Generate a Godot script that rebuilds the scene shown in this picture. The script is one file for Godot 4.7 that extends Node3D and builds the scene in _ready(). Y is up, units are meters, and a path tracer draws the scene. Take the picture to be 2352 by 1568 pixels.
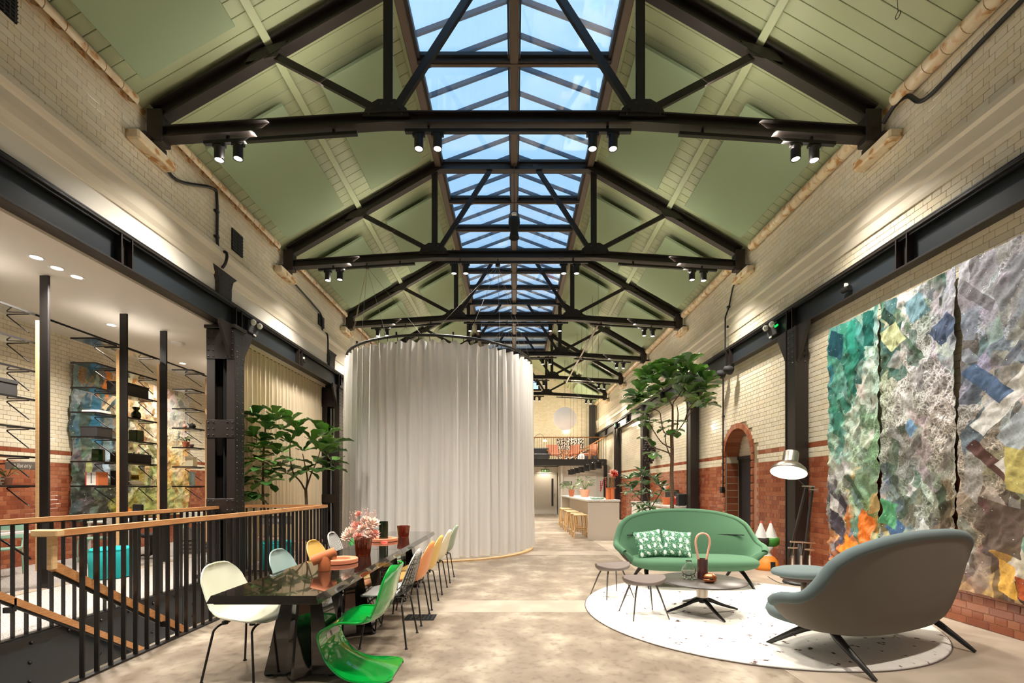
extends Node3D

const EYE := 1.42
const TRUSSES := [2.43, 5.83, 9.23, 12.63, 16.03, 19.43, 22.83]
const ORD := ["overhead", "first", "second", "third", "fourth", "fifth", "sixth"]
const SLOPE := 0.577
const WARM := Color(1, 0.965, 0.92)
var M := {}
var rng := RandomNumberGenerator.new()


func _ready():
	rng.seed = 7
	# camera: level, at eye height, lens shifted upwards
	var cam := Camera3D.new()
	cam.name = "camera"
	cam.set_frustum(0.05 * 1568.0 / 1050.0, Vector2(-5.0, 334.5) * 0.05 / 1050.0, 0.05, 200.0)
	cam.position = Vector3(0, EYE, 0)
	add_child(cam)
	cam.current = true
	# sky and exposure
	var we := WorldEnvironment.new()
	we.name = "environment"
	var env := Environment.new()
	env.background_mode = Environment.BG_SKY
	var skm := ProceduralSkyMaterial.new()
	skm.sky_top_color = Color(0.62, 0.80, 0.95)
	skm.sky_horizon_color = Color(0.74, 0.85, 0.96)
	skm.ground_bottom_color = Color(0.35, 0.36, 0.38)
	skm.ground_horizon_color = Color(0.6, 0.65, 0.7)
	skm.sky_energy_multiplier = 1.35
	var sky := Sky.new()
	sky.sky_material = skm
	env.sky = sky
	env.tonemap_mode = Environment.TONE_MAPPER_LINEAR
	env.tonemap_exposure = 1.02
	env.sdfgi_enabled = true
	env.ssao_enabled = true
	env.ssil_enabled = true
	we.environment = env
	add_child(we)
	# unseen uplights on the wall beams, placed to light cornices and roof (their strips are built with the beams)
	for s in [-1, 1]:
		for k in 5:
			area_light("unseen_uplight", Vector3(s * 4.60, 4.46, -(1.0 + k * 5.2)), Vector3(-s * 0.75, 1.0, 0), Vector2(0.08, 5.0), 0.15, WARM)
	# added fill lights above the tie beams to brighten roof and walls (their strips are built with the trusses)
	for d in TRUSSES:
		for s in [-1, 1]:
			area_light("tie_beam_fill_light", Vector3(s * 3.0, 6.13, -d), Vector3(s * 0.75, 1.0, 0), Vector2(2.4, 0.08), 1.7, WARM)
	# added fill lights above the shelving to brighten the library ceiling
	for d in [5.6, 8.2, 11.5]:
		area_light("shelf_fill_light", Vector3(-7.0, 3.93, -d), Vector3(0.0, 1.0, 0), Vector2(0.4, 1.4), 0.5, WARM)
	make_materials()
	floors()
	walls()
	ceilings()
	skylight()
	for i in TRUSSES.size():
		truss(i)
	beams_columns()
	library()
	far_end()
	dining()
	lounge()
	curtains()
	stairs()
	trees()
	bar_area()
	small_things()


func area_light(called, pos, towards, size, energy, col):
	var l := AreaLight3D.new()
	l.name = called
	l.area_size = size
	l.light_energy = energy
	l.light_color = col
	l.shadow_enabled = true
	l.set("area_range", 60.0)
	l.position = pos
	add_child(l, true)
	l.look_at_from_position(pos, pos + towards, Vector3(0, 0, 1))
	return l


func spot_light(par, called, pos, towards, ang, energy, col, size = 0.05, soft = 0.7):
	var l := SpotLight3D.new()
	l.name = called
	l.spot_angle = ang
	l.spot_angle_attenuation = soft
	l.spot_range = 60.0
	l.spot_attenuation = 2.0
	l.light_energy = energy
	l.light_color = col
	l.light_size = size
	l.shadow_enabled = true
	par.add_child(l, true)
	var up := Vector3(0, 0, 1) if absf(towards.normalized().y) > 0.9 else Vector3.UP
	l.transform = Transform3D(Basis.looking_at(towards, up), pos)
	return l


func omni(par, called, pos, energy, col, size = 0.06):
	var l := OmniLight3D.new()
	l.name = called
	l.omni_range = 60.0
	l.omni_attenuation = 2.0
	l.light_energy = energy
	l.light_color = col
	l.light_size = size
	l.shadow_enabled = true
	par.add_child(l, true)
	l.position = pos
	return l


# ---------------------------------------------------------------- materials
func noise_tex(seed_, freq, cols, offs, oct = 4, size = 512, type = FastNoiseLite.TYPE_SIMPLEX_SMOOTH, normal = false, bump = 2.0):
	var n := FastNoiseLite.new()
	n.seed = seed_
	n.frequency = freq
	n.noise_type = type
	n.fractal_octaves = oct
	var t := NoiseTexture2D.new()
	t.width = size
	t.height = size
	t.seamless = true
	t.noise = n
	if normal:
		t.as_normal_map = true
		t.bump_strength = bump
	elif cols:
		var g := Gradient.new()
		g.colors = PackedColorArray(cols)
		g.offsets = PackedFloat32Array(offs)
		t.color_ramp = g
	return t


func mat(key, col, rough = 0.5, metal = 0.0, spec = 0.5):
	var m := StandardMaterial3D.new()
	m.resource_name = key
	m.albedo_color = col
	m.roughness = rough
	m.metallic = metal
	m.metallic_specular = spec
	M[key] = m
	return m


func tri_tex(m, tex, scale, world = true):
	m.albedo_texture = tex
	m.uv1_triplanar = true
	m.uv1_world_triplanar = world
	m.uv1_scale = Vector3.ONE * scale
	return m


func bumpy(m, seed_, freq, scale_cm):
	m.heightmap_enabled = true
	m.heightmap_texture = noise_tex(seed_, freq, null, null, 4, 256)
	m.heightmap_scale = scale_cm
	return m


func make_materials():
	var conc = noise_tex(3, 0.006, [Color(0.48, 0.43, 0.375), Color(0.52, 0.47, 0.415), Color(0.56, 0.515, 0.455), Color(0.66, 0.62, 0.56)], [0.22, 0.45, 0.62, 0.9], 6, 1024)
	var conc2 = noise_tex(9, 0.03, [Color(0.88, 0.87, 0.86), Color(0.98, 0.98, 0.98), Color(1, 1, 1)], [0.2, 0.4, 0.8], 5, 1024)
	var m = tri_tex(mat("concrete", Color(0.98, 0.97, 0.95), 0.42), conc, 0.30)
	m.detail_enabled = true
	m.detail_blend_mode = BaseMaterial3D.BLEND_MODE_MUL
	m.detail_albedo = conc2
	m.detail_uv_layer = BaseMaterial3D.DETAIL_UV_1
	m = tri_tex(mat("screed", Color(1.0, 0.99, 0.97), 0.40), noise_tex(21, 0.008, [Color(0.60, 0.555, 0.50), Color(0.66, 0.615, 0.56)], [0.3, 0.7], 4, 512), 0.4)
	tri_tex(mat("terrazzo_floor", Color(1, 1, 1), 0.6), noise_tex(5, 0.12, [Color(0.30, 0.27, 0.25), Color(0.62, 0.59, 0.56), Color(0.80, 0.78, 0.76)], [0.25, 0.42, 0.7], 3, 512), 1.1)
	tri_tex(mat("terrazzo", Color(1, 1, 1), 0.3), noise_tex(6, 0.05, [Color(0.35, 0.22, 0.18), Color(0.45, 0.42, 0.38), Color(0.86, 0.84, 0.80), Color(0.86, 0.84, 0.80)], [0.2, 0.27, 0.33, 1.0], 2, 512), 1.5)
	mat("mortar", Color(0.58, 0.51, 0.40), 0.9)
	mat("mortar_red", Color(0.70, 0.52, 0.42), 0.9)
	for k in 5:
		mat("cream_%d" % k, [Color(0.88, 0.84, 0.74), Color(0.87, 0.83, 0.72), Color(0.885, 0.845, 0.755), Color(0.85, 0.81, 0.715), Color(0.87, 0.82, 0.705)][k], 0.16)
		mat("red_%d" % k, [Color(0.60, 0.345, 0.235), Color(0.62, 0.37, 0.25), Color(0.56, 0.305, 0.205), Color(0.64, 0.40, 0.285), Color(0.53, 0.28, 0.19)][k], 0.15)
	m = mat("brick_mass", Color.WHITE, 0.16)
	m.vertex_color_use_as_albedo = true
	mat("plaster", Color(0.88, 0.855, 0.80), 0.6)
	mat("white_paint", Color(0.87, 0.845, 0.80), 0.6)
	mat("cornice", Color(0.87, 0.83, 0.75), 0.4)
	for k in 4:
		mat("green_board_%d" % k, [Color(0.645, 0.675, 0.525), Color(0.655, 0.685, 0.535), Color(0.635, 0.665, 0.51), Color(0.66, 0.685, 0.54)][k], 0.5)
	mat("green_panel", Color(0.555, 0.62, 0.49), 0.85)
	mat("green_dark", Color(0.40, 0.48, 0.33), 0.7)
	tri_tex(mat("coping", Color(1, 1, 1), 0.3), noise_tex(31, 0.02, [Color(0.70, 0.50, 0.28), Color(0.86, 0.77, 0.62), Color(0.88, 0.82, 0.70)], [0.22, 0.36, 0.7], 4, 256), 0.9)
	m = mat("steel", Color(0.14, 0.115, 0.10), 0.38)
	bumpy(m, 44, 0.05, 0.05)
	m.uv1_triplanar = true
	m.uv1_world_triplanar = true
	mat("steel_blue", Color(0.13, 0.15, 0.165), 0.35)
	mat("black_metal", Color(0.085, 0.075, 0.07), 0.4)
	mat("black_matt", Color(0.10, 0.10, 0.10), 0.75)
	mat("black_gap", Color(0.03, 0.03, 0.03), 0.9)
	mat("charcoal", Color(0.17, 0.165, 0.165), 0.55)
	mat("skylight_frame", Color(0.36, 0.30, 0.25), 0.5)
	mat("skylight_dark", Color(0.17, 0.15, 0.14), 0.5)
	mat("glazing_bar", Color(0.27, 0.38, 0.47), 0.6)
	m = mat("glass", Color(0.8, 0.9, 1.0, 0.06), 0.03)
	m.transparency = BaseMaterial3D.TRANSPARENCY_ALPHA
	m = mat("roof_glass", Color(0.55, 0.72, 0.9, 0.10), 0.22)
	m.transparency = BaseMaterial3D.TRANSPARENCY_ALPHA
	m = mat("smoked_glass", Color(0.06, 0.055, 0.05, 0.55), 0.06)
	m.transparency = BaseMaterial3D.TRANSPARENCY_ALPHA
	tri_tex(mat("oak", Color(1, 1, 1), 0.45), wood(Color(0.70, 0.47, 0.28), Color(0.80, 0.58, 0.37)), 2.0, false)
	tri_tex(mat("pale_oak", Color(1, 1, 1), 0.5), wood(Color(0.80, 0.64, 0.44), Color(0.87, 0.73, 0.54)), 2.0, false)
	m = mat("lens", Color(1, 1, 1), 0.3)
	m.emission_enabled = true
	m.emission = Color(1, 0.97, 0.92)
	m.emission_energy_multiplier = 5.0
	m = mat("soft_glow", Color(1, 1, 1), 0.5)
	m.emission_enabled = true
	m.emission = Color(1, 0.93, 0.82)
	m.emission_energy_multiplier = 1.0
	m = mat("green_led", Color(0.1, 0.7, 0.35), 0.4)
	m.emission_enabled = true
	m.emission = Color(0.05, 0.75, 0.35)
	m.emission_energy_multiplier = 1.2
	m = mat("table_black", Color(0.10, 0.085, 0.075), 0.10)
	m.clearcoat_enabled = true
	m.clearcoat = 1.0
	m.clearcoat_roughness = 0.02
	mat("table_edge", Color(0.20, 0.17, 0.14), 0.3)
	for c in [["ivory", Color(0.86, 0.86, 0.77)], ["duck_blue", Color(0.60, 0.69, 0.67)], ["mustard", Color(0.88, 0.72, 0.38)], ["tangerine", Color(0.91, 0.57, 0.30)], ["parchment", Color(0.90, 0.86, 0.73)], ["celadon", Color(0.60, 0.67, 0.58)]]:
		m = mat(c[0], c[1], 0.28)
		m.clearcoat_enabled = true
		m.clearcoat = 0.4
	m = mat("gloss_green", Color(0.03, 0.60, 0.22), 0.08)
	m.clearcoat_enabled = true
	m.clearcoat = 1.0
	m.clearcoat_roughness = 0.03
	for c in [["sofa_green", Color(0.295, 0.425, 0.325)], ["sofa_grey", Color(0.42, 0.40, 0.365)], ["sofa_blue", Color(0.36, 0.405, 0.405)], ["sofa_shell", Color(0.28, 0.23, 0.21)], ["teal", Color(0.16, 0.66, 0.66)]]:
		m = mat(c[0], c[1], 0.95, 0.0, 0.25)
		m.rim_enabled = true
		m.rim = 0.4
		m.rim_tint = 0.6
		bumpy(m, 60, 0.2, 0.04)
		m.uv1_triplanar = true
		m.uv1_scale = Vector3.ONE * 6.0
	mat("stool_seat", Color(0.40, 0.35, 0.325), 0.55)
	mat("stool_leg", Color(0.30, 0.265, 0.24), 0.4)
	m = tri_tex(mat("rug", Color(1, 1, 1), 1.0, 0.0, 0.1), noise_tex(71, 0.012, [Color(0.30, 0.23, 0.22), Color(0.62, 0.55, 0.52), Color(0.90, 0.88, 0.84), Color(0.92, 0.90, 0.87)], [0.15, 0.185, 0.215, 1.0], 6, 1024), 0.55)
	bumpy(m, 72, 0.25, 0.5)
	mat("rug_edge", Color(0.45, 0.40, 0.36), 1.0)
	tri_tex(mat("dark_wood", Color(1, 1, 1), 0.4), wood(Color(0.20, 0.17, 0.15), Color(0.30, 0.265, 0.235)), 3.0, false)
	mat("brushed", Color(0.66, 0.62, 0.57), 0.32, 1.0)
	mat("chrome", Color(0.8, 0.78, 0.76), 0.15, 1.0)
	mat("terracotta", Color(0.84, 0.50, 0.36), 0.65)
	mat("clay_orange", Color(0.80, 0.44, 0.25), 0.65)
	mat("pink_clay", Color(0.86, 0.66, 0.57), 0.7)
	mat("coral", Color(0.90, 0.27, 0.20), 0.35)
	m = mat("amber_glass", Color(0.62, 0.22, 0.05, 0.25), 0.03)
	m.refraction_enabled = true
	m.refraction_scale = 0.05
	m = mat("green_glass", Color(0.12, 0.22, 0.10, 0.3), 0.04)
	m.refraction_enabled = true
	m.refraction_scale = 0.05
	m = mat("clear_glass", Color(0.95, 0.97, 0.95, 0.02), 0.02)
	m.refraction_enabled = true
	m.refraction_scale = 0.05
	m = mat("oxblood", Color(0.25, 0.07, 0.05), 0.08)
	m.clearcoat_enabled = true
	m.clearcoat = 1.0
	mat("blush", Color(0.90, 0.66, 0.56), 0.55)
	mat("copper", Color(0.85, 0.52, 0.34), 0.28, 1.0)
	m = mat("satin", Color(0.90, 0.885, 0.865), 0.36, 0.15)
	m.backlight_enabled = true
	m.backlight = Color(0.35, 0.34, 0.32)
	m = mat("cream_cloth", Color(0.87, 0.81, 0.70), 0.9, 0.0, 0.2)
	m.backlight_enabled = true
	m.backlight = Color(0.4, 0.36, 0.29)
	mat("leaf_0", Color(0.33, 0.50, 0.22), 0.26).backlight_enabled = true
	mat("leaf_1", Color(0.43, 0.60, 0.28), 0.32).backlight_enabled = true
	mat("leaf_2", Color(0.24, 0.40, 0.18), 0.28).backlight_enabled = true
	mat("leaf_3", Color(0.50, 0.63, 0.49), 0.30).backlight_enabled = true
	for k in 4:
		M["leaf_%d" % k].backlight = Color(0.14, 0.22, 0.06)
	tri_tex(mat("bark", Color(1, 1, 1), 0.85), noise_tex(81, 0.06, [Color(0.32, 0.24, 0.18), Color(0.52, 0.42, 0.33)], [0.3, 0.7], 4, 256), 3.0)
	mat("soil", Color(0.16, 0.12, 0.09), 0.95)
	mat("petal_pink", Color(0.93, 0.68, 0.62), 0.7)
	mat("petal_pale", Color(0.96, 0.87, 0.81), 0.7)
	mat("petal_red", Color(0.62, 0.12, 0.18), 0.7)
	mat("stem", Color(0.42, 0.50, 0.22), 0.6)
	mat("white", Color(0.90, 0.89, 0.86), 0.5)
	mat("paper", Color(0.93, 0.91, 0.87), 0.8)
	mat("bar_front", Color(0.78, 0.74, 0.68), 0.35)
	mat("door_white", Color(0.84, 0.815, 0.77), 0.55)
	mat("grey_sign", Color(0.50, 0.48, 0.45), 0.5)
	mat("mint", Color(0.55, 0.70, 0.62), 0.5)
	mat("yellow", Color(0.90, 0.70, 0.15), 0.5)
	mat("orange", Color(0.93, 0.55, 0.18), 0.5)
	mat("toy_green", Color(0.25, 0.55, 0.18), 0.5)
	mat("red", Color(0.80, 0.16, 0.14), 0.4)
	mat("blue_grey_panel", Color(0.145, 0.16, 0.175), 0.35)
	mat("brown_leather", Color(0.64, 0.40, 0.29), 0.55)
	mat("pine", Color(0.20, 0.16, 0.14), 0.7)
	m = mat("paper_globe", Color(0.95, 0.93, 0.90), 0.8)
	m.emission_enabled = true
	m.emission = Color(1, 0.93, 0.88)
	m.emission_energy_multiplier = 0.35


func wood(a, b):
	var im := Image.create(256, 256, false, Image.FORMAT_RGB8)
	var n := FastNoiseLite.new()
	n.seed = 12
	n.frequency = 0.02
	for y in 256:
		for x in 256:
			var v = 0.5 + 0.5 * sin((n.get_noise_2d(x * 0.35, y * 3.0) * 6.0 + y * 0.4))
			im.set_pixel(x, y, a.lerp(b, clampf(v * 0.7 + 0.3 * n.get_noise_2d(x * 2.0, y * 14.0) + 0.15, 0, 1)))
	return ImageTexture.create_from_image(im)


# ---------------------------------------------------------------- shapes
func V(x, y, d):
	return Vector3(x, y, -d)


func S():
	var s := SurfaceTool.new()
	s.begin(Mesh.PRIMITIVE_TRIANGLES)
	s.set_uv(Vector2.ZERO)
	s.set_smooth_group(-1)
	return s


func obj(called, s, m, par = self, kind = ""):
	s.generate_normals()
	return inst(called, s.commit(), m, par, kind)


func inst(called, mesh, m, par = self, kind = ""):
	var o := MeshInstance3D.new()
	o.name = called
	o.mesh = mesh
	o.material_override = M[m] if m is String else m
	par.add_child(o, true)
	if kind:
		o.set_meta("kind", kind)
	return o


func node(called, par = self, pos = Vector3.ZERO, turn = 0.0):
	var o := Node3D.new()
	o.name = called
	par.add_child(o, true)
	o.position = pos
	o.rotation.y = turn
	return o


func tag(o, label, category, group = ""):
	o.set_meta("label", label)
	o.set_meta("category", category)
	if group:
		o.set_meta("group", group)
	return o


func thing(called, label, category, pos = Vector3.ZERO, turn = 0.0, group = ""):
	return tag(node(called, self, pos, turn), label, category, group)


func struct(called, label = "", category = ""):
	var o = node(called)
	o.set_meta("kind", "structure")
	if label:
		tag(o, label, category)
	return o


func dup(o, label, pos, turn = 0.0, group = ""):
	var c = o.duplicate()
	c.name = String(o.name)
	add_child(c, true)
	c.position = pos
	c.rotation.y = turn
	c.set_meta("label", label)
	if group:
		c.set_meta("group", group)
	return c


func quad(s, a, b, c, d):
	for p in [a, c, b, a, d, c]:
		s.add_vertex(p)


func fq(s, a, b, c, d, o):
	if (b - a).cross(d - a).dot((a + b + c + d) * 0.25 - o) < 0.0:
		quad(s, a, d, c, b)
	else:
		quad(s, a, b, c, d)


func ft(s, a, b, c, o):
	if (b - a).cross(c - a).dot((a + b + c) / 3.0 - o) > 0.0:
		for p in [a, c, b]:
			s.add_vertex(p)
	else:
		for p in [a, b, c]:
			s.add_vertex(p)


# eight corners: bottom ring a0..a3, top ring b0..b3
func hexa(s, a, b):
	s.set_smooth_group(-1)
	var o = Vector3.ZERO
	for k in 4:
		o += (a[k] + b[k]) * 0.125
	fq(s, a[0], a[1], a[2], a[3], o)
	fq(s, b[0], b[1], b[2], b[3], o)
	for k in 4:
		var j = (k + 1) % 4
		fq(s, a[k], a[j], b[j], b[k], o)


func box(s, c, z, b = Basis(), r = 0.0):
	s.set_smooth_group(-1)
	var h = z * 0.5
	if r <= 0.0:
		var lo = []
		var hi = []
		for p in [[-1, -1], [1, -1], [1, 1], [-1, 1]]:
			lo.append(c + b * Vector3(p[0] * h.x, -h.y, p[1] * h.z))
			hi.append(c + b * Vector3(p[0] * h.x, h.y, p[1] * h.z))
		hexa(s, lo, hi)
		return
	for i in 3:
		var j = (i + 1) % 3
		var k = (i + 2) % 3
		for si in [-1, 1]:
			var q = []
			for p in [[-1, -1], [1, -1], [1, 1], [-1, 1]]:
				var v = Vector3.ZERO
				v[i] = si * h[i]
				v[j] = p[0] * (h[j] - r)
				v[k] = p[1] * (h[k] - r)
				q.append(c + b * v)
			fq(s, q[0], q[1], q[2], q[3], c)
			for sj in [-1, 1]:
				var e = []
				for p in [[0, -1], [0, 1], [1, 1], [1, -1]]:
					var v = Vector3.ZERO
					v[i] = si * (h[i] - r * p[0])
					v[j] = sj * (h[j] - r * (1 - p[0]))
					v[k] = p[1] * (h[k] - r)
					e.append(c + b * v)
				fq(s, e[0], e[1], e[2], e[3], c)
	for x in [-1, 1]:
		for y in [-1, 1]:
			for w in [-1, 1]:
				ft(s, c + b * Vector3(x * h.x, y * (h.y - r), w * (h.z - r)), c + b * Vector3(x * (h.x - r), y * h.y, w * (h.z - r)), c + b * Vector3(x * (h.x - r), y * (h.y - r), w * h.z), c)


# a box between two points: w across (horizontal or given side), h along up
func bar(s, a, b, w, h, up = Vector3.UP):
	var d = (b - a).normalized()
	var x = up.cross(d)
	x = x.normalized() if x.length() > 0.01 else Vector3.RIGHT
	var y = d.cross(x)
	box(s, (a + b) * 0.5, Vector3(w, h, a.distance_to(b)), Basis(x, y, d))


func b_box(called, c, z, m, par = self, r = 0.0, b = Basis()):
	var s = S()
	box(s, c, z, b, r)
	return obj(called, s, m, par)


func b_bar(called, a, b, w, h, m, par = self, up = Vector3.UP):
	var s = S()
	bar(s, a, b, w, h, up)
	return obj(called, s, m, par)


func tube(s, pts, r, n = 8, caps = true):
	var rings = []
	var up = Vector3.UP
	for i in pts.size():
		var d = (pts[mini(i + 1, pts.size() - 1)] - pts[maxi(i - 1, 0)]).normalized()
		if i == 0 and absf(d.dot(up)) > 0.95:
			up = Vector3.RIGHT
		var x = up.cross(d).normalized()
		var y = d.cross(x)
		up = y
		var ring = []
		var rr = r[i] if r is Array else r
		for k in n:
			var t = TAU * k / n
			ring.append(pts[i] + (x * cos(t) + y * sin(t)) * rr)
		rings.append(ring)
	s.set_smooth_group(1)
	for i in pts.size() - 1:
		for k in n:
			var j = (k + 1) % n
			quad(s, rings[i][k], rings[i][j], rings[i + 1][j], rings[i + 1][k])
	if caps:
		s.set_smooth_group(-1)
		for e in [0, pts.size() - 1]:
			for k in range(1, n - 1):
				var t = [rings[e][0], rings[e][k], rings[e][k + 1]]
				if e == 0:
					t.reverse()
				for p in [t[0], t[2], t[1]]:
					s.add_vertex(p)


func b_tube(called, pts, r, m, par = self, n = 8):
	var s = S()
	tube(s, pts, r, n)
	return obj(called, s, m, par)


func smooth_path(pts, per = 6):
	var c := Curve3D.new()
	for i in pts.size():
		var t = (pts[mini(i + 1, pts.size() - 1)] - pts[maxi(i - 1, 0)]) / 6.0
		c.add_point(pts[i], -t, t)
	var out = []
	for i in pts.size() - 1:
		for k in per:
			out.append(c.sample(i, float(k) / per))
	out.append(pts[-1])
	return out


# profile of Vector2(radius, height), bottom to top on the outside
func lathe(s, prof, n = 24, xf = Transform3D(), sharp = false):
	for i in prof.size() - 1:
		s.set_smooth_group(i + 2 if sharp else 2)
		for k in n:
			var a = TAU * k / n
			var b = TAU * (k + 1) / n
			var p = []
			for q in [[i, a], [i, b], [i + 1, b], [i + 1, a]]:
				var v = prof[q[0]]
				p.append(xf * Vector3(v.x * cos(q[1]), v.y, -v.x * sin(q[1])))
			if prof[i].x < 1e-5:
				for z in [p[0], p[3], p[2]]:
					s.add_vertex(z)
			elif prof[i + 1].x < 1e-5:
				for z in [p[0], p[2], p[1]]:
					s.add_vertex(z)
			else:
				quad(s, p[0], p[1], p[2], p[3])
	s.set_smooth_group(-1)


func b_lathe(called, prof, m, par = self, pos = Vector3.ZERO, n = 24, sharp = false):
	var s = S()
	lathe(s, prof, n, Transform3D(Basis(), pos), sharp)
	return obj(called, s, m, par)


func v2(a):
	var out = []
	for i in range(0, a.size(), 2):
		out.append(Vector2(a[i], a[i + 1]))
	return out


# grid[v][u]; front towards u x v
func sheet(s, g, flip = false, group = 5):
	s.set_smooth_group(group)
	var nv = g.size() - 1
	for i in nv:
		var nu = g[i].size() - 1
		for j in nu:
			var q = [[i, j], [i, j + 1], [i + 1, j + 1], [i, j], [i + 1, j + 1], [i + 1, j]]
			if not flip:
				q = [q[0], q[2], q[1], q[3], q[5], q[4]]
			for t in q:
				s.set_uv(Vector2(float(t[1]) / nu, 1.0 - float(t[0]) / nv))
				s.add_vertex(g[t[0]][t[1]])
	s.set_uv(Vector2.ZERO)
	s.set_smooth_group(-1)


func shell(s, g, t):
	var back = []
	var nv = g.size()
	var nu = g[0].size()
	for i in nv:
		var row = []
		for j in nu:
			var du = g[i][mini(j + 1, nu - 1)] - g[i][maxi(j - 1, 0)]
			var dv = g[mini(i + 1, nv - 1)][j] - g[maxi(i - 1, 0)][j]
			row.append(g[i][j] - du.cross(dv).normalized() * t)
		back.append(row)
	sheet(s, g, false, 5)
	sheet(s, back, true, 6)
	s.set_smooth_group(-1)
	for i in nv - 1:
		quad(s, back[i][0], g[i][0], g[i + 1][0], back[i + 1][0])
		quad(s, g[i][nu - 1], back[i][nu - 1], back[i + 1][nu - 1], g[i + 1][nu - 1])
	for j in nu - 1:
		quad(s, back[0][j], back[0][j + 1], g[0][j + 1], g[0][j])
		quad(s, g[nv - 1][j], g[nv - 1][j + 1], back[nv - 1][j + 1], back[nv - 1][j])


# polygon in the xy plane of xf, extruded along its z from 0 to depth
func prism(s, poly, depth, xf = Transform3D()):
	s.set_smooth_group(-1)
	var p := PackedVector2Array(poly)
	if Geometry2D.is_polygon_clockwise(p):
		p.reverse()
	var idx = Geometry2D.triangulate_polygon(p)
	var mid = 0.5 * depth
	for f in [0.0, depth]:
		for i in range(0, idx.size(), 3):
			var t = [p[idx[i]], p[idx[i + 1]], p[idx[i + 2]]]
			var w = []
			for v in t:
				w.append(xf * Vector3(v.x, v.y, f))
			var c = (w[0] + w[1] + w[2]) / 3.0
			ft(s, w[0], w[1], w[2], c - xf.basis.z * (f - mid))
	for i in p.size():
		var j = (i + 1) % p.size()
		var a = xf * Vector3(p[i].x, p[i].y, 0)
		var b = xf * Vector3(p[j].x, p[j].y, 0)
		var a2 = xf * Vector3(p[i].x, p[i].y, depth)
		var b2 = xf * Vector3(p[j].x, p[j].y, depth)
		var out = xf.basis * Vector3(p[j].y - p[i].y, p[i].x - p[j].x, 0)
		fq(s, a, b, b2, a2, (a + b2) * 0.5 - out)


func b_prism(called, poly, depth, m, par = self, xf = Transform3D()):
	var s = S()
	prism(s, poly, depth, xf)
	return obj(called, s, m, par)


# profile in (x, y) extruded along the hall from depth d0 to d1
func along(s, poly, d0, d1):
	prism(s, poly, d1 - d0, Transform3D(Basis(Vector3.RIGHT, Vector3.UP, Vector3.FORWARD), Vector3(0, 0, -d0)))


func b_along(called, poly, d0, d1, m, par = self):
	var s = S()
	along(s, poly, d0, d1)
	return obj(called, s, m, par)


func multi(called, mesh, m, xfs, cols, par, kind = "stuff"):
	if xfs.is_empty():
		return
	var mm := MultiMesh.new()
	mm.transform_format = MultiMesh.TRANSFORM_3D
	mm.use_colors = cols != null
	mm.mesh = mesh
	mm.instance_count = xfs.size()
	for i in xfs.size():
		mm.set_instance_transform(i, xfs[i])
		if cols != null:
			mm.set_instance_color(i, cols[i])
	var o := MultiMeshInstance3D.new()
	o.name = called
	o.multimesh = mm
	o.material_override = M[m] if m is String else m
	par.add_child(o, true)
	o.set_meta("kind", kind)
	return o


func px_of(p):
	var d = -p.z
	if d < 0.3:
		return Vector2(-1e4, -1e4)
	return Vector2(1181 + 1050 * p.x / d, 1118.5 - 1050 * (p.y - EYE) / d)


func unit_mesh(r = 0.0):
	var s = S()
	box(s, Vector3.ZERO, Vector3.ONE, Basis(), r)
	s.generate_normals()
	return s.commit()


func dome_mesh(n = 8):
	var s = S()
	lathe(s, v2([1, 0, 0.92, 0.4, 0.6, 0.78, 0, 0.95]), n)
	s.generate_normals()
	return s.commit()


# ---------------------------------------------------------------- room
func floors():
	var f = struct("floor")
	# hall floor, cast in bays with paler strips between the columns; a paler margin runs along the tiled wall
	var cuts = [-5.0, 0.80, 1.35, 5.20, 5.75, 9.60, 10.15, 14.0, 14.55, 18.4, 18.95, 27.0]
	for i in cuts.size() - 1:
		var strip = i % 2 == 1
		var d0 = cuts[i]
		var d1 = cuts[i + 1]
		var x0 = -3.25
		for part in [[x0, 2.1], [2.1, 4.95]]:
			var sm = "screed" if strip or part[0] > 0 else "concrete"
			b_box("slab", V((part[0] + part[1]) * 0.5, -0.15, (d0 + d1) * 0.5), Vector3(part[1] - part[0] - 0.004, 0.3, d1 - d0 - 0.004), sm, f)
	b_box("slab", V(-4.0, -0.15, -1.3), Vector3(1.496, 0.3, 7.4), "concrete", f)
	b_box("slab", V(-4.0, -0.15, 17.4), Vector3(1.496, 0.3, 19.3), "concrete", f)
	b_box("terrazzo_slab", V(-6.9, -0.15, 6.0), Vector3(4.38, 0.3, 22.0), "terrazzo_floor", f)
	b_box("subfloor", V(0, -0.36, 20.0), Vector3(18, 0.1, 24.0), "mortar", f)
	# narrow service channel in the library floor, covered by pale stone
	b_box("channel_cover", V(-6.6, 0.002, 6.0), Vector3(0.16, 0.012, 20.0), "screed", f)
	var g = thing("floor_grille", "small dark cast iron grille set in the concrete beside the dining chairs", "floor grille", V(-1.02, 0.0, 4.98))
	b_box("frame", Vector3(0, 0.003, 0), Vector3(0.32, 0.006, 0.22), "black_gap", g)
	for k in 7:
		b_box("bar", Vector3(-0.135 + k * 0.045, 0.006, 0), Vector3(0.014, 0.008, 0.20), "charcoal", g)
	for k in 3:
		b_box("bar", Vector3(0, 0.006, -0.06 + k * 0.06), Vector3(0.30, 0.008, 0.012), "charcoal", g)


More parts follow.
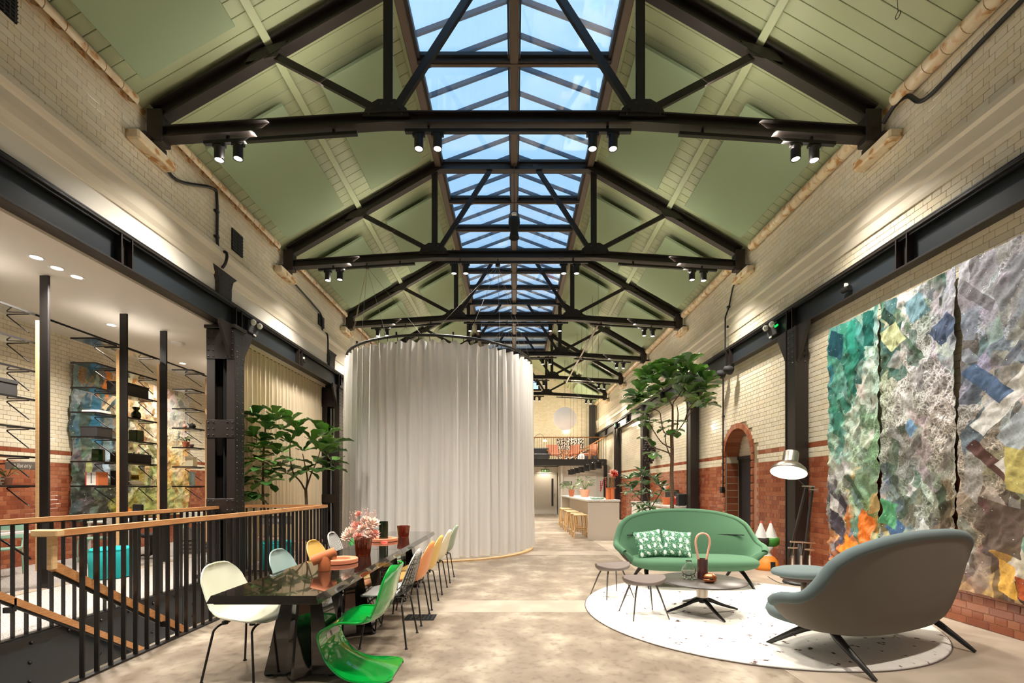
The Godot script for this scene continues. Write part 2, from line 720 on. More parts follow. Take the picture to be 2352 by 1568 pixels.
func bricks(par, o, u, n, length, rows, pick, mesh, tilt = 0.006):
	var c = 0.0788
	var list = []
	for r in rows:
		var head = r % 2 == 1
		var w = 0.1125 if head else 0.225
		var x = -0.056 if head else 0.0
		while x < length:
			var y = (r + 0.5) * c
			var kind = pick.call(x, x + w, y)
			if kind > 0:
				var p = o + u * (x + w * 0.5) + Vector3.UP * y
				var b = Basis(u, rng.randf_range(-tilt, tilt) * 0.6) * Basis(Vector3.UP, rng.randf_range(-tilt, tilt)) * Basis(u * (w - 0.0045), Vector3.UP * (c - 0.0045), n * 0.04)
				var q = px_of(p)
				var score = -1.0
				if q.x > -20 and q.x < 2370 and q.y > -20 and q.y < 1590:
					score = w * absf(u.x * 1.0 + 0.0001) / -p.z + w * absf(p.x) / (p.z * p.z) if absf(u.z) > 0.5 else w / -p.z
				list.append([score, Transform3D(b, p - n * (0.02 - rng.randf_range(0, 0.0012))), kind, rng.randi() % 5])
			x += w
	list.sort_custom(func(a, b): return a[0] > b[0])
	var xfs = []
	var cols = []
	for i in list.size():
		var e = list[i]
		var key = ("cream_%d" if e[2] == 1 else "red_%d") % e[3]
		if i < 290 and e[0] > 0.0:
			inst("brick", mesh, key, par).transform = e[1]
		else:
			xfs.append(e[1])
			cols.append(M[key].albedo_color.srgb_to_linear())
	multi("brickwork", mesh, "brick_mass", xfs, cols, par)


func dado(y):
	# terracotta to 1.89 m, two cream courses, one terracotta course, cream above
	return 2 if y < 1.89 or (y > 2.05 and y < 2.125) else 1


func walls():
	var bm = unit_mesh(0.05)
	# wall with the mural and the arched niche
	var wr = struct("wall_right")
	var arch = [Vector2(-5, -0.3), Vector2(9.06, -0.3), Vector2(9.06, 2.10)]
	for k in range(1, 12):
		var a = PI - PI * k / 12.0
		arch.append(Vector2(9.62 + 0.56 * cos(a), 2.10 + 0.56 * sin(a)))
	arch += [Vector2(10.18, 2.10), Vector2(10.18, -0.3), Vector2(26.5, -0.3), Vector2(26.5, 6.5), Vector2(-5, 6.5)]
	b_prism("backing", arch, 0.4, "mortar", wr, Transform3D(Basis(Vector3.FORWARD, Vector3.UP, Vector3.RIGHT), Vector3(4.708, 0, 0)))
	bricks(wr, Vector3(4.70, 0, -3.4), Vector3.FORWARD, Vector3.LEFT, 22.8, 78, func(a, b, y):
		var d0 = a + 3.4
		var d1 = b + 3.4
		if (y > 3.98 and y < 4.41) or (y > 4.74 and y < 5.12):
			return 0
		var r = 0.66
		if d1 > 9.62 - r and d0 < 9.62 + r:
			if y < 2.10:
				return 0
			var dx = clampf(9.62, d0, d1) - 9.62
			if dx * dx + (y - 2.10) * (y - 2.10) < r * r:
				return 0
		return dado(y), bm)
	b_box("dado_backing", V(4.7065, 0.95, 2.03), Vector3(0.003, 1.89, 14.06), "mortar_red", wr)
	b_box("dado_backing", V(4.7065, 0.95, 18.34), Vector3(0.003, 1.89, 16.32), "mortar_red", wr)
	# niche: glazed bull-nosed surround, tiled reveal, dark door with cream tiles over it
	var nb = S()
	var jamb = []
	for k in 25:
		var t = float(k) / 24.0
		jamb.append(t)
	var surround = struct("trim_1")
	for side in [-1, 1]:
		for k in 14:
			var y0 = k * 0.15
			b_box("brick", V(4.70, y0 + 0.075, 9.62 + side * 0.61), Vector3(0.05, 0.146, 0.10), "red_%d" % (k * 3 % 4), surround, 0.018)
			b_box("brick", V(4.86, y0 + 0.075, 9.62 + side * 0.575), Vector3(0.26, 0.146, 0.03), ("red_%d" % (k * 2 % 4)) if absf(y0 - 1.95) > 0.1 else "cream_1", surround, 0.006)
	for k in 16:
		var a0 = PI * k / 16.0
		var a1 = PI * (k + 1) / 16.0 - 0.008
		var poly = []
		for p in [[0.555, a0], [0.555, a1], [0.665, a1], [0.665, a0]]:
			poly.append(Vector2(9.62 + p[0] * cos(p[1]), 2.10 + p[0] * sin(p[1])))
		b_prism("brick", poly, 0.32, "red_%d" % (k % 4), surround, Transform3D(Basis(Vector3.FORWARD, Vector3.UP, Vector3.RIGHT), Vector3(4.675, 0, 0)))
	var dr = struct("door_3")
	b_box("leaf", V(5.03, 1.02, 9.62), Vector3(0.05, 2.04, 1.12), "black_metal", dr)
	b_box("frame", V(5.0, 2.06, 9.62), Vector3(0.07, 0.07, 1.12), "black_metal", dr)
	b_box("frame", V(5.0, 1.02, 9.11), Vector3(0.07, 2.04, 0.07), "black_metal", dr)
	b_box("panel", V(5.0, 1.1, 9.66), Vector3(0.03, 1.7, 0.7), "blue_grey_panel", dr)
	for k in 5:
		b_box("transom_tile", V(5.03, 2.14 + k * 0.085, 9.62), Vector3(0.05, 0.08, 1.1 - k * 0.06), "cream_%d" % k, dr)
	# wall over the library opening
	var wl = struct("wall_left")
	b_box("backing", V(-4.858, 5.25, 10.7), Vector3(0.3, 2.5, 31.4), "mortar", wl)
	b_box("frieze", V(-4.72, 4.58, 10.7), Vector3(0.06, 0.40, 31.4), "plaster", wl)
	b_box("soffit", V(-4.86, 3.985, 10.7), Vector3(0.24, 0.03, 31.4), "white_paint", wl)
	b_box("lower_wall", V(-4.86, 2.0, 19.3), Vector3(0.2, 4.0, 14.2), "plaster", wl)
	bricks(wl, Vector3(-4.70, 5.12, -3.4), Vector3.FORWARD, Vector3.RIGHT, 22.8, 14, func(a, b, y): return 1, bm)
	# gable end
	var wg = struct("wall_end")
	var poly = [Vector2(-5, -0.3), Vector2(5, -0.3), Vector2(5, 6.4), Vector2(1.75, 8.1), Vector2(1.46, 8.1)]
	var win = []
	for k in range(0, 13):
		var a = PI * k / 12.0
		win.append(Vector2(1.46 * cos(a), 7.0 + 0.95 * sin(a)))
	b_prism("backing", [Vector2(-5, -0.3), Vector2(5, -0.3), Vector2(5, 6.98), Vector2(-5, 6.98)], 0.3, "mortar", wg, Transform3D(Basis(), V(0, 0, 26.52)))
	var top = [Vector2(-5, 6.98), Vector2(-1.46, 6.98)]
	for k in range(11, 0, -1):
		top.append(win[k])
	top += [Vector2(1.46, 6.98), Vector2(5, 6.98), Vector2(5, 9.4), Vector2(-5, 9.4)]
	b_prism("backing", top, 0.3, "mortar", wg, Transform3D(Basis(), V(0, 0, 26.52)))
	bricks(wg, V(-0.4, 2.8, 26.2), Vector3.RIGHT, Vector3.BACK, 5.1, 74, func(a, b, y):
		var x = (a + b) * 0.5 - 0.4
		var yy = y + 2.8
		if yy > 8.95 - SLOPE * absf(x):
			return 0
		if absf(x) < 1.5 and yy > 6.98 and pow(x / 1.5, 2) + pow((yy - 7.0) / 1.0, 2) < 1.0:
			return 0
		return 1, bm)
	var w2 = struct("window_2")
	b_box("pane", V(0, 7.5, 26.3), Vector3(2.9, 1.0, 0.01), "glass", w2)
	b_box("sill", V(0, 6.98, 26.18), Vector3(3.1, 0.09, 0.16), "black_metal", w2)
	for k in 6:
		b_box("glazing_bar", V(-1.4 + k * 0.56, 7.48, 26.27), Vector3(0.035, 0.95, 0.04), "black_metal", w2)
	b_box("glazing_bar", V(0, 7.45, 26.27), Vector3(2.9, 0.035, 0.04), "black_metal", w2)
	var rim = []
	for k in win:
		rim.append(Vector3(k.x, k.y, -26.22))
	b_tube("frame", rim, 0.05, "black_metal", w2, 6)
	# behind the viewer: unseen end wall, three windows added to let in sky light
	var wb = struct("wall_front")
	for x in [-4.2, -1.5, 1.5, 4.2]:
		b_box("pier", Vector3(x, 3.2, 5.0), Vector3(1.3 if absf(x) < 2 else 1.6, 7.0, 0.3), "plaster", wb)
	b_box("parapet", Vector3(0, 0.4, 5.0), Vector3(10, 1.4, 0.28), "plaster", wb)
	b_box("head", Vector3(0, 7.2, 5.0), Vector3(10, 4.4, 0.28), "plaster", wb)
	for k in 3:
		var w = struct("window_%d" % (3 + k))  # added window, lets sky light in from behind the viewer
		b_box("pane", Vector3((k - 1) * 2.95, 3.0, 5.0), Vector3(1.75, 4.0, 0.01), "glass", w)
		b_box("glazing_bar", Vector3((k - 1) * 2.95, 3.0, 5.0), Vector3(0.05, 4.0, 0.05), "black_metal", w)
		b_box("glazing_bar", Vector3((k - 1) * 2.95, 3.0, 5.0), Vector3(1.75, 0.05, 0.05), "black_metal", w)
	# cornices
	var c1 = struct("trim_2")
	b_along("moulding", [Vector2(-4.72, 5.14), Vector2(-4.56, 5.14), Vector2(-4.56, 5.09), Vector2(-4.585, 5.05), Vector2(-4.61, 5.03), Vector2(-4.615, 4.93), Vector2(-4.63, 4.86), Vector2(-4.66, 4.80), Vector2(-4.675, 4.75), Vector2(-4.72, 4.74)], -5.0, 26.2, "cornice", c1)
	var c2 = struct("trim_3")
	b_along("moulding", [Vector2(4.72, 5.13), Vector2(4.60, 5.13), Vector2(4.60, 5.07), Vector2(4.63, 5.04), Vector2(4.64, 4.90), Vector2(4.665, 4.86), Vector2(4.67, 4.77), Vector2(4.68, 4.73), Vector2(4.72, 4.73)], -5.0, 26.2, "cornice", c2)
	# rounded glazed coping tiles under the eaves
	var ct = S()
	var half = []
	for k in 9:
		var a = PI * 1.25 * k / 8.0 - PI * 0.15
		half.append(Vector2(0.085 * cos(a), 0.085 * sin(a)))
	ct.set_smooth_group(1)
	for k in 8:
		quad(ct, Vector3(half[k].x, half[k].y, 0.108), Vector3(half[k].x, half[k].y, -0.108), Vector3(half[k + 1].x, half[k + 1].y, -0.108), Vector3(half[k + 1].x, half[k + 1].y, 0.108))
	ct.set_smooth_group(-1)
	for e in [-0.108, 0.108]:
		for k in range(1, 8):
			ft(ct, Vector3(half[0].x, half[0].y, e), Vector3(half[k].x, half[k].y, e), Vector3(half[k + 1].x, half[k + 1].y, e), Vector3(0, 0, 0))
	ct.generate_normals()
	var cm = ct.commit()
	for s in [-1, 1]:
		var t = struct("trim_4" if s < 0 else "trim_5")
		var d = 2.75
		while d < 26.0:
			var near = false
			for q in TRUSSES:
				near = near or absf(d - q) < 0.23
			if not near:
				var o = inst("coping_tile", cm, "coping", t)
				o.transform = Transform3D(Basis(Vector3(0, 0, 1), 0.0 if s > 0 else 0.0) * Basis(Vector3(0, 0, 1), (PI * 0.62 if s > 0 else -PI * 0.10)), V(s * 4.63, 6.12, d))
			d += 0.224
		b_box("bed", V(s * 4.72, 6.22, 12.0), Vector3(0.06, 0.24, 30.0), "coping", t)


func roof_y(x):
	return 8.92 - SLOPE * absf(x)


func ceilings():
	var ang = atan(SLOPE)
	var len_ = (4.70 - 1.615) / cos(ang)
	var s0 = S()
	box(s0, Vector3.ZERO, Vector3(len_, 0.022, 0.171), Basis(), 0.004)
	s0.generate_normals()
	var bmesh = s0.commit()
	for s in [-1, 1]:
		var c = struct("ceiling_left" if s < 0 else "ceiling_right")
		var mx = 0.5 * (4.70 + 1.615)
		var bs = Basis(Vector3(0, 0, 1), -s * ang)
		var nrm = bs * Vector3.UP
		for k in 134:
			var d = 2.7 + k * 0.1765
			inst("board", bmesh, "green_board_%d" % (rng.randi() % 4), c).transform = Transform3D(bs, V(s * mx, roof_y(mx), d) + nrm * 0.011)
		b_box("deck", V(s * (mx + 0.02), roof_y(mx), 10.6) + nrm * 0.09, Vector3(len_ + 0.25, 0.12, 31.6), "green_dark", c, 0.0, bs)
		b_box("purlin", V(s * 3.13, roof_y(3.13) - 0.045, 10.6), Vector3(0.105, 0.09, 31.4), "green_board_1", c, 0.006, bs)
		b_box("ridge_panel", V(s * 0.81, roof_y(0.81) + 0.02, 24.2), Vector3(1.62 / cos(ang) + 0.05, 0.05, 5.0), "green_board_0", c, 0.0, bs)
		b_box("ridge_panel", V(s * 0.81, roof_y(0.81) + 0.02, -1.4), Vector3(1.62 / cos(ang) + 0.05, 0.05, 7.8), "green_board_0", c, 0.0, bs)
		b_box("fascia", V(s * 1.63, roof_y(1.63) - 0.02, 12.0), Vector3(0.05, 0.07, 20.0), "green_board_2", c)
		# acoustic panels hung off the boards
		for i in 7:
			var d0 = TRUSSES[i] + 0.60
			for row in 2:
				if s > 0 and i == 0 and row == 0:
					continue
				var x0 = 3.36 if row == 0 else 1.86
				var x1 = 4.44 if row == 0 else 2.84
				if i == 6 and row == 1:
					continue
				var side = "library" if s < 0 else "mural"
				var p = thing("acoustic_panel", "%s flat green acoustic panel on the %s-side roof slope behind the %s truss" % ["lower" if row == 0 else "upper", side, ORD[i]], "acoustic panel", V(s * (x0 + x1) * 0.5, roof_y((x0 + x1) * 0.5), d0 + 1.15) - nrm * 0.20, 0.0, "green acoustic panels on the roof slopes")
				var w = (x1 - x0) / cos(ang)
				b_box("face", Vector3.ZERO, Vector3(w, 0.05, 2.3), "green_panel", p, 0.004, bs)
				for e in [-1, 1]:
					b_box("batten", nrm * 0.11 + Vector3(0, 0, e * 0.75), Vector3(w * 0.8, 0.17, 0.05), "green_dark", p, 0.0, bs)


func skylight():
	var w = struct("window_1")
	var y = 7.93
	for s in [-1, 1]:
		b_box("side_frame", V(s * 1.53, y, 12.15), Vector3(0.12, 0.16, 19.1), "skylight_frame", w, 0.01)
		b_box("side_rail", V(s * 1.45, y + 0.03, 12.15), Vector3(0.05, 0.10, 19.1), "skylight_dark", w)
		b_box("upstand", V(s * 1.60, 8.2, 12.15), Vector3(0.05, 0.55, 19.1), "white_paint", w)
		b_box("upstand_rail", V(s * 1.565, 8.36, 12.15), Vector3(0.04, 0.10, 19.1), "glazing_bar", w)
	b_box("mullion", V(0, y, 12.15), Vector3(0.13, 0.13, 19.1), "skylight_frame", w, 0.012)
	b_box("mullion_edge", V(-0.082, y + 0.02, 12.15), Vector3(0.03, 0.09, 19.1), "skylight_dark", w)
	b_box("mullion_edge", V(0.082, y + 0.02, 12.15), Vector3(0.03, 0.09, 19.1), "skylight_dark", w)
	for k in 18:
		var d = 2.45 + k * 1.1333
		b_box("cross_bar", V(0, y, d), Vector3(3.0, 0.12, 0.11), "skylight_dark", w, 0.01)
		b_box("bar_bead", V(0, y - 0.065, d), Vector3(3.0, 0.02, 0.04), "skylight_frame", w)
		if k < 17:
			for s in [-1, 1]:
				b_box("pane", V(s * 0.77, y + 0.05, d + 0.567), Vector3(1.32, 0.012, 1.03), "glass", w)
				for e in [-1, 1]:
					b_box("sash_bar", V(s * 0.77, y + 0.03, d + 0.567 + e * 0.49), Vector3(1.34, 0.05, 0.035), "steel_blue", w)
	# pitched roof light over it
	var e0 = Vector2(1.62, 8.42)
	var e1 = Vector2(0.0, 9.02)
	var ang = atan2(e1.y - e0.y, e0.x)
	var ln = e0.distance_to(e1)
	for k in 35:
		var d = 2.6 + k * 0.56
		for s in [-1, 1]:
			var b = Basis(Vector3(0, 0, 1), -s * ang)
			b_box("glazing_bar", V(s * 0.81, 8.70, d), Vector3(ln, 0.07, 0.045), "glazing_bar", w, 0.0, b)
			if k < 34:
				b_box("roof_pane", V(s * 0.81, 8.735, d + 0.28), Vector3(ln, 0.01, 0.55), "roof_glass", w, 0.0, b)
	b_box("ridge_bar", V(0, 8.99, 12.15), Vector3(0.10, 0.10, 19.2), "glazing_bar", w)
	for d in [2.5, 21.75]:
		b_box("end_upstand", V(0, 8.3, d), Vector3(3.3, 0.75, 0.06), "white_paint", w)


var truss0
var spots0 = []


func truss(i):
	var D = TRUSSES[i]
	var label = "black riveted steel roof truss, the %s one along the hall from the dining tables" % ORD[i]
	if i == 0:
		label = "black riveted steel roof truss overhead, hidden above the picture"
	if truss0:
		dup(truss0, label, V(0, 0, D), 0.0, "black steel roof trusses")
	else:
		var t = thing("roof_truss", label, "roof truss", V(0, 0, D), 0.0, "black steel roof trusses")
		truss0 = t
		for s in [-1, 1]:
			var q = S()
			var a = Vector3(s * 4.52, roof_y(4.52) - 0.17, 0)
			var b = Vector3(s * 1.50, roof_y(1.50) - 0.17, 0)
			var nr = Vector3(s * sin(atan(SLOPE)), cos(atan(SLOPE)), 0)
			bar(q, a, b, 0.05, 0.15)
			bar(q, a + nr * 0.085, b + nr * 0.085, 0.20, 0.022)
			bar(q, a - nr * 0.07, b - nr * 0.07, 0.13, 0.022)
			obj("rafter", q, "steel", t)
			q = S()
			a = Vector3(s * 4.50, 5.90, 0)
			b = Vector3(s * 1.60, 6.09, 0)
			bar(q, a, b, 0.05, 0.13)
			bar(q, a + Vector3(0, 0.065, 0), b + Vector3(0, 0.065, 0), 0.15, 0.018)
			bar(q, a - Vector3(0, 0.06, 0), b - Vector3(0, 0.06, 0), 0.15, 0.018)
			obj("tie_beam", q, "steel", t)
			q = S()
			bar(q, Vector3(s * 1.60, 6.09, 0), Vector3(s * 1.60, 7.80, 0), 0.085, 0.085, Vector3(0, 0, 1))
			bar(q, Vector3(s * 1.60, 6.09, 0.03), Vector3(s * 1.60, 7.80, 0.03), 0.12, 0.012, Vector3(0, 0, 1))
			obj("post", q, "steel", t)
			q = S()
			bar(q, Vector3(s * 1.55, 6.15, 0), Vector3(s * 0.40, 7.93, 0), 0.06, 0.085, Vector3(0, 0, 1))
			bar(q, Vector3(s * 1.55, 6.15, 0.035), Vector3(s * 0.40, 7.93, 0.035), 0.09, 0.014, Vector3(0, 0, 1))
			obj("diagonal", q, "steel", t)
			q = S()
			bar(q, Vector3(s * 1.66, 6.17, 0), Vector3(s * 3.10, 6.93, 0), 0.06, 0.075, Vector3(0, 0, 1))
			bar(q, Vector3(s * 1.66, 6.17, 0.03), Vector3(s * 3.10, 6.93, 0.03), 0.09, 0.012, Vector3(0, 0, 1))
			obj("strut", q, "steel", t)
			var g = b_prism("gusset", [Vector2(s * 1.32, 6.10), Vector2(s * 1.36, 6.20), Vector2(s * 1.50, 6.32), Vector2(s * 1.72, 6.32), Vector2(s * 1.86, 6.24), Vector2(s * 1.92, 6.10)], 0.03, "steel", t, Transform3D(Basis(), Vector3(0, 0, 0.03)))
			var rv = []
			for p in [[1.45, 6.2], [1.54, 6.26], [1.68, 6.26], [1.8, 6.2], [1.6, 6.17], [1.42, 6.13], [1.84, 6.13]]:
				rv.append(Transform3D(Basis.from_scale(Vector3.ONE * 0.016) * Basis(Vector3.RIGHT, PI / 2), Vector3(s * p[0], p[1], 0.06)))
			multi("rivets", dome_mesh(6), "steel", rv, null, g)
			b_prism("gusset", [Vector2(s * 2.86, 7.06), Vector2(s * 3.02, 6.86), Vector2(s * 3.30, 6.80), Vector2(s * 3.40, 6.78), Vector2(s * 3.30, 6.94)], 0.03, "steel", t, Transform3D(Basis(), Vector3(0, 0, 0.03)))
			q = S()
			box(q, Vector3(s * 4.53, 5.98, 0), Vector3(0.20, 0.42, 0.16), Basis(), 0.01)
			box(q, Vector3(s * 4.62, 5.80, 0), Vector3(0.12, 0.07, 0.36), Basis(), 0.008)
			obj("shoe", q, "steel", t)
			b_box("unseen_light_strip", Vector3(s * 3.0, roof_y(0) * 0 + 6.075, 0), Vector3(2.4, 0.012, 0.06), "soft_glow", t, 0.0, Basis(Vector3(0, 0, 1), -s * 0.0655))  # added glow strip for the fill light, hidden from below
			var c = node("pad_stone", t)
			b_box("stone", Vector3(s * 4.62, 5.70, 0), Vector3(0.17, 0.13, 0.62), "coping", c, 0.02)
		var q = S()
		bar(q, Vector3(-1.6, 6.09, 0), Vector3(1.6, 6.09, 0), 0.05, 0.13)
		bar(q, Vector3(-1.6, 6.155, 0), Vector3(1.6, 6.155, 0), 0.15, 0.018)
		bar(q, Vector3(-1.6, 6.03, 0), Vector3(1.6, 6.03, 0), 0.15, 0.018)
		obj("tie_beam", q, "steel", t)
		q = S()
		bar(q, Vector3(-1.6, 7.83, 0), Vector3(1.6, 7.83, 0), 0.08, 0.08)
		bar(q, Vector3(-1.6, 7.80, 0), Vector3(1.6, 7.80, 0), 0.14, 0.016)
		obj("top_strut", q, "steel", t)
	# lighting tracks and their spotlights
	var fold = func(x): return 6.0 if absf(x) < 1.6 else 6.0 - 0.0655 * (absf(x) - 1.6)
	for k in 3:
		var r = [[-3.95, -2.0], [-1.39, 1.49], [2.1, 4.09]][k]
		var tr = thing("lighting_track", "slim black lighting track under the %s part of the %s truss" % [["library-side", "middle", "mural-side"][k], ORD[i]], "lighting track", V(0, 0, D), 0.0, "black lighting tracks")
		b_bar("rail", Vector3(r[0], fold.call(r[0]) - 0.045, 0), Vector3(r[1], fold.call(r[1]) - 0.045, 0), 0.05, 0.04, "black_metal", tr)
		for x in [r[0] + 0.3, r[1] - 0.3]:
			b_box("hanger", Vector3(x, fold.call(x) - 0.01, 0), Vector3(0.03, 0.06, 0.03), "black_metal", tr)
	var xs = [-3.76, -3.52, -1.216, -0.977, 1.0, 1.26, 3.59, 3.825]
	for k in 8:
		var lab = "black cylinder spotlight under the %s truss, %s lamp of its %s pair" % [ORD[i], "outer" if k in [0, 2, 5, 7] else "inner", ["library-side", "library-side", "centre library-side", "centre library-side", "centre mural-side", "centre mural-side", "mural-side", "mural-side"][k]]
		var p = V(xs[k], fold.call(xs[k]) - 0.008, D)
		var sp
		if spots0.is_empty():
			sp = thing("track_spotlight", lab, "spotlight", p, 0.0, "track spotlights under the trusses")
			b_box("adapter", Vector3(0, -0.085, 0), Vector3(0.16, 0.035, 0.04), "black_metal", sp)
			b_lathe("body", v2([0.048, -0.262, 0.056, -0.265, 0.058, -0.255, 0.058, -0.10, 0.0, -0.10]), "black_metal", sp, Vector3.ZERO, 20, true)
			b_lathe("lens", v2([0.0, -0.258, 0.048, -0.258]), "lens", sp, Vector3.ZERO, 20)
			spots0.append(sp)
		else:
			sp = dup(spots0[0], lab, p, 0.0, "track spotlights under the trusses")
		var lean = Vector3(0.10 * signf(xs[k]) if k in [0, 7] else 0.0, -1, 0.02)
		spot_light(self, "spot_beam", p + Vector3(0, -0.285, 0), lean, 55.0, 10.0, WARM, 0.05, 0.9)  # the overhead truss is out of view; its spots light the near hall


func rivet_row(par, pts, axis, r = 0.014):
	var xfs = []
	var b = Basis()
	if axis == "x":
		b = Basis(Vector3.FORWARD, PI / 2)
	elif axis == "-x":
		b = Basis(Vector3.FORWARD, -PI / 2)
	elif axis == "z":
		b = Basis(Vector3.RIGHT, PI / 2)
	for p in pts:
		xfs.append(Transform3D(b * Basis.from_scale(Vector3.ONE * r), p))
	multi("rivets", dome_mesh(8), "steel", xfs, null, par)


func beams_columns():
	for s in [-1, 1]:
		var bm = struct("steel_beam", "long dark steel I-beam with paired stiffeners along the %s" % ["library opening", "tiled mural wall"][int(s > 0)], "steel beam")
		var xo = 4.565
		var xi = 4.735
		b_box("web", V(s * 4.665, 4.2, 10.6), Vector3(0.025, 0.40, 31.4), "steel_blue", bm)
		b_box("bottom_flange", V(s * (xo + xi) * 0.5, 4.012, 10.6), Vector3(xi - xo, 0.026, 31.4), "steel", bm, 0.004)
		b_box("top_flange", V(s * (xo + xi) * 0.5, 4.388, 10.6), Vector3(xi - xo, 0.026, 31.4), "steel", bm, 0.004)
		b_box("cable_tray", V(s * 4.60, 4.36, 10.6), Vector3(0.03, 0.03, 31.4), "black_metal", bm)
		b_box("upper_rail", V(s * 4.60, 4.42, 10.6), Vector3(0.05, 0.015, 31.4), "black_metal", bm)
		b_box("slot", V(s * 4.66, 4.45, 10.6), Vector3(0.02, 0.02, 31.4), "black_gap", bm)
		for k in 12:
			var d = 1.0 + k * 2.2
			for e in [-0.075, 0.075]:
				b_box("stiffener", V(s * 4.61, 4.2, d + e), Vector3(0.085, 0.35, 0.016), "steel", bm)
			b_box("splice", V(s * 4.648, 4.2, d), Vector3(0.012, 0.35, 0.13), "steel", bm)
		for k in 5:
			b_box("unseen_light_strip", V(s * 4.635, 4.408, 1.0 + k * 5.2), Vector3(0.05, 0.012, 4.9), "soft_glow", bm)  # glow strip of the unseen uplights, out of view on the flange
	# columns on the tiled wall
	for k in 4:
		var d = 7.375 + k * 4.3
		var c = thing("steel_column", "plain black steel column on the tiled wall, %s from the mural" % ORD[k + 1], "steel column", V(4.555, 0, d), 0.0, "black steel columns on the tiled wall")
		var q = S()
		box(q, Vector3(0, 1.99, 0.125), Vector3(0.21, 3.98, 0.02))
		box(q, Vector3(0, 1.99, -0.125), Vector3(0.21, 3.98, 0.02))
		box(q, Vector3(0.02, 1.99, 0), Vector3(0.02, 3.98, 0.25))
		obj("shaft", q, "steel", c)
		b_box("face_plate", Vector3(-0.085, 1.99, 0), Vector3(0.02, 3.98, 0.19), "black_metal", c)
		b_box("foot", Vector3(0, 0.02, 0), Vector3(0.30, 0.04, 0.36), "black_metal", c)
		for e in [-1, 1]:
			b_prism("bracket", [Vector2(0.12, 3.98), Vector2(0.40, 3.98), Vector2(0.40, 3.9), Vector2(0.14, 3.42), Vector2(0.12, 3.42)], 0.05, "steel", c, Transform3D(Basis(Vector3(0, 0, e), Vector3.UP, Vector3.RIGHT), Vector3(-0.08, 0, 0)))
		var pts = []
		for j in 7:
			pts.append(Vector3(-0.097, 3.92 - j * 0.085, 0.05))
			pts.append(Vector3(-0.097, 3.92 - j * 0.085, -0.05))
		rivet_row(c, pts, "-x")
		pts = []
		for j in 7:
			pts.append(Vector3(-0.045, 3.92 - j * 0.085, 0.137))
			pts.append(Vector3(0.05, 3.92 - j * 0.085, 0.137))
		rivet_row(c, pts, "z")
	# riveted lattice columns on the library side
	for k in 4:
		var d = 7.325 + k * 4.3
		var c = thing("lattice_column", "riveted black box column with open slot and batten plates, %s on the library side" % ORD[k + 1], "steel column", V(-4.62, 0, d), 0.0, "riveted columns on the library side")
		for e in [-1, 1]:
			var q = S()
			for x in [-1, 1]:
				box(q, Vector3(x * 0.1575, 1.99, e * 0.12), Vector3(0.13, 3.98, 0.014), Basis(), 0.003)
			obj("channel", q, "steel", c)
			for b in [[3.67, 0.46], [2.34, 0.28], [1.13, 0.22], [0.12, 0.24]]:
				var pl = b_box("batten", Vector3(0, b[0], e * 0.132), Vector3(0.445, b[1], 0.012), "steel", c, 0.003)
				if e > 0:
					var pts = []
					var rows = maxi(2, int(b[1] / 0.085))
					for j in rows:
						for x in [-0.19, -0.11, 0.11, 0.19]:
							pts.append(Vector3(x, b[0] - b[1] * 0.5 + 0.04 + j * (b[1] - 0.08) / (rows - 1), 0.138))
					rivet_row(pl, pts, "z")
		for x in [-1, 1]:
			b_box("side_plate", Vector3(x * 0.215, 1.99, 0), Vector3(0.014, 3.98, 0.24), "black_metal", c, 0.003)
		b_box("core", Vector3(0, 1.99, 0), Vector3(0.02, 3.96, 0.10), "black_gap", c)  # black filler standing in for the shade inside the open slot
		var pts = []
		for j in 44:
			pts.append(Vector3(0.224, 3.92 - j * 0.088, 0.075))
			pts.append(Vector3(0.224, 3.92 - j * 0.088, -0.075))
		rivet_row(c, pts, "x", 0.012)
		b_box("cap", Vector3(0, 3.95, 0), Vector3(0.50, 0.06, 0.32), "steel", c, 0.008)
		b_box("foot", Vector3(0, 0.03, 0), Vector3(0.62, 0.06, 0.45), "steel", c)
		for e in [-1, 1]:
			b_prism("bracket", [Vector2(0.12, 3.98), Vector2(0.42, 3.98), Vector2(0.42, 3.9), Vector2(0.14, 3.44), Vector2(0.12, 3.44)], 0.04, "steel", c, Transform3D(Basis(Vector3(0, 0, e), Vector3.UP, Vector3.RIGHT), Vector3(0.14, 0, 0)))
		var q = S()
		prism(q, [Vector2(-0.15, 4.40), Vector2(0.15, 4.40), Vector2(0.16, 4.66), Vector2(0.20, 4.78), Vector2(0.30, 4.86), Vector2(-0.30, 4.86), Vector2(-0.20, 4.78), Vector2(-0.16, 4.66)], 0.09, Transform3D(Basis(Vector3.FORWARD, Vector3.UP, Vector3.RIGHT), Vector3(-0.09, 0, 0)))
		var cap = obj("flared_head", q, "steel", c)
		pts = []
		for j in 5:
			for z in [-0.10, 0.10]:
				pts.append(Vector3(0.0, 4.46 + j * 0.08, z))
		rivet_row(cap, pts, "x", 0.012)


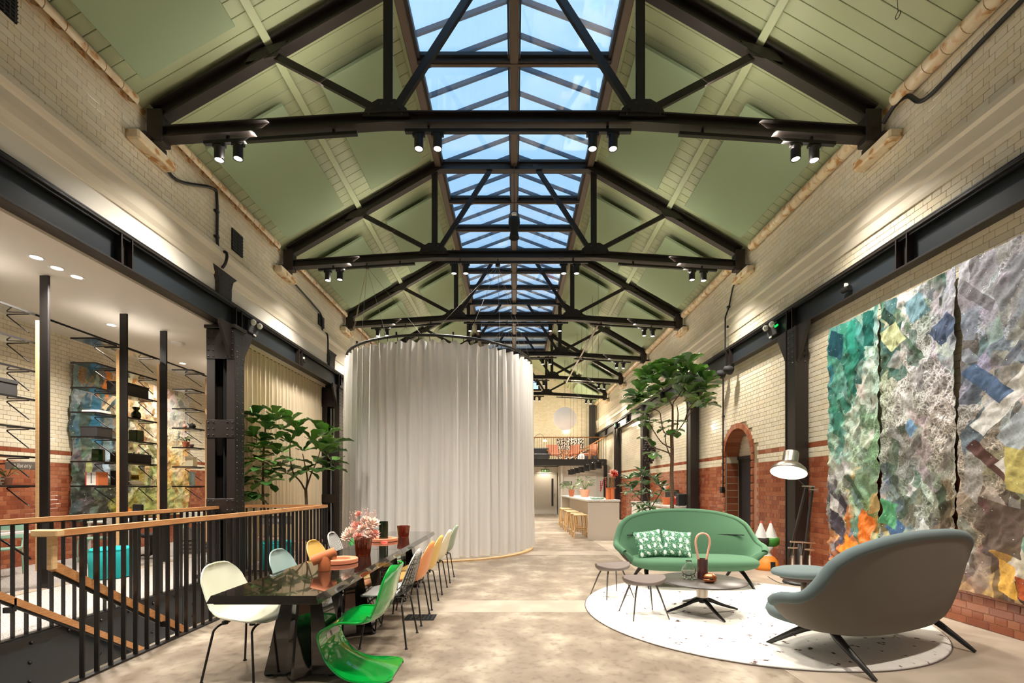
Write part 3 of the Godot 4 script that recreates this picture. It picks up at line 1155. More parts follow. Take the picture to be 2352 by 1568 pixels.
# ---------------------------------------------------------------- dining tables and chairs
func dining():
	var chains = [[2.946, 5.153], [5.165, 7.235]]
	for i in 2:
		var d0 = chains[i][0]
		var d1 = chains[i][1]
		var t = thing("dining_table", ["long black glossy dining table nearest the stair railing, with flared legs", "second black dining table, joined on behind, carrying the green vase"][i], "dining table", V(-1.617, 0, (d0 + d1) * 0.5), 0.0, "black dining tables end to end")
		var hl = (d1 - d0) * 0.5
		var s = S()
		var lo = []
		var hi = []
		for p in [[-1, -1], [1, -1], [1, 1], [-1, 1]]:
			lo.append(Vector3(p[0] * 0.360, 0.672, p[1] * (hl + (0.016 if (p[1] > 0) == (i == 0) else 0.0))))
			hi.append(Vector3(p[0] * 0.338, 0.72, p[1] * hl))
		hexa(s, lo, hi)
		obj("table_top", s, "table_black", t)
		b_box("edge_band", Vector3(0, 0.664, 0), Vector3(0.68, 0.016, hl * 2 - 0.06), "table_edge", t)
		for e in [-1, 1]:
			var z = e * (hl - 0.62)
			s = S()
			hexa(s, [Vector3(-0.26, 0.02, z - 0.14), Vector3(0.26, 0.02, z - 0.14), Vector3(0.26, 0.02, z + 0.14), Vector3(-0.26, 0.02, z + 0.14)], [Vector3(-0.13, 0.66, z - 0.08), Vector3(0.13, 0.66, z - 0.08), Vector3(0.13, 0.66, z + 0.08), Vector3(-0.13, 0.66, z + 0.08)])
			hexa(s, [Vector3(-0.10, 0.02, z + 0.14), Vector3(0.10, 0.02, z + 0.14), Vector3(0.01, 0.02, z + 0.24), Vector3(-0.01, 0.02, z + 0.24)], [Vector3(-0.06, 0.66, z + 0.08), Vector3(0.06, 0.66, z + 0.08), Vector3(0.01, 0.66, z + 0.13), Vector3(-0.01, 0.66, z + 0.13)])
			var lg = obj("leg", s, "table_black", t)
			for x in [-0.24, 0.24]:
				b_lathe("foot", v2([0.03, 0, 0.035, 0.006, 0.03, 0.022, 0, 0.022]), "black_metal", lg, Vector3(x, 0, z + 0.10), 12)
		b_box("stretcher", Vector3(0, 0.56, 0), Vector3(0.05, 0.10, hl * 2 - 1.2), "table_black", t)
	# moulded shell chairs
	var base = shell_chair("ivory")
	var row = [
		["ivory", V(-2.03, 0, 3.50), PI / 2 - 0.12, "ivory shell chair on black legs at the table end beside the stair railing"],
		["duck_blue", V(-1.95, 0, 4.28), PI / 2, "blue-grey shell chair pushed in on the railing side of the table"],
		["mustard", V(-1.95, 0, 5.02), PI / 2, "mustard yellow shell chair pushed in on the railing side of the table"],
		["tangerine", V(-1.155, 0, 4.90), -PI / 2, "orange shell chair on black legs, right behind the checked wire chair"],
		["mustard", V(-1.155, 0, 5.50), -PI / 2, "mustard yellow shell chair between the orange and the cream one, on the open side"],
		["parchment", V(-1.155, 0, 6.25), -PI / 2, "cream shell chair in front of the silvery curtain, second from the table end"],
		["celadon", V(-1.155, 0, 7.0), -PI / 2, "pale sage green shell chair at the far table end by the curtain"]]
	for i in row.size():
		var e = row[i]
		var c = base
		if i == 0:
			c.position = e[1]
			c.rotation.y = e[2]
			c.set_meta("label", e[3])
			c.set_meta("group", "moulded shell chairs at the dining tables")
		else:
			c = dup(base, e[3], e[1], e[2])
			c.get_node("shell").material_override = M[e[0]]
	wire_chair(V(-1.15, 0, 4.23), -PI / 2, "black and white checked wire chair between the glossy green and the orange chair")
	wire_chair(V(-2.08, 0, 5.86), PI / 2, "checked wire chair on the railing side, behind the mustard one")
	swoop_chair(V(-1.17, 0, 3.53), -PI / 2, "glossy green one-piece cantilever chair with a sweeping base, nearest the viewer")
	swoop_chair(V(-2.10, 0, 6.62), PI / 2, "glossy green one-piece chair partly hidden behind the pink flowers")
	table_top_things()


func chair_grid(nu, nv, cen, wid, curl, power = 5.0):
	# cen: centre line of (z, y), front of the seat to the top of the back
	var path = []
	var c := Curve2D.new()
	for i in cen.size():
		var t = (cen[mini(i + 1, cen.size() - 1)] - cen[maxi(i - 1, 0)]) / 6.0
		c.add_point(cen[i], -t, t)
	var g = []
	var ln = c.get_baked_length()
	for i in nv + 1:
		var v = 0.5 - 0.5 * cos(PI * i / nv)
		v = lerpf(v, float(i) / nv, 0.25)
		var p = c.sample_baked(v * ln, true)
		var q = c.sample_baked(minf(v * ln + 0.01, ln), true) - c.sample_baked(maxf(v * ln - 0.01, 0), true)
		q = q.normalized()
		var nrm = Vector2(q.y, -q.x)
		if nrm.dot(Vector2(0.5, 1)) < 0:
			nrm = -nrm
		var k = v * (wid.size() - 1)
		var i0 = mini(int(k), wid.size() - 2)
		var w = lerpf(wid[i0], wid[i0 + 1], smoothstep(0, 1, k - i0))
		w *= pow(maxf(0.0, 1.0 - pow(absf(2.0 * v - 1.0), power * 2.0)), 0.5) * 0.97 + 0.03
		var kc = v * (curl.size() - 1)
		var j0 = mini(int(kc), curl.size() - 2)
		var cu = lerpf(curl[j0], curl[j0 + 1], kc - j0)
		var rowp = []
		for j in nu + 1:
			var u = 2.0 * j / nu - 1.0
			var lift = cu * pow(absf(u), 2.4)
			rowp.append(Vector3(u * w, p.y + nrm.y * lift, p.x + nrm.x * lift))
		g.append(rowp)
	return g


func four_legs(t, m, seat = 0.405, sx = 0.13, fx = 0.225, fz = 0.205):
	for x in [-1, 1]:
		for z in [-1, 1]:
			var l = b_tube("leg", smooth_path([Vector3(x * 0.04, seat - 0.004, z * 0.13), Vector3(x * (sx - 0.02), seat - 0.006, z * 0.14), Vector3(x * (sx + 0.035), seat - 0.03, z * 0.15), Vector3(x * (sx + 0.05), seat - 0.09, z * 0.16), Vector3(x * fx, 0.008, z * fz)], 4), 0.0085, m, t, 8)
			b_lathe("glide", v2([0.014, 0, 0.014, 0.008, 0.006, 0.016]), m, l, Vector3(x * fx, 0, z * fz), 10)
	b_bar("cross_bar", Vector3(0, seat - 0.006, -0.15), Vector3(0, seat - 0.006, 0.15), 0.02, 0.008, m, t)


func shell_chair(m):
	var t = thing("shell_chair", "", "dining chair")
	var s = S()
	shell(s, chair_grid(16, 26, [Vector2(0.235, 0.425), Vector2(0.20, 0.445), Vector2(0.08, 0.432), Vector2(-0.06, 0.425), Vector2(-0.15, 0.445), Vector2(-0.205, 0.50), Vector2(-0.235, 0.60), Vector2(-0.265, 0.72), Vector2(-0.295, 0.83)], [0.205, 0.235, 0.24, 0.235, 0.225, 0.21, 0.165], [-0.02, 0.035, 0.07, 0.10, 0.08, 0.05, 0.025]), 0.009)
	obj("shell", s, m, t)
	for x in [-0.11, 0.11]:
		for z in [-0.11, 0.11]:
			b_lathe("shock_mount", v2([0.022, -0.022, 0.022, 0.0, 0, 0]), "black_metal", t, Vector3(x, 0.424, z), 10)
	four_legs(t, "black_metal")
	return t


func check_image():
	var im := Image.create(64, 64, false, Image.FORMAT_RGB8)
	for y in 64:
		for x in 64:
			var a = (x / 16) % 2
			var b = (y / 16) % 2
			var on = a == 1 and b == 1 or (a != b and (x + y) % 16 < 8)
			im.set_pixel(x, y, Color(0.07, 0.07, 0.07) if on else Color(0.92, 0.91, 0.88))
	return ImageTexture.create_from_image(im)


var wire0


func wire_chair(pos, turn, label):
	if wire0:
		return dup(wire0, label, pos, turn, "checked wire chairs")
	var t = thing("wire_chair", label, "dining chair", pos, turn, "checked wire chairs")
	wire0 = t
	var m = mat("check", Color.WHITE, 0.85)
	m.albedo_texture = check_image()
	m.uv1_scale = Vector3(9, 16, 1)
	var cen = [Vector2(0.23, 0.425), Vector2(0.20, 0.44), Vector2(0.08, 0.43), Vector2(-0.06, 0.425), Vector2(-0.15, 0.445), Vector2(-0.205, 0.50), Vector2(-0.235, 0.60), Vector2(-0.265, 0.72), Vector2(-0.29, 0.82)]
	var wid = [0.19, 0.225, 0.23, 0.19, 0.165, 0.18, 0.15]
	var cur = [0.0, 0.03, 0.05, 0.08, 0.06, 0.04, 0.02]
	var s = S()
	var g = chair_grid(12, 24, cen, wid, cur)
	for r in g:
		for j in r.size():
			r[j] += Vector3(0, 0.012, 0.012)
	# two upholstered lobes with an open waist
	shell(s, g.slice(0, 11), 0.016)
	obj("seat_pad", s, m, t)
	s = S()
	shell(s, g.slice(14), 0.016)
	obj("back_pad", s, m, t)
	var w = chair_grid(12, 20, cen, [0.20, 0.235, 0.24, 0.215, 0.20, 0.195, 0.155], cur)
	s = S()
	for i in range(0, 21):
		tube(s, w[i], 0.0028, 5, false)
	for j in 13:
		var line = []
		for i in 21:
			line.append(w[i][j])
		tube(s, line, 0.0028 if j > 0 and j < 12 else 0.0045, 5, false)
	obj("wire_shell", s, "black_metal", t)
	four_legs(t, "black_metal")
	return t


var swoop0


func swoop_chair(pos, turn, label):
	if swoop0:
		return dup(swoop0, label, pos, turn, "glossy green cantilever chairs")
	var t = thing("cantilever_chair", label, "dining chair", pos, turn, "glossy green cantilever chairs")
	swoop0 = t
	var s = S()
	var cen = [Vector2(-0.30, 0.83), Vector2(-0.262, 0.72), Vector2(-0.225, 0.58), Vector2(-0.165, 0.46), Vector2(-0.06, 0.41), Vector2(0.08, 0.41), Vector2(0.20, 0.395), Vector2(0.255, 0.34), Vector2(0.245, 0.26), Vector2(0.17, 0.16), Vector2(0.06, 0.085), Vector2(-0.08, 0.04), Vector2(-0.20, 0.018), Vector2(-0.27, 0.010)]
	var wid = [0.17, 0.215, 0.235, 0.245, 0.25, 0.25, 0.245, 0.22, 0.20, 0.215, 0.24, 0.25, 0.245, 0.22]
	var g = []
	var c := Curve2D.new()
	for i in cen.size():
		var tt = (cen[mini(i + 1, cen.size() - 1)] - cen[maxi(i - 1, 0)]) / 6.0
		c.add_point(cen[i], -tt, tt)
	for i in 53:
		var f = i / 52.0 * (cen.size() - 1)
		var i0 = mini(int(f), cen.size() - 2)
		var p = c.sample(i0, f - i0)
		var w = lerpf(wid[i0], wid[i0 + 1], f - i0)
		if i < 6:
			w *= 0.62 + 0.38 * sqrt(1.0 - pow(1.0 - i / 6.0, 2))
		if i > 47:
			w *= 0.75 + 0.25 * sqrt(1.0 - pow((i - 47) / 5.0, 2))
		var rowp = []
		for j in 21:
			var u = 2.0 * j / 20 - 1.0
			var e = pow(absf(u), 2.6)
			var q = Vector3(-u * w, p.y, p.x)
			if f < 3.0:
				q += Vector3(0, 0, 0.05 * e)
			elif f < 6.0:
				q += Vector3(0, 0.035 * e * clampf(6.0 - f, 0, 1), 0.05 * e * clampf(4.0 - f, 0, 1))
			elif f > 7.5:
				var k = clampf((f - 7.5) / 2.5, 0, 1)
				q.y = lerpf(q.y, 0.012, 0.85 * e * k)
				q.z -= 0.05 * e * k * clampf(11.0 - f, 0, 1)
			rowp.append(q)
		g.append(rowp)
	shell(s, g, 0.011)
	obj("shell", s, "gloss_green", t)
	# rolled edge
	for j in [0, 20]:
		var line = []
		for i in range(0, 53):
			line.append(g[i][j])
		b_tube("rim", line, 0.008, "gloss_green", t, 8)
	return t


func petal_ball(par, called, c, r, n, m, seed_):
	var s = S()
	var q := RandomNumberGenerator.new()
	q.seed = seed_
	for i in n:
		var d = Vector3(q.randf_range(-1, 1), q.randf_range(-0.45, 1), q.randf_range(-1, 1)).normalized()
		var a = d.cross(Vector3(0.3, 1, 0.2)).normalized()
		var b = d.cross(a)
		var l = r * q.randf_range(0.75, 1.05)
		var w = r * 0.24
		var p0 = c + d * r * 0.15
		var p1 = c + d * l * 0.65 + b * w * 0.35
		var p2 = c + d * l
		quad(s, p0, p1 + a * w, p2, p1 - a * w)
	return obj(called, s, m, par)


func fluted(s, r0, r1, h, lobes, depth, wall_):
	# open vase with scalloped wall, outside then inside
	var prof = [[0.0, 0.0, 0.0], [r0, 0.0, 1.0], [lerpf(r0, r1, 0.5), h * 0.5, 1.0], [r1, h, 1.0], [r1 - wall_, h, 1.0], [lerpf(r0, r1, 0.5) - wall_, h * 0.5, 1.0], [r0 - wall_, 0.012, 1.0], [0.0, 0.012, 0.0]]
	var n = 72
	for i in prof.size() - 1:
		s.set_smooth_group(i + 3)
		for k in n:
			var p = []
			for q in [[i, k], [i, k + 1], [i + 1, k + 1], [i + 1, k]]:
				var a = TAU * q[1] / n
				var rr = prof[q[0]][0] * (1.0 - depth * prof[q[0]][2] * (0.5 - 0.5 * cos(lobes * a)))
				p.append(Vector3(rr * cos(a), prof[q[0]][1], -rr * sin(a)))
			quad(s, p[0], p[1], p[2], p[3])
	s.set_smooth_group(-1)


func ring_dish(pos, r, label):
	var t = thing("ring_dish", label, "dish", pos, 0.0, "terracotta ring dishes")
	b_lathe("body", v2([0.0, 0.0, r * 0.96, 0.0, r, 0.006, r, 0.034, r * 0.985, 0.040, r * 0.62, 0.040, r * 0.60, 0.036, r * 0.56, 0.016, 0.0, 0.013]), "terracotta", t, Vector3.ZERO, 48, true)
	return t


func table_top_things():
	var y = 0.72
	ring_dish(V(-1.625, y, 4.25), 0.165, "terracotta ring dish in front of the flower vase")
	ring_dish(V(-1.70, y, 5.95), 0.18, "terracotta ring dish under the dark green vase")
	# clay object: a leaning tube on a stubby body
	var t = thing("clay_sculpture", "orange clay sculpture of crossed tubes standing on the near table", "sculpture", V(-1.60, y, 3.83))
	b_lathe("body", v2([0.0, 0, 0.048, 0.0, 0.05, 0.004, 0.05, 0.12, 0.04, 0.14, 0.0, 0.14]), "clay_orange", t, Vector3(0.01, 0, 0), 24)
	b_tube("barrel", [Vector3(-0.075, 0.088, 0.05), Vector3(0.0, 0.12, 0.01), Vector3(0.09, 0.155, -0.03)], 0.042, "clay_orange", t, 20)
	b_tube("spout", [Vector3(0.075, 0.165, -0.02), Vector3(0.082, 0.09, -0.015)], 0.026, "clay_orange", t, 16)
	# vases
	t = thing("amber_vase", "fluted amber glass vase holding pink and white flowers on the table", "vase", V(-1.56, y, 4.72))
	var s = S()
	fluted(s, 0.075, 0.095, 0.17, 8, 0.16, 0.008)
	obj("glass", s, "amber_glass", t)
	t = thing("flower_bunch", "bunch of pale pink carnations and lisianthus in the amber vase", "flowers", V(-1.56, y + 0.02, 4.72))
	var heads = [[-0.11, 0.20, 0.06, 0.085], [-0.08, 0.27, -0.02, 0.07], [0.02, 0.25, 0.05, 0.075], [0.10, 0.30, 0.02, 0.095], [0.13, 0.20, 0.06, 0.07], [0.0, 0.33, -0.05, 0.06], [-0.05, 0.40, 0.0, 0.045], [0.08, 0.20, 0.09, 0.06], [-0.14, 0.17, 0.10, 0.065], [-0.02, 0.18, 0.11, 0.06], [0.04, 0.31, -0.09, 0.07]]
	for i in heads.size():
		var h = heads[i]
		var c = Vector3(h[0], h[1], h[2])
		var fl = petal_ball(t, "flower", c, h[3], 70, ["petal_pale", "petal_pink", "petal_pale", "petal_pale", "petal_pink"][i % 5], 40 + i)
		b_tube("stem", smooth_path([Vector3(h[0] * 0.2, 0.0, h[2] * 0.2), Vector3(h[0] * 0.4, h[1] * 0.5, h[2] * 0.4), c], 4), 0.0025, "stem", fl, 5)
	s = S()
	var q := RandomNumberGenerator.new()
	q.seed = 5
	for i in 60:
		var a = Vector3(q.randf_range(-0.15, 0.15), q.randf_range(0.2, 0.46), q.randf_range(-0.1, 0.12))
		tube(s, [Vector3(a.x * 0.3, 0.12, a.z * 0.3), a], 0.0012, 4, false)
		lathe(s, v2([0, -0.006, 0.006, 0, 0, 0.007]), 6, Transform3D(Basis(), a))
	obj("filler_sprigs", s, "petal_pink", t, "stuff")
	t = thing("green_vase", "tall dark green glass cylinder vase with a coral red disc, on the ring dish", "vase", V(-1.70, y + 0.016, 5.95))
	b_lathe("cylinder", v2([0.0, 0.0, 0.056, 0.0, 0.058, 0.004, 0.058, 0.24, 0.050, 0.24, 0.050, 0.02, 0, 0.018]), "green_glass", t, Vector3.ZERO, 36, true)
	var dk = b_lathe("disc", v2([0.0, -0.012, 0.06, -0.012, 0.070, -0.005, 0.070, 0.005, 0.06, 0.012, 0, 0.012]), "coral", t, Vector3(0.055, 0.17, 0.066), 36)
	dk.basis = Basis(Vector3.RIGHT, PI / 2)
	t = thing("amber_tumbler", "wide scalloped amber glass vase standing empty near the table end", "vase", V(-1.555, y, 6.42))
	s = S()
	fluted(s, 0.072, 0.092, 0.16, 6, 0.20, 0.008)
	obj("glass", s, "amber_glass", t)


# ---------------------------------------------------------------- lounge
func sofa_plan(phi, a, b, n = 2.5):
	var s = sin(phi)
	var c = cos(phi)
	return Vector2(a * signf(s) * pow(absf(s), 2.0 / n), -b * signf(c) * pow(absf(c), 2.0 / n))


func sofa(called, label, pos, turn, cloth, edge, outer):
	var t = thing(called, label, "sofa", pos, turn)
	var N = 80
	var hc := Curve.new()
	hc.max_value = 2.0
	for q in [[0, 1.055, 0], [22, 1.03, -0.25], [45, 0.95, -0.5], [58, 0.86, -0.9], [70, 0.70, -1.3], [80, 0.605, -0.6], [92, 0.565, -0.2], [112, 0.50, -0.5]]:
		hc.add_point(Vector2(q[0] / 112.0, q[1]), q[2], q[2])
	var pm = deg_to_rad(112)
	var out = []
	var inn = []
	var top = []
	for i in 15:
		out.append([])
	for i in 15:
		inn.append([])
	for j in N + 1:
		var u = 2.0 * j / N - 1.0
		var phi = u * pm
		var h = hc.sample(absf(u))
		for i in 15:
			var v = i / 14.0
			var f = pow(v, 0.75)
			# outside: from the underside up to the rim
			var a = lerpf(0.72, 1.10, pow(f, 0.62))
			var b = lerpf(0.30, 0.46, pow(f, 0.8))
			var p = sofa_plan(phi, a, b)
			out[i].append(Vector3(p.x, lerpf(0.255, h, v), p.y))
			# inside: from the seat up to the rim
			var a2 = lerpf(0.86, 1.03, pow(v, 0.8)) - 0.02 * sin(v * PI)
			var b2 = lerpf(0.22, 0.385, v) - 0.02 * sin(v * PI)
			p = sofa_plan(phi, a2, b2)
			inn[i].append(Vector3(p.x, lerpf(0.38, h, v), p.y))
		top.append((out[14][j] + inn[14][j]) * 0.5 + Vector3(0, -0.012, 0))
	var s = S()
	sheet(s, out, true)
	# underside
	s.set_smooth_group(-1)
	for j in N:
		ft(s, out[0][j], out[0][j + 1], Vector3(0, 0.235, 0.05), Vector3(0, 1, 0))
	ft(s, out[0][0], out[0][N], Vector3(0, 0.235, 0.05), Vector3(0, 1, 0))
	obj("outer_shell", s, outer, t)
	s = S()
	sheet(s, inn, false)
	obj("back_upholstery", s, cloth, t)
	b_tube("padded_rim", top, 0.045, edge, t, 12)
	# arm ends
	for j in [0, N]:
		s = S()
		var line_o = []
		var line_i = []
		for i in 15:
			line_o.append(out[i][j])
			line_i.append(inn[i][j])
		var fwd = Vector3(0, 0, 0.045)
		var g = []
		for i in 15:
			var mid = (line_o[i] + line_i[i]) * 0.5 + fwd
			g.append([line_o[i], line_o[i].lerp(mid, 0.55) + fwd * 0.35, mid, line_i[i].lerp(mid, 0.55) + fwd * 0.35, line_i[i]])
		sheet(s, g, j == 0)
		obj("arm_end", s, edge, t)
	# seat cushion
	s = S()
	var rim = []
	for k in 49:
		var a = TAU * k / 48.0
		var p = Vector2(signf(cos(a)) * pow(absf(cos(a)), 0.55) * 0.90, signf(sin(a)) * pow(absf(sin(a)), 0.7))
		p.y = p.y * 0.46 + 0.10 if p.y > 0 else p.y * 0.34 + 0.10
		rim.append(p)
	var g = []
	for q in [[0.0, 0.265], [0.86, 0.27], [0.97, 0.30], [1.0, 0.345], [0.985, 0.385], [0.93, 0.412], [0.6, 0.425], [0.0, 0.425]]:
		var r = []
		for p in rim:
			r.append(Vector3(p.x * q[0], q[1], (p.y - 0.1) * q[0] + 0.1))
		g.append(r)
	sheet(s, g, false)
	obj("seat_cushion", s, cloth, t)
	# crease across the back, its shade drawn as a black tube
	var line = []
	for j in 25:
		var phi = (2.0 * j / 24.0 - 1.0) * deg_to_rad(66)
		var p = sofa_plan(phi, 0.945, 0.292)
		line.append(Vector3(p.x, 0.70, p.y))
	b_tube("dark_crease", line, 0.008, "black_gap", t, 6)
	for x in [-1, 1]:
		for z in [-1, 1]:
			s = S()
			var a = Vector3(x * 0.58, 0.26, z * 0.05 + 0.02)
			var b = Vector3(x * 0.68, 0.225, z * 0.14 + 0.02)
			var c = Vector3(x * 0.72, 0.008, z * 0.44 + 0.03)
			tube(s, smooth_path([a, b, c], 4), [0.02, 0.03, 0.034, 0.034, 0.032, 0.028, 0.024, 0.02, 0.014].slice(0, 9), 8)
			obj("leg", s, "black_metal", t)
	b_box("under_frame", Vector3(0, 0.245, 0.02), Vector3(1.2, 0.02, 0.12), "black_metal", t)
	return t


func print_image():
	var im := Image.create(256, 256, false, Image.FORMAT_RGB8)
	var n := FastNoiseLite.new()
	n.seed = 4
	n.frequency = 0.03
	var q := RandomNumberGenerator.new()
	q.seed = 3
	var blobs = []
	for i in 16:
		blobs.append([Vector2((i % 4) * 64 + 20 + q.randf() * 24, (i / 4) * 64 + 18 + q.randf() * 28), q.randf_range(-0.9, 0.9)])
	for y in 256:
		for x in 256:
			var c = Color(0.22, 0.45, 0.32)
			var p = Vector2(x, y)
			if absf(n.get_noise_2d(x, y)) < 0.045:
				c = Color(0.88, 0.92, 0.86)
			for b in blobs:
				var d = (p - b[0]).rotated(b[1])
				var r = Vector2(d.x / 13.0, d.y / 25.0).length() + 0.18 * n.get_noise_2d(x * 2.0, y * 2.0)
				if r < 1.0:
					c = Color(0.93, 0.93, 0.89) if r < 0.85 else Color(0.55, 0.70, 0.58)
				if r < 0.16:
					c = Color(0.80, 0.72, 0.66)
			im.set_pixel(x, y, c)
	return ImageTexture.create_from_image(im)


func cushion(label, pos, basis_, m):
	var t = thing("cushion", label, "cushion", pos, 0.0, "patterned cushions on the green sofa")
	t.basis = basis_
	var s = S()
	for side in [-1, 1]:
		var g = []
		for i in 15:
			var r = []
			for j in 15:
				var u = 2.0 * j / 14 - 1.0
				var v = 2.0 * i / 14 - 1.0
				var e = (1.0 - u * u) * (1.0 - v * v)
				var pin = 1.0 - 0.07 * (1.0 - u * u) * absf(v) - 0.07 * (1.0 - v * v) * absf(u)
				r.append(Vector3(u * 0.215 * pin, v * 0.205 * pin, side * 0.075 * pow(maxf(e, 0.0), 0.42)))
			g.append(r)
		sheet(s, g, side < 0, 5)
	obj("cover", s, m, t)
	return t


func lounge():
	# round rug
	var t = thing("round_rug", "large round off-white rug with scattered dark flecks under the sofas", "rug", V(2.6, 0, 5.26))
	b_lathe("pile", v2([1.755, 0.0, 1.76, 0.008, 1.75, 0.018, 1.72, 0.022, 0.0, 0.022]), "rug", t, Vector3.ZERO, 128)
	b_lathe("binding", v2([1.764, 0.0, 1.768, 0.004, 1.764, 0.010]), "rug_edge", t, Vector3.ZERO, 128)
	var gs = sofa("curved_sofa", "green curved sofa with high back, two patterned cushions and dark splayed legs", V(2.575, 0, 6.72), 0.0, "sofa_green", "sofa_green", "sofa_shell")
	var bs = sofa("curved_sofa", "grey curved sofa seen from behind, its rim piped in blue-grey cloth", V(3.13, 0, 4.0), 0.0, "sofa_blue", "sofa_blue", "sofa_grey")
	bs.rotation.y = PI + deg_to_rad(24.0)
	var m = mat("cushion_print", Color.WHITE, 0.85)
	m.albedo_texture = print_image()
	cushion("green and white patterned cushion nearer the sofa arm", V(1.955, 0.60, 6.60), Basis(Vector3.UP, 0.15) * Basis(Vector3(0, 0, 1), 0.10) * Basis(Vector3.RIGHT, -0.42), m)
	cushion("green and white patterned cushion leaning on its twin, nearer the middle of the sofa", V(2.335, 0.60, 6.58), Basis(Vector3.UP, -0.12) * Basis(Vector3(0, 0, 1), -0.09) * Basis(Vector3.RIGHT, -0.45), m)
	# footstool between the sofas
	t = thing("footstool", "oval blue-grey upholstered footstool on a swivel base between the sofas", "footstool", V(3.50, 0, 5.52), 0.35)
	var s = S()
	var g = []
	for q in [[0.0, 0.35], [0.80, 0.355], [0.97, 0.375], [1.0, 0.40], [0.96, 0.425], [0.80, 0.442], [0.0, 0.448]]:
		var r = []
		for k in 41:
			var a = TAU * k / 40.0
			r.append(Vector3(cos(a) * 0.42 * q[0], q[1], sin(a) * 0.30 * q[0]))
		g.append(r)
	sheet(s, g, false)
	obj("pad", s, "sofa_blue", t)
	s = S()
	g = []
	for q in [[0.0, 0.30], [0.55, 0.305], [0.72, 0.33], [0.76, 0.352]]:
		var r = []
		for k in 41:
			var a = TAU * k / 40.0
			r.append(Vector3(cos(a) * 0.42 * q[0], q[1], sin(a) * 0.30 * q[0]))
		g.append(r)
	sheet(s, g, false)
	obj("tray", s, "sofa_shell", t)
	b_lathe("column", v2([0.035, 0.10, 0.035, 0.31, 0, 0.31]), "brushed", t, Vector3.ZERO, 20)
	for k in 4:
		var a = PI / 4 + k * PI / 2
		var d = Vector3(cos(a), 0, sin(a))
		s = S()
		tube(s, [Vector3(0, 0.13, 0), d * 0.10 + Vector3(0, 0.11, 0), d * 0.32 + Vector3(0, 0.012, 0)], [0.03, 0.026, 0.012], 8)
		obj("leg", s, "black_metal", t)
	# low round table
	t = thing("coffee_table", "low round dark wood coffee table on a steel column with four-star base", "coffee table", V(2.114, 0.022, 5.14))
	b_lathe("table_top", v2([0.0, 0.340, 0.45, 0.340, 0.466, 0.352, 0.462, 0.358, 0.0, 0.358]), "dark_wood", t, Vector3.ZERO, 72)
	b_lathe("column", v2([0.062, 0.16, 0.062, 0.34]), "brushed", t, Vector3.ZERO, 32)
	b_lathe("hub", v2([0.0, 0.10, 0.03, 0.10, 0.062, 0.14, 0.066, 0.165, 0.0, 0.165]), "black_metal", t, Vector3.ZERO, 24)
	for k in 4:
		var a = deg_to_rad(-8) + k * PI / 2
		var d = Vector3(cos(a), 0, sin(a))
		s = S()
		tube(s, smooth_path([d * 0.02 + Vector3(0, 0.14, 0), d * 0.10 + Vector3(0, 0.125, 0), d * 0.24 + Vector3(0, 0.07, 0), d * 0.43 + Vector3(0, 0.012, 0)], 3), [0.022, 0.024, 0.025, 0.024, 0.022, 0.02, 0.018, 0.016, 0.014, 0.010], 8)
		obj("leg", s, "black_metal", t)
	# moulded stools
	var stool = stool_thing()
	stool.position = V(1.41, 0.022, 4.99)
	stool.rotation.y = 0.15
	stool.set_meta("label", "brown moulded stool with thin splayed legs on the rug, nearer the viewer")
	dup(stool, "brown moulded stool with thin splayed legs at the rug edge, farther from the viewer", V(1.262, 0.012, 5.90), 0.35, "brown moulded stools")
	# things on the coffee table
	var y = 0.38
	t = thing("glass_flask", "bulbous clear glass flask on little feet on the coffee table", "flask", V(1.985, y, 5.20))
	b_lathe("flask", v2([0.0, 0.045, 0.03, 0.035, 0.065, 0.055, 0.082, 0.09, 0.07, 0.13, 0.04, 0.165, 0.030, 0.195, 0.035, 0.205, 0.030, 0.207, 0.026, 0.195, 0.036, 0.163, 0.064, 0.128, 0.075, 0.09, 0.060, 0.062, 0.03, 0.045, 0.0, 0.05]), "clear_glass", t, Vector3.ZERO, 32)
	for k in 6:
		var a = TAU * k / 6.0 + 0.3
		s = S()
		lathe(s, v2([0.0, 0.0, 0.014, 0.003, 0.016, 0.014, 0.010, 0.035, 0.0, 0.05]), 12, Transform3D(Basis(), Vector3(cos(a) * 0.06, 0, sin(a) * 0.06)))
		obj("foot", s, "clear_glass", t)
	t = thing("loop_vase", "oxblood ceramic cylinder vase with a tall pink rope loop handle", "vase", V(2.142, y, 5.20))
	b_lathe("cylinder", v2([0.0, 0.0, 0.055, 0.0, 0.058, 0.004, 0.058, 0.225, 0.052, 0.226, 0.052, 0.02, 0.0, 0.02]), "oxblood", t, Vector3.ZERO, 36, true)
	b_tube("loop_handle", smooth_path([Vector3(-0.045, 0.15, 0), Vector3(-0.048, 0.23, 0), Vector3(-0.068, 0.33, 0), Vector3(-0.078, 0.42, 0), Vector3(-0.055, 0.49, 0), Vector3(0.0, 0.515, 0), Vector3(0.058, 0.49, 0), Vector3(0.082, 0.42, 0), Vector3(0.068, 0.33, 0), Vector3(0.048, 0.23, 0), Vector3(0.045, 0.15, 0)], 5), 0.012, "blush", t, 10)
	t = thing("gold_shell", "small rounded copper-coloured shell with a slit on the coffee table", "ornament", V(2.135, y, 4.99))
	for e in [0, 1]:
		s = S()
		var prof = v2([0.0, 0.0, 0.045, 0.004, 0.068, 0.02, 0.072, 0.035, 0.066, 0.042]) if e == 0 else v2([0.066, 0.048, 0.070, 0.058, 0.058, 0.082, 0.03, 0.098, 0.0, 0.102])
		lathe(s, prof, 32, Transform3D(Basis(Vector3(0, 0, 1), -0.08 * e).scaled(Vector3(1, 1, 0.8)), Vector3.ZERO))
		obj(["lower_half", "upper_half"][e], s, "copper", t)
	b_lathe("core", v2([0.0, 0.02, 0.055, 0.035, 0.055, 0.052, 0.0, 0.06]), "black_gap", t, Vector3.ZERO, 20)
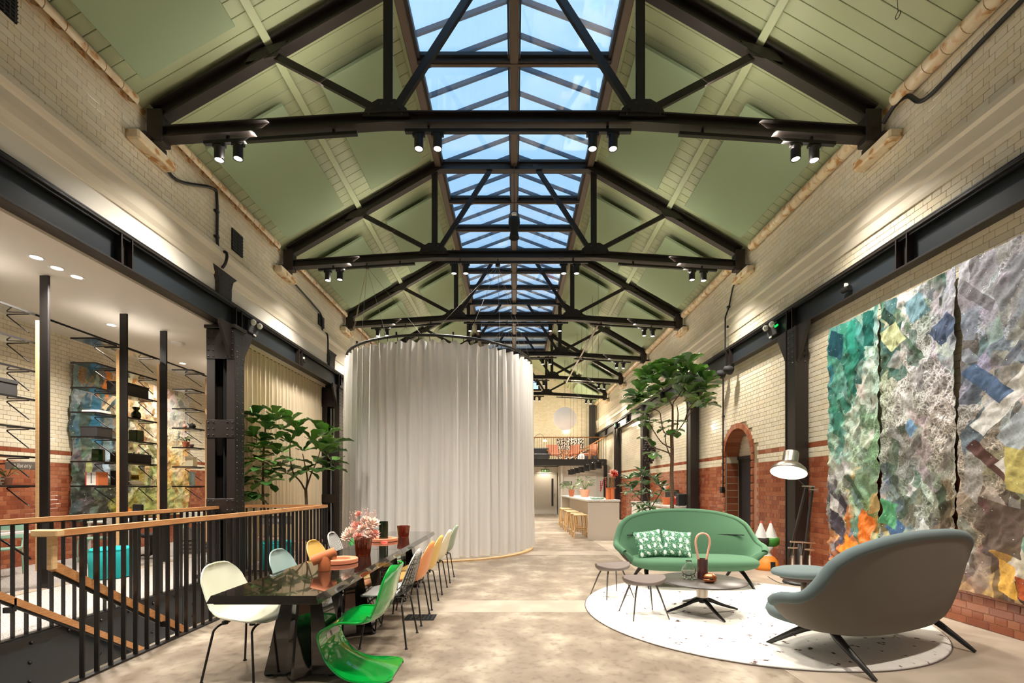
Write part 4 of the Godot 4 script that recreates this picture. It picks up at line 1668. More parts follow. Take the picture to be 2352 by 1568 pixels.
	lamp_and_toys()


func stool_thing():
	var t = thing("moulded_stool", "", "stool", Vector3.ZERO, 0.0, "brown moulded stools")
	var s = S()
	var g = []
	var ring = func(f, y, dip):
		var r = []
		for k in 49:
			var a = TAU * k / 48.0
			var x = cos(a) * 0.245 * f
			var z = sin(a) * 0.175 * f
			z += 0.035 * cos(2 * a) * f * (1.0 if sin(a) < 0 else 0.2)
			r.append(Vector3(x, y + dip * (0.035 * pow(absf(x) / 0.245, 2) - 0.018 * maxf(0, z / 0.2)), z))
		return r
	g.append(ring.call(0.0, 0.345, 0.0))
	g.append(ring.call(0.80, 0.35, 0.0))
	g.append(ring.call(0.96, 0.365, 0.5))
	g.append(ring.call(1.0, 0.385, 0.8))
	g.append(ring.call(0.985, 0.402, 1.0))
	g.append(ring.call(0.93, 0.406, 1.0))
	g.append(ring.call(0.7, 0.398, 1.0))
	g.append(ring.call(0.4, 0.392, 1.0))
	g.append(ring.call(0.0, 0.39, 1.0))
	sheet(s, g, false)
	obj("seat", s, "stool_seat", t)
	for p in [[-1, 1], [1, 1], [-1, -1], [1, -1]]:
		s = S()
		tube(s, [Vector3(p[0] * 0.10, 0.36, p[1] * 0.075), Vector3(p[0] * 0.135, 0.26, p[1] * 0.11), Vector3(p[0] * 0.20, 0.0, p[1] * 0.20)], [0.009, 0.011, 0.006], 8)
		obj("leg", s, "stool_leg", t)
	return t


func lamp_and_toys():
	var t = thing("floor_lamp", "giant anglepoise-style floor lamp with brushed metal head behind the grey sofa", "floor lamp", Vector3.ZERO)
	var D = 6.75
	var base = V(4.22, 0, D)
	b_lathe("base", v2([0.0, 0.0, 0.22, 0.0, 0.23, 0.01, 0.22, 0.035, 0.08, 0.05, 0.0, 0.05]), "black_metal", t, base, 40)
	b_lathe("post", v2([0.03, 0.05, 0.03, 0.58, 0.0, 0.58]), "black_metal", t, base, 16)
	for x in [-0.13, 0.0, 0.13]:
		b_tube("spring", [base + Vector3(x, 0.10, 0.03), base + Vector3(x * 0.95, 0.42, 0.03)], 0.022, "chrome", t, 12)
		b_tube("spring_rod", [base + Vector3(x * 0.95, 0.42, 0.03), base + Vector3(x * 0.95 + 0.02, 0.62, 0.03)], 0.007, "chrome", t, 8)
	b_tube("pivot", [base + Vector3(-0.16, 0.62, 0.03), base + Vector3(0.20, 0.60, 0.03)], 0.014, "chrome", t, 10)
	b_tube("pivot", [base + Vector3(-0.19, 0.53, 0.03), base + Vector3(-0.06, 0.53, 0.03)], 0.014, "chrome", t, 10)
	b_tube("pivot", [base + Vector3(0.04, 0.51, 0.03), base + Vector3(0.19, 0.50, 0.03)], 0.014, "chrome", t, 10)
	b_bar("lower_arm", base + Vector3(-0.17, 0.38, 0), base + Vector3(0.09, 1.43, 0), 0.024, 0.03, "black_metal", t, Vector3(0, 0, 1))
	b_bar("lower_arm", base + Vector3(0.06, 0.36, 0), base + Vector3(0.185, 1.42, 0), 0.026, 0.035, "black_metal", t, Vector3(0, 0, 1))
	b_tube("elbow_pin", [base + Vector3(0.02, 1.435, 0.02), base + Vector3(0.20, 1.43, 0.02)], 0.013, "chrome", t, 10)
	b_tube("elbow_pin", [base + Vector3(0.12, 1.385, 0.02), base + Vector3(0.23, 1.38, 0.02)], 0.013, "chrome", t, 10)
	b_bar("upper_arm", base + Vector3(0.12, 1.41, 0), base + Vector3(-0.27, 1.72, 0.10), 0.024, 0.028, "black_metal", t, Vector3(0, 0, 1))
	# head: axis from the mouth up to the cap
	var c = V(3.93, 1.63, 6.55)
	var ax = Vector3(0.28, 0.86, -0.26).normalized()
	var xx = ax.cross(Vector3(0, 0, 1)).normalized()
	var hb = Basis(xx, ax, xx.cross(ax))
	var s = S()
	lathe(s, v2([0.232, -0.004, 0.238, 0.0, 0.236, 0.015, 0.215, 0.06, 0.16, 0.115, 0.11, 0.145, 0.10, 0.155, 0.10, 0.31, 0.092, 0.325, 0.0, 0.325]), 48, Transform3D(hb, c))
	obj("shade", s, "brushed", t)
	s = S()
	lathe(s, v2([0.232, -0.004, 0.21, 0.05, 0.14, 0.10, 0.0, 0.12]), 48, Transform3D(hb, c))
	obj("reflector", s, "white", t)
	s = S()
	lathe(s, v2([0.0, -0.002, 0.12, -0.002, 0.215, 0.004]), 40, Transform3D(hb, c))
	obj("diffuser", s, "lens", t)
	spot_light(t, "lamp_light", c - ax * 0.02, -ax, 75.0, 3.0, Color(1, 0.95, 0.88), 0.2, 0.6)
	b_tube("power_cable", smooth_path([base + Vector3(-0.1, 0.02, 0.1), base + Vector3(-0.3, 0.008, 0.02), base + Vector3(-0.2, 0.008, -0.5)], 5), 0.004, "black_metal", t, 6)
	# painted wooden double figure
	t = thing("wooden_doll", "painted wooden double doll with white cone heads and orange body by the tiled wall", "wooden doll", V(4.36, 0, 7.92))
	for e in [-1, 1]:
		var x = e * 0.085
		b_lathe("hat_tip", v2([0.018, 0.80, 0.0, 0.85]), "red", t, Vector3(x, 0, 0), 4)
		b_lathe("hat", v2([0.12, 0.55, 0.115, 0.56, 0.018, 0.80, 0.0, 0.80]), "white", t, Vector3(x, 0, 0), 4, true)
		b_lathe("face", v2([0.09, 0.40, 0.13, 0.44, 0.135, 0.49, 0.13, 0.55, 0.0, 0.55]), "toy_green" if e > 0 else "pine", t, Vector3(x, 0, 0), 20)
	b_lathe("neck", v2([0.10, 0.24, 0.075, 0.32, 0.13, 0.40, 0.0, 0.40]), "white", t, Vector3(0.0, 0, 0), 24)
	b_lathe("body", v2([0.0, 0.0, 0.19, 0.0, 0.205, 0.05, 0.19, 0.15, 0.13, 0.22, 0.10, 0.24, 0.0, 0.24]), "orange", t, Vector3(0.0, 0, 0), 32)
	for k in 5:
		b_box("stripe", Vector3(-0.13 + k * 0.022, 0.08, 0.165 - absf(k - 5) * 0.012), Vector3(0.011, 0.15, 0.02), "white" if k % 2 else "black_matt", t)
	b_box("apron", Vector3(0.01, 0.08, 0.198), Vector3(0.075, 0.15, 0.02), "black_matt", t)
	# extinguisher
	t = thing("fire_extinguisher", "red fire extinguisher with black hose, half hidden behind the green sofa end", "fire extinguisher", V(4.42, 0, 8.85))
	b_lathe("cylinder", v2([0.0, 0.0, 0.075, 0.0, 0.08, 0.02, 0.08, 0.42, 0.06, 0.48, 0.02, 0.52, 0.0, 0.52]), "red", t, Vector3.ZERO, 24)
	b_box("valve", Vector3(0, 0.55, 0), Vector3(0.05, 0.07, 0.04), "black_metal", t)
	b_tube("hose", smooth_path([Vector3(0.0, 0.56, 0.02), Vector3(0.08, 0.66, 0.03), Vector3(0.0, 0.72, 0.05), Vector3(-0.09, 0.60, 0.06), Vector3(-0.10, 0.35, 0.06)], 5), 0.012, "black_matt", t, 8)
	b_box("handle", Vector3(0.03, 0.60, 0), Vector3(0.12, 0.015, 0.025), "black_metal", t)


# ---------------------------------------------------------------- printed hangings
# ctrl: rows of u, v, colour (hex), twig strength, shard density
func print_panel(seed_, w, h, ctrl, shards, extra = []):
	var q := RandomNumberGenerator.new()
	q.seed = seed_
	var pts = []
	for c in ctrl:
		pts.append([Vector2(c[0], c[1]), Color(c[2]), c[3], c[4]])
	# soft ground, worked out small and enlarged; its alpha holds the strength of the twigs
	var lw = int(w / 10.0)
	var lh = int(h / 10.0)
	var im := Image.create(lw, lh, false, Image.FORMAT_RGBA8)
	for y in lh:
		for x in lw:
			var p = Vector2((x + 0.5) / lw, 1.0 - (y + 0.5) / lh) + Vector2(q.randf_range(-0.03, 0.03), q.randf_range(-0.015, 0.015))
			var tot = 0.0
			var col = Color(0, 0, 0, 0)
			for c in pts:
				var k = 1.0 / (0.002 + pow((p - c[0]).length_squared(), 1.5))
				tot += k
				col += Color(c[1].r, c[1].g, c[1].b, c[2]) * k
			im.set_pixel(x, y, col / tot)
	im.resize(w, h, Image.INTERPOLATE_CUBIC)
	for i in shards:
		var c = Vector2(q.randf(), q.randf())
		var best = []
		for e in pts:
			best.append([(e[0] - c).length() + q.randf() * 0.18, e])
		best.sort_custom(func(a, b): return a[0] < b[0])
		var e = best[0][1]
		if q.randf() > e[3]:
			continue
		var col = best[q.randi() % 2][1][1]
		col = col.lerp(Color(q.randf(), q.randf(), q.randf()), 0.12).lightened(q.randf() * 0.3) if q.randf() < 0.6 else col.darkened(q.randf() * 0.45)
		col.a = e[2] * 0.25
		stamp(im, c, q.randf_range(0.010, 0.032), q.randf_range(0.018, 0.07), [0.0, 0.7, -0.7, 0.15][q.randi() % 4], q.randf_range(-0.7, 0.7), col, q.randf_range(0.4, 0.9))
	for s in extra:
		var col = Color(s[6])
		col.a = 0.1
		stamp(im, Vector2(s[0], s[1]), s[2] * 0.75, s[3] * 0.75, s[4], s[5], col, 0.92)
	var n := FastNoiseLite.new()
	n.seed = seed_
	n.frequency = 0.045
	n.fractal_type = FastNoiseLite.FRACTAL_RIDGED
	n.fractal_octaves = 3
	n.domain_warp_enabled = true
	n.domain_warp_amplitude = 12.0
	var tw = n.get_image(w, h)
	n.seed = seed_ + 3
	n.frequency = 0.11
	var fine = n.get_image(w, h)
	var out := Image.create(w, h, false, Image.FORMAT_RGB8)
	for y in h:
		for x in w:
			var c = im.get_pixel(x, y)
			var f = 1.0 + c.a * (1.5 * (tw.get_pixel(x, y).r - 0.55) + 1.1 * (fine.get_pixel(x, y).r - 0.55))
			out.set_pixel(x, y, Color(clampf(c.r * f, 0, 1), clampf(c.g * f, 0, 1), clampf(c.b * f, 0, 1)))
	# rows of small pale dots
	for r in 26:
		for k in 16:
			if q.randf() < 0.4:
				out.fill_rect(Rect2i(int(w * (k + q.randf() * 0.6) / 16.0), int(h * (r + 0.5) / 26.0), 3, 3), Color(0.93, 0.93, 0.90))
	return ImageTexture.create_from_image(out)


func stamp(im, c, hw, hh, ang, skew, col, op):
	var w = im.get_width()
	var h = im.get_height()
	var r = hh + hw + absf(skew) * hw
	var asp = float(h) / w
	for y in range(maxi(0, int((1.0 - c.y - r) * h)), mini(h, int((1.0 - c.y + r) * h))):
		for x in range(maxi(0, int((c.x - r * asp) * w)), mini(w, int((c.x + r * asp) * w))):
			var d = Vector2((float(x) / w - c.x) / asp, 1.0 - float(y) / h - c.y).rotated(ang)
			d.y += d.x * skew
			if absf(d.x) < hw and absf(d.y) < hh:
				im.set_pixel(x, y, im.get_pixel(x, y).lerp(col, op))


func hanging(par, called, tex, d0, d1, y0, y1, x, side, amp, seed_, e0, e1):
	# crumpled sheet against the wall at x; side: +1 faces +x. d0 is the edge at the left of the print
	var n := FastNoiseLite.new()
	n.seed = seed_
	n.frequency = 3.2
	n.fractal_octaves = 4
	n.fractal_type = FastNoiseLite.FRACTAL_RIDGED
	var en := FastNoiseLite.new()
	en.seed = seed_ + 9
	en.frequency = 0.7
	var g = []
	var nu = 70
	var nv = 130
	for i in nv + 1:
		var v = float(i) / nv
		var y = lerpf(y0, y1, v)
		var a = d0 + e0 * (en.get_noise_2d(y, 0) + 0.35 * en.get_noise_2d(y * 3.0, 4.0))
		var b = d1 + e1 * (en.get_noise_2d(y, 7) + 0.35 * en.get_noise_2d(y * 3.0, 11.0))
		var row = []
		for j in nu + 1:
			var u = float(j) / nu
			var d = lerpf(a, b, u)
			var edge = minf(1.0, minf(u, 1.0 - u) * 8.0)
			var k = amp * (0.55 + 0.45 * (1.0 - v)) * (n.get_noise_2d(d, y * 0.8) + 0.25 * n.get_noise_2d(d * 3.0, y * 2.4 + 8.0))
			row.append(V(x + side * (0.05 + k * 0.5 + 0.02 * (1.0 - edge)), y - 0.012 * sin(u * PI), d))
		g.append(row)
	var s = S()
	var m := StandardMaterial3D.new()
	m.resource_name = called
	m.albedo_texture = tex
	m.roughness = 0.55
	m.metallic_specular = 0.4
	shell(s, g, 0.003)
	return obj(called, s, m, par)


func murals():
	var t = thing("paper_mural", "huge crumpled printed mural in three torn sheets on the tiled wall", "mural", Vector3.ZERO)
	var a = print_panel(11, 384, 1344, [[0.1, 0.97, "#1d5a62", 0.25, 0.9], [0.6, 0.95, "#1f6a60", 0.25, 0.9], [0.3, 0.82, "#3f9a80", 0.3, 0.7], [0.9, 0.8, "#b9d8c8", 0.4, 0.4], [0.2, 0.68, "#5f9f8c", 0.45, 0.6], [0.7, 0.6, "#c6d3c4", 0.45, 0.4], [0.3, 0.45, "#b6c2ac", 0.6, 0.4], [0.8, 0.4, "#5f8f62", 0.6, 0.5], [0.2, 0.28, "#c9cabd", 0.7, 0.4], [0.7, 0.2, "#4a6a4c", 0.6, 0.6], [0.2, 0.12, "#4b4350", 0.5, 0.8], [0.7, 0.08, "#c97a2c", 0.25, 0.9], [0.3, 0.02, "#d8762a", 0.2, 0.9]], 420,
		[[0.15, 0.92, 0.05, 0.07, 0.0, 0.5, "#15404e"], [0.45, 0.93, 0.03, 0.09, 0.0, 0.5, "#2f8f7c"], [0.8, 0.93, 0.04, 0.09, 0.0, 0.3, "#145a52"], [0.75, 0.14, 0.05, 0.10, 0.1, 0.4, "#c8641c"], [0.4, 0.06, 0.05, 0.06, 0.6, 0.3, "#e07f28"], [0.2, 0.16, 0.05, 0.06, 0.0, 0.5, "#3a3440"]])
	var b = print_panel(12, 416, 1344, [[0.1, 0.96, "#2a5a4e", 0.4, 0.8], [0.6, 0.97, "#3d5a44", 0.5, 0.6], [0.9, 0.9, "#8d96a8", 0.5, 0.8], [0.1, 0.84, "#bcc49c", 0.35, 0.6], [0.5, 0.82, "#cbc7cb", 0.75, 0.5], [0.8, 0.75, "#c3bcc4", 0.8, 0.35], [0.3, 0.65, "#cbc4c4", 0.85, 0.15], [0.8, 0.55, "#b6aca8", 0.9, 0.15], [0.3, 0.45, "#8f8a84", 0.95, 0.2], [0.8, 0.42, "#a49a90", 0.9, 0.2], [0.3, 0.30, "#4f6150", 0.8, 0.35], [0.7, 0.25, "#46563f", 0.85, 0.3], [0.25, 0.15, "#6d7f88", 0.5, 0.7], [0.6, 0.13, "#c8ccce", 0.5, 0.6], [0.85, 0.12, "#6b5a40", 0.7, 0.5], [0.3, 0.03, "#a48a50", 0.4, 0.9], [0.8, 0.03, "#54404a", 0.5, 0.8]], 380,
		[[0.16, 0.86, 0.05, 0.06, -0.6, 0.2, "#cfd3a2"], [0.5, 0.93, 0.05, 0.06, -0.5, 0.2, "#6f93a0"], [0.86, 0.82, 0.06, 0.05, -0.7, 0.2, "#4a5a78"], [0.42, 0.52, 0.03, 0.03, 0.7, 0.2, "#7fa6cf"], [0.2, 0.17, 0.05, 0.05, 0.6, 0.2, "#41618c"], [0.5, 0.10, 0.02, 0.08, -0.8, 0.0, "#b2643e"], [0.3, 0.055, 0.05, 0.035, 0.2, 0.3, "#e3d62e"], [0.62, 0.15, 0.06, 0.05, 0.7, 0.2, "#d8dcdf"], [0.1, 0.22, 0.05, 0.06, 0.0, 0.3, "#4f9566"]])
	var c = print_panel(13, 600, 1344, [[0.2, 0.95, "#b9b4bd", 0.8, 0.5], [0.7, 0.95, "#77748c", 0.5, 0.9], [0.15, 0.8, "#9098a8", 0.6, 0.8], [0.5, 0.8, "#a8adb9", 0.5, 0.9], [0.9, 0.8, "#8a7f86", 0.5, 0.9], [0.2, 0.66, "#6f7f8d", 0.6, 0.8], [0.6, 0.66, "#6b5a58", 0.6, 0.8], [0.2, 0.5, "#9c9186", 0.95, 0.2], [0.6, 0.5, "#a58b77", 0.8, 0.6], [0.9, 0.5, "#b08668", 0.4, 0.8], [0.2, 0.35, "#7f7464", 0.95, 0.3], [0.5, 0.36, "#a39a60", 0.3, 0.8], [0.9, 0.38, "#d2cdc6", 0.3, 0.7], [0.4, 0.25, "#cfc8c2", 0.3, 0.7], [0.7, 0.25, "#8d4a38", 0.3, 0.8], [0.3, 0.15, "#4d3c34", 0.4, 0.8], [0.7, 0.14, "#3f4a40", 0.4, 0.8], [0.4, 0.04, "#b78a3c", 0.3, 0.9], [0.8, 0.04, "#4b5a38", 0.4, 0.9]], 520,
		[[0.30, 0.57, 0.035, 0.16, 0.75, 0.0, "#dcd9d3"], [0.16, 0.62, 0.03, 0.10, -0.8, 0.1, "#4f6688"], [0.36, 0.47, 0.05, 0.07, 0.7, 0.2, "#a9b2b8"], [0.22, 0.38, 0.022, 0.12, -0.75, 0.0, "#5a3c38"], [0.42, 0.31, 0.03, 0.15, -0.7, 0.0, "#d6d2cb"], [0.36, 0.36, 0.05, 0.08, 0.0, 0.3, "#b8aa62"], [0.52, 0.26, 0.045, 0.06, 0.2, 0.4, "#c92f22"], [0.47, 0.17, 0.05, 0.06, 0.7, 0.3, "#7ea394"], [0.28, 0.20, 0.06, 0.09, 0.0, 0.3, "#5c4b40"], [0.3, 0.06, 0.03, 0.06, 0.0, 0.4, "#d9a64a"], [0.44, 0.03, 0.05, 0.04, 0.0, 0.4, "#b9552e"]])
	hanging(t, "sheet", a, 6.72, 5.80, 0.36, 3.74, 4.70, -1, 0.11, 3, 0.07, 0.04)
	hanging(t, "sheet", b, 5.76, 4.79, 0.36, 3.74, 4.70, -1, 0.10, 4, 0.05, 0.04)
	hanging(t, "sheet", c, 4.745, 3.20, 0.36, 3.74, 4.70, -1, 0.07, 5, 0.07, 0.02)
	t = thing("paper_mural", "crumpled printed mural of dark green, blue and orange shapes on the library back wall", "mural", Vector3.ZERO)
	var l = print_panel(14, 900, 900, [[0.04, 0.9, "#7f8f8a", 0.4, 0.8], [0.12, 0.9, "#2f5f73", 0.2, 0.9], [0.28, 0.92, "#dd8a3c", 0.2, 0.9], [0.4, 0.85, "#e0c9a0", 0.3, 0.9], [0.55, 0.9, "#8a6230", 0.3, 0.9], [0.75, 0.85, "#d8cfc0", 0.4, 0.9], [0.9, 0.8, "#b6b9b2", 0.5, 0.9], [0.05, 0.6, "#34433e", 0.2, 0.9], [0.2, 0.6, "#2c566a", 0.2, 0.9], [0.4, 0.65, "#7d5a2e", 0.3, 0.9], [0.6, 0.6, "#cfc3a0", 0.4, 0.9], [0.85, 0.6, "#d8c8a8", 0.6, 0.9], [0.07, 0.35, "#2e352e", 0.3, 0.8], [0.3, 0.35, "#4a4a3c", 0.95, 0.3], [0.55, 0.35, "#8d8f55", 0.4, 0.8], [0.85, 0.35, "#cf9a52", 0.5, 0.9], [0.08, 0.12, "#343b34", 0.6, 0.6], [0.3, 0.15, "#2d2d24", 0.95, 0.3], [0.45, 0.1, "#8d8236", 0.4, 0.8], [0.65, 0.12, "#8f9c58", 0.4, 0.7], [0.9, 0.12, "#a8a05a", 0.6, 0.8]], 800,
		[[0.17, 0.66, 0.045, 0.20, 0.0, 0.3, "#2a6c88"], [0.1, 0.6, 0.05, 0.16, 0.0, 0.3, "#39493f"], [0.24, 0.9, 0.04, 0.08, 0.3, 0.5, "#e8862a"], [0.24, 0.38, 0.03, 0.12, 0.0, 0.4, "#a9bfd0"], [0.30, 0.85, 0.018, 0.18, 0.6, 0.0, "#e4d0a4"], [0.12, 0.34, 0.03, 0.07, 0.2, 0.5, "#9aa267"], [0.36, 0.07, 0.07, 0.05, -0.5, 0.2, "#928a2c"], [0.44, 0.05, 0.015, 0.08, -0.8, 0.0, "#d8742a"]])
	hanging(t, "sheet", l, 9.05, 12.35, 0.72, 3.93, -8.85, 1, 0.09, 8, 0.14, 0.10)


# ---------------------------------------------------------------- library
func lettering(par, text, size, pos, basis_, m, depth = 0.004):
	var tm := TextMesh.new()
	tm.text = text
	tm.font_size = 64
	tm.pixel_size = size / 64.0
	tm.depth = depth
	var f := SystemFont.new()
	f.font_names = PackedStringArray(["Droid Sans"])
	tm.font = f
	var o = inst("lettering", tm, m, par)
	o.transform = Transform3D(basis_, pos)
	return o


func library():
	var bm = unit_mesh(0.05)
	var w = struct("wall_back")
	b_box("backing", V(-9.0, 2.2, 6.5), Vector3(0.28, 4.6, 19.3), "mortar", w)
	bricks(w, Vector3(-8.85, 0, -4.6), Vector3.FORWARD, Vector3.RIGHT, 11.4, 56, func(a, b, y): return dado(y), bm)
	b_box("dado_backing", V(-8.857, 0.95, 6.5), Vector3(0.003, 1.89, 19.0), "mortar_red", w)
	var w2 = struct("wall_side")
	b_box("backing", V(-6.9, 2.2, 16.1), Vector3(4.4, 4.6, 0.2), "plaster", w2)
	b_box("backing", V(-6.9, 2.2, -3.1), Vector3(4.4, 4.6, 0.2), "plaster", w2)
	b_box("pier", V(-4.86, 2.0, -1.5), Vector3(0.2, 4.0, 7.0), "plaster", w2)
	var c = struct("ceiling")
	b_box("plasterboard", V(-6.95, 4.46, 6.5), Vector3(4.4, 0.12, 19.3), "white_paint", c)
	for k in 3:
		b_box("slot_diffuser", V(-8.30 + k * 0.035, 4.397, 9.6), Vector3(0.012, 0.01, 5.6), "black_gap", c)
	var spots = [[-6.20, 5.93], [-6.22, 6.22], [-6.20, 6.48], [-7.98, 11.0], [-6.6, 12.6], [-7.4, 8.4], [-6.3, 3.0]]  # the last three are unseen fittings, placed to light the library
	for k in spots.size():
		var p = V(spots[k][0], 4.398, spots[k][1])
		var t = thing("downlight", "round recessed downlight in the white library ceiling, %s from the viewer" % ["first of the near three", "second of the near three", "third of the near three", "single one above the mural", "farthest one behind the curtain", "one between the shelving posts", "one outside the picture"][k], "downlight", p, 0.0, "recessed downlights in the library ceiling")
		b_lathe("trim_ring", v2([0.062, -0.002, 0.09, -0.008, 0.095, 0.0]), "white", t, Vector3.ZERO, 28)
		b_lathe("lens", v2([0.0, -0.003, 0.062, -0.003]), "lens", t, Vector3.ZERO, 24)
		spot_light(t, "downlight_beam", Vector3(0, -0.02, 0), Vector3(0.02, -1, 0), 70.0, 12.0, WARM, 0.06, 0.9)
	for q in [["smoke_detector", -6.95, 9.44, 0.13], ["smoke_detector", -6.5, 10.6, 0.08]]:
		var t = thing(q[0], "white round ceiling fitting in the library, %s one" % ("larger near" if q[3] > 0.1 else "smaller far"), "smoke detector", V(q[1], 4.40, q[2]))
		b_lathe("body", v2([0.0, -0.045, q[3] * 0.7, -0.04, q[3], -0.015, q[3], 0.0]), "white", t, Vector3.ZERO, 28)
	murals()
	shelving()
	# hanging sign
	var t = thing("library_sign", "grey hanging sign reading Library beside the lowest shelf", "sign", V(-8.40, 1.79, 7.8))
	b_box("board", Vector3.ZERO, Vector3(0.56, 0.125, 0.02), "grey_sign", t, 0.006)
	b_box("edge", Vector3(0, 0, -0.012), Vector3(0.58, 0.145, 0.006), "white", t, 0.002)
	lettering(t, "Library", 0.095, Vector3(0.03, -0.005, 0.012), Basis(), "white")
	b_box("arm", Vector3(-0.36, 0.03, 0), Vector3(0.18, 0.02, 0.02), "black_metal", t)
	# teal poufs
	t = thing("pouf", "round teal fabric pouf among the shelving posts", "pouf", V(-6.36, 0.008, 7.22), 0.0, "teal poufs")
	b_lathe("body", v2([0.0, 0.0, 0.25, 0.0, 0.27, 0.02, 0.275, 0.42, 0.262, 0.455, 0.23, 0.465, 0.0, 0.465]), "teal", t, Vector3.ZERO, 40)
	b_lathe("piping", v2([0.272, 0.435, 0.279, 0.440, 0.272, 0.447]), "teal", t, Vector3.ZERO, 40)
	dup(t, "teal fabric pouf behind the end railing, below the fig trees", V(-4.22, 0, 8.12), 0.0, "teal poufs")
	# chairs and table behind the railing
	var ch = thing("library_chair", "mint green metal chair at the far left behind the railing", "chair", V(-8.1, 0, 7.2), 0.6, "mint library chairs")
	var s = S()
	var g = []
	for i in 9:
		var v = i / 8.0
		var r = []
		for j in 9:
			var u = 2.0 * j / 8 - 1.0
			r.append(Vector3(u * 0.21, 0.45 + 0.01 * u * u, lerpf(0.2, -0.2, v)))
		g.append(r)
	shell(s, g, 0.02)
	obj("seat", s, "mint", ch)
	b_box("backrest", Vector3(0, 0.72, -0.21), Vector3(0.42, 0.26, 0.02), "mint", ch, 0.008, Basis(Vector3.RIGHT, -0.15))
	for x in [-1, 1]:
		b_tube("frame", smooth_path([Vector3(x * 0.2, 0, 0.2), Vector3(x * 0.2, 0.42, 0.19), Vector3(x * 0.2, 0.44, 0.0), Vector3(x * 0.2, 0.46, -0.19), Vector3(x * 0.2, 0.84, -0.24)], 4), 0.012, "mint", ch)
		b_tube("leg", [Vector3(x * 0.2, 0, -0.26), Vector3(x * 0.2, 0.45, -0.17)], 0.012, "mint", ch)
	dup(ch, "pale mint chair in front of the dark mural, behind the railing", V(-8.0, 0, 8.75), -0.5, "mint library chairs").get_node("backrest").material_override = M["white"]
	dup(ch, "mint chair near the far shelving post, beside the crates", V(-7.3, 0, 10.3), 0.3, "mint library chairs").get_node("backrest").material_override = M["white"]
	t = thing("office_chair", "black office chair with mesh back by the mural, behind the railing", "chair", V(-7.3, 0, 9.2), 2.6)
	b_box("backrest", Vector3(0, 0.86, -0.22), Vector3(0.42, 0.45, 0.035), "black_matt", t, 0.012)
	b_box("seat", Vector3(0, 0.46, 0), Vector3(0.45, 0.06, 0.44), "black_matt", t, 0.02)
	b_box("back_stem", Vector3(0, 0.58, -0.24), Vector3(0.05, 0.3, 0.03), "black_metal", t)
	b_lathe("column", v2([0.03, 0.06, 0.03, 0.44]), "black_metal", t)
	for k in 5:
		var a = TAU * k / 5.0
		b_bar("leg", Vector3(0, 0.08, 0), Vector3(cos(a) * 0.28, 0.05, sin(a) * 0.28), 0.03, 0.03, "black_metal", t)
		b_lathe("castor", v2([0, 0.0, 0.024, 0.008, 0.024, 0.04, 0, 0.05]), "black_metal", t, Vector3(cos(a) * 0.28, 0, sin(a) * 0.28), 10)
	t = thing("work_table", "pale library work table behind the pouf and railing", "table", V(-8.0, 0, 9.45))
	b_box("table_top", Vector3(0, 0.73, 0), Vector3(0.8, 0.03, 1.0), "white", t, 0.004)
	for x in [-1, 1]:
		for z in [-1, 1]:
			b_box("leg", Vector3(x * 0.36, 0.36, z * 0.45), Vector3(0.035, 0.72, 0.035), "white", t)
	for k in 2:
		t = thing("storage_crate", "grey slatted crate on the library floor, %s of the stack by the far post" % ["lower", "upper"][k], "crate", V(-6.95, 0.012 + k * 0.27, 9.95), 0.0, "grey crates")
		for z in [-1, 1]:
			for y in 3:
				b_box("slat", Vector3(0, 0.045 + y * 0.085, z * 0.17), Vector3(0.5, 0.065, 0.012), "grey_sign", t)
				b_box("slat", Vector3(z * 0.25, 0.045 + y * 0.085, 0), Vector3(0.012, 0.065, 0.34), "grey_sign", t)
		b_box("base", Vector3(0, 0.01, 0), Vector3(0.5, 0.02, 0.34), "grey_sign", t)


func potted(called, label, cat, pos, r, h, m, leaves, spread, up, seed_, lm = 1, size = 0.12):
	var t = thing(called, label, cat, pos)
	b_lathe("pot", v2([0.0, 0.0, r * 0.72, 0.0, r * 0.98, h * 0.86, r * 1.05, h * 0.86, r * 1.05, h, r * 0.92, h, r * 0.9, h * 0.9, 0.0, h * 0.9]), m, t, Vector3.ZERO, 24, true)
	b_lathe("soil", v2([0.0, h * 0.93, r * 0.9, h * 0.92]), "soil", t, Vector3.ZERO, 16)
	var q := RandomNumberGenerator.new()
	q.seed = seed_
	for i in leaves:
		var a = q.randf() * TAU
		var d = Vector3(cos(a) * spread * q.randf_range(0.3, 1.0), h + up * q.randf_range(0.25, 1.0), sin(a) * spread * q.randf_range(0.3, 1.0))
		var lf = leaf(t, d, Vector3(cos(a), q.randf_range(-0.3, 0.6), sin(a)), size * q.randf_range(0.7, 1.2), "leaf_%d" % ((lm + q.randi() % 2) % 4), 1)
		b_tube("stem", [Vector3(0, h * 0.9, 0), d], 0.003, "stem", t, 5)
	return t


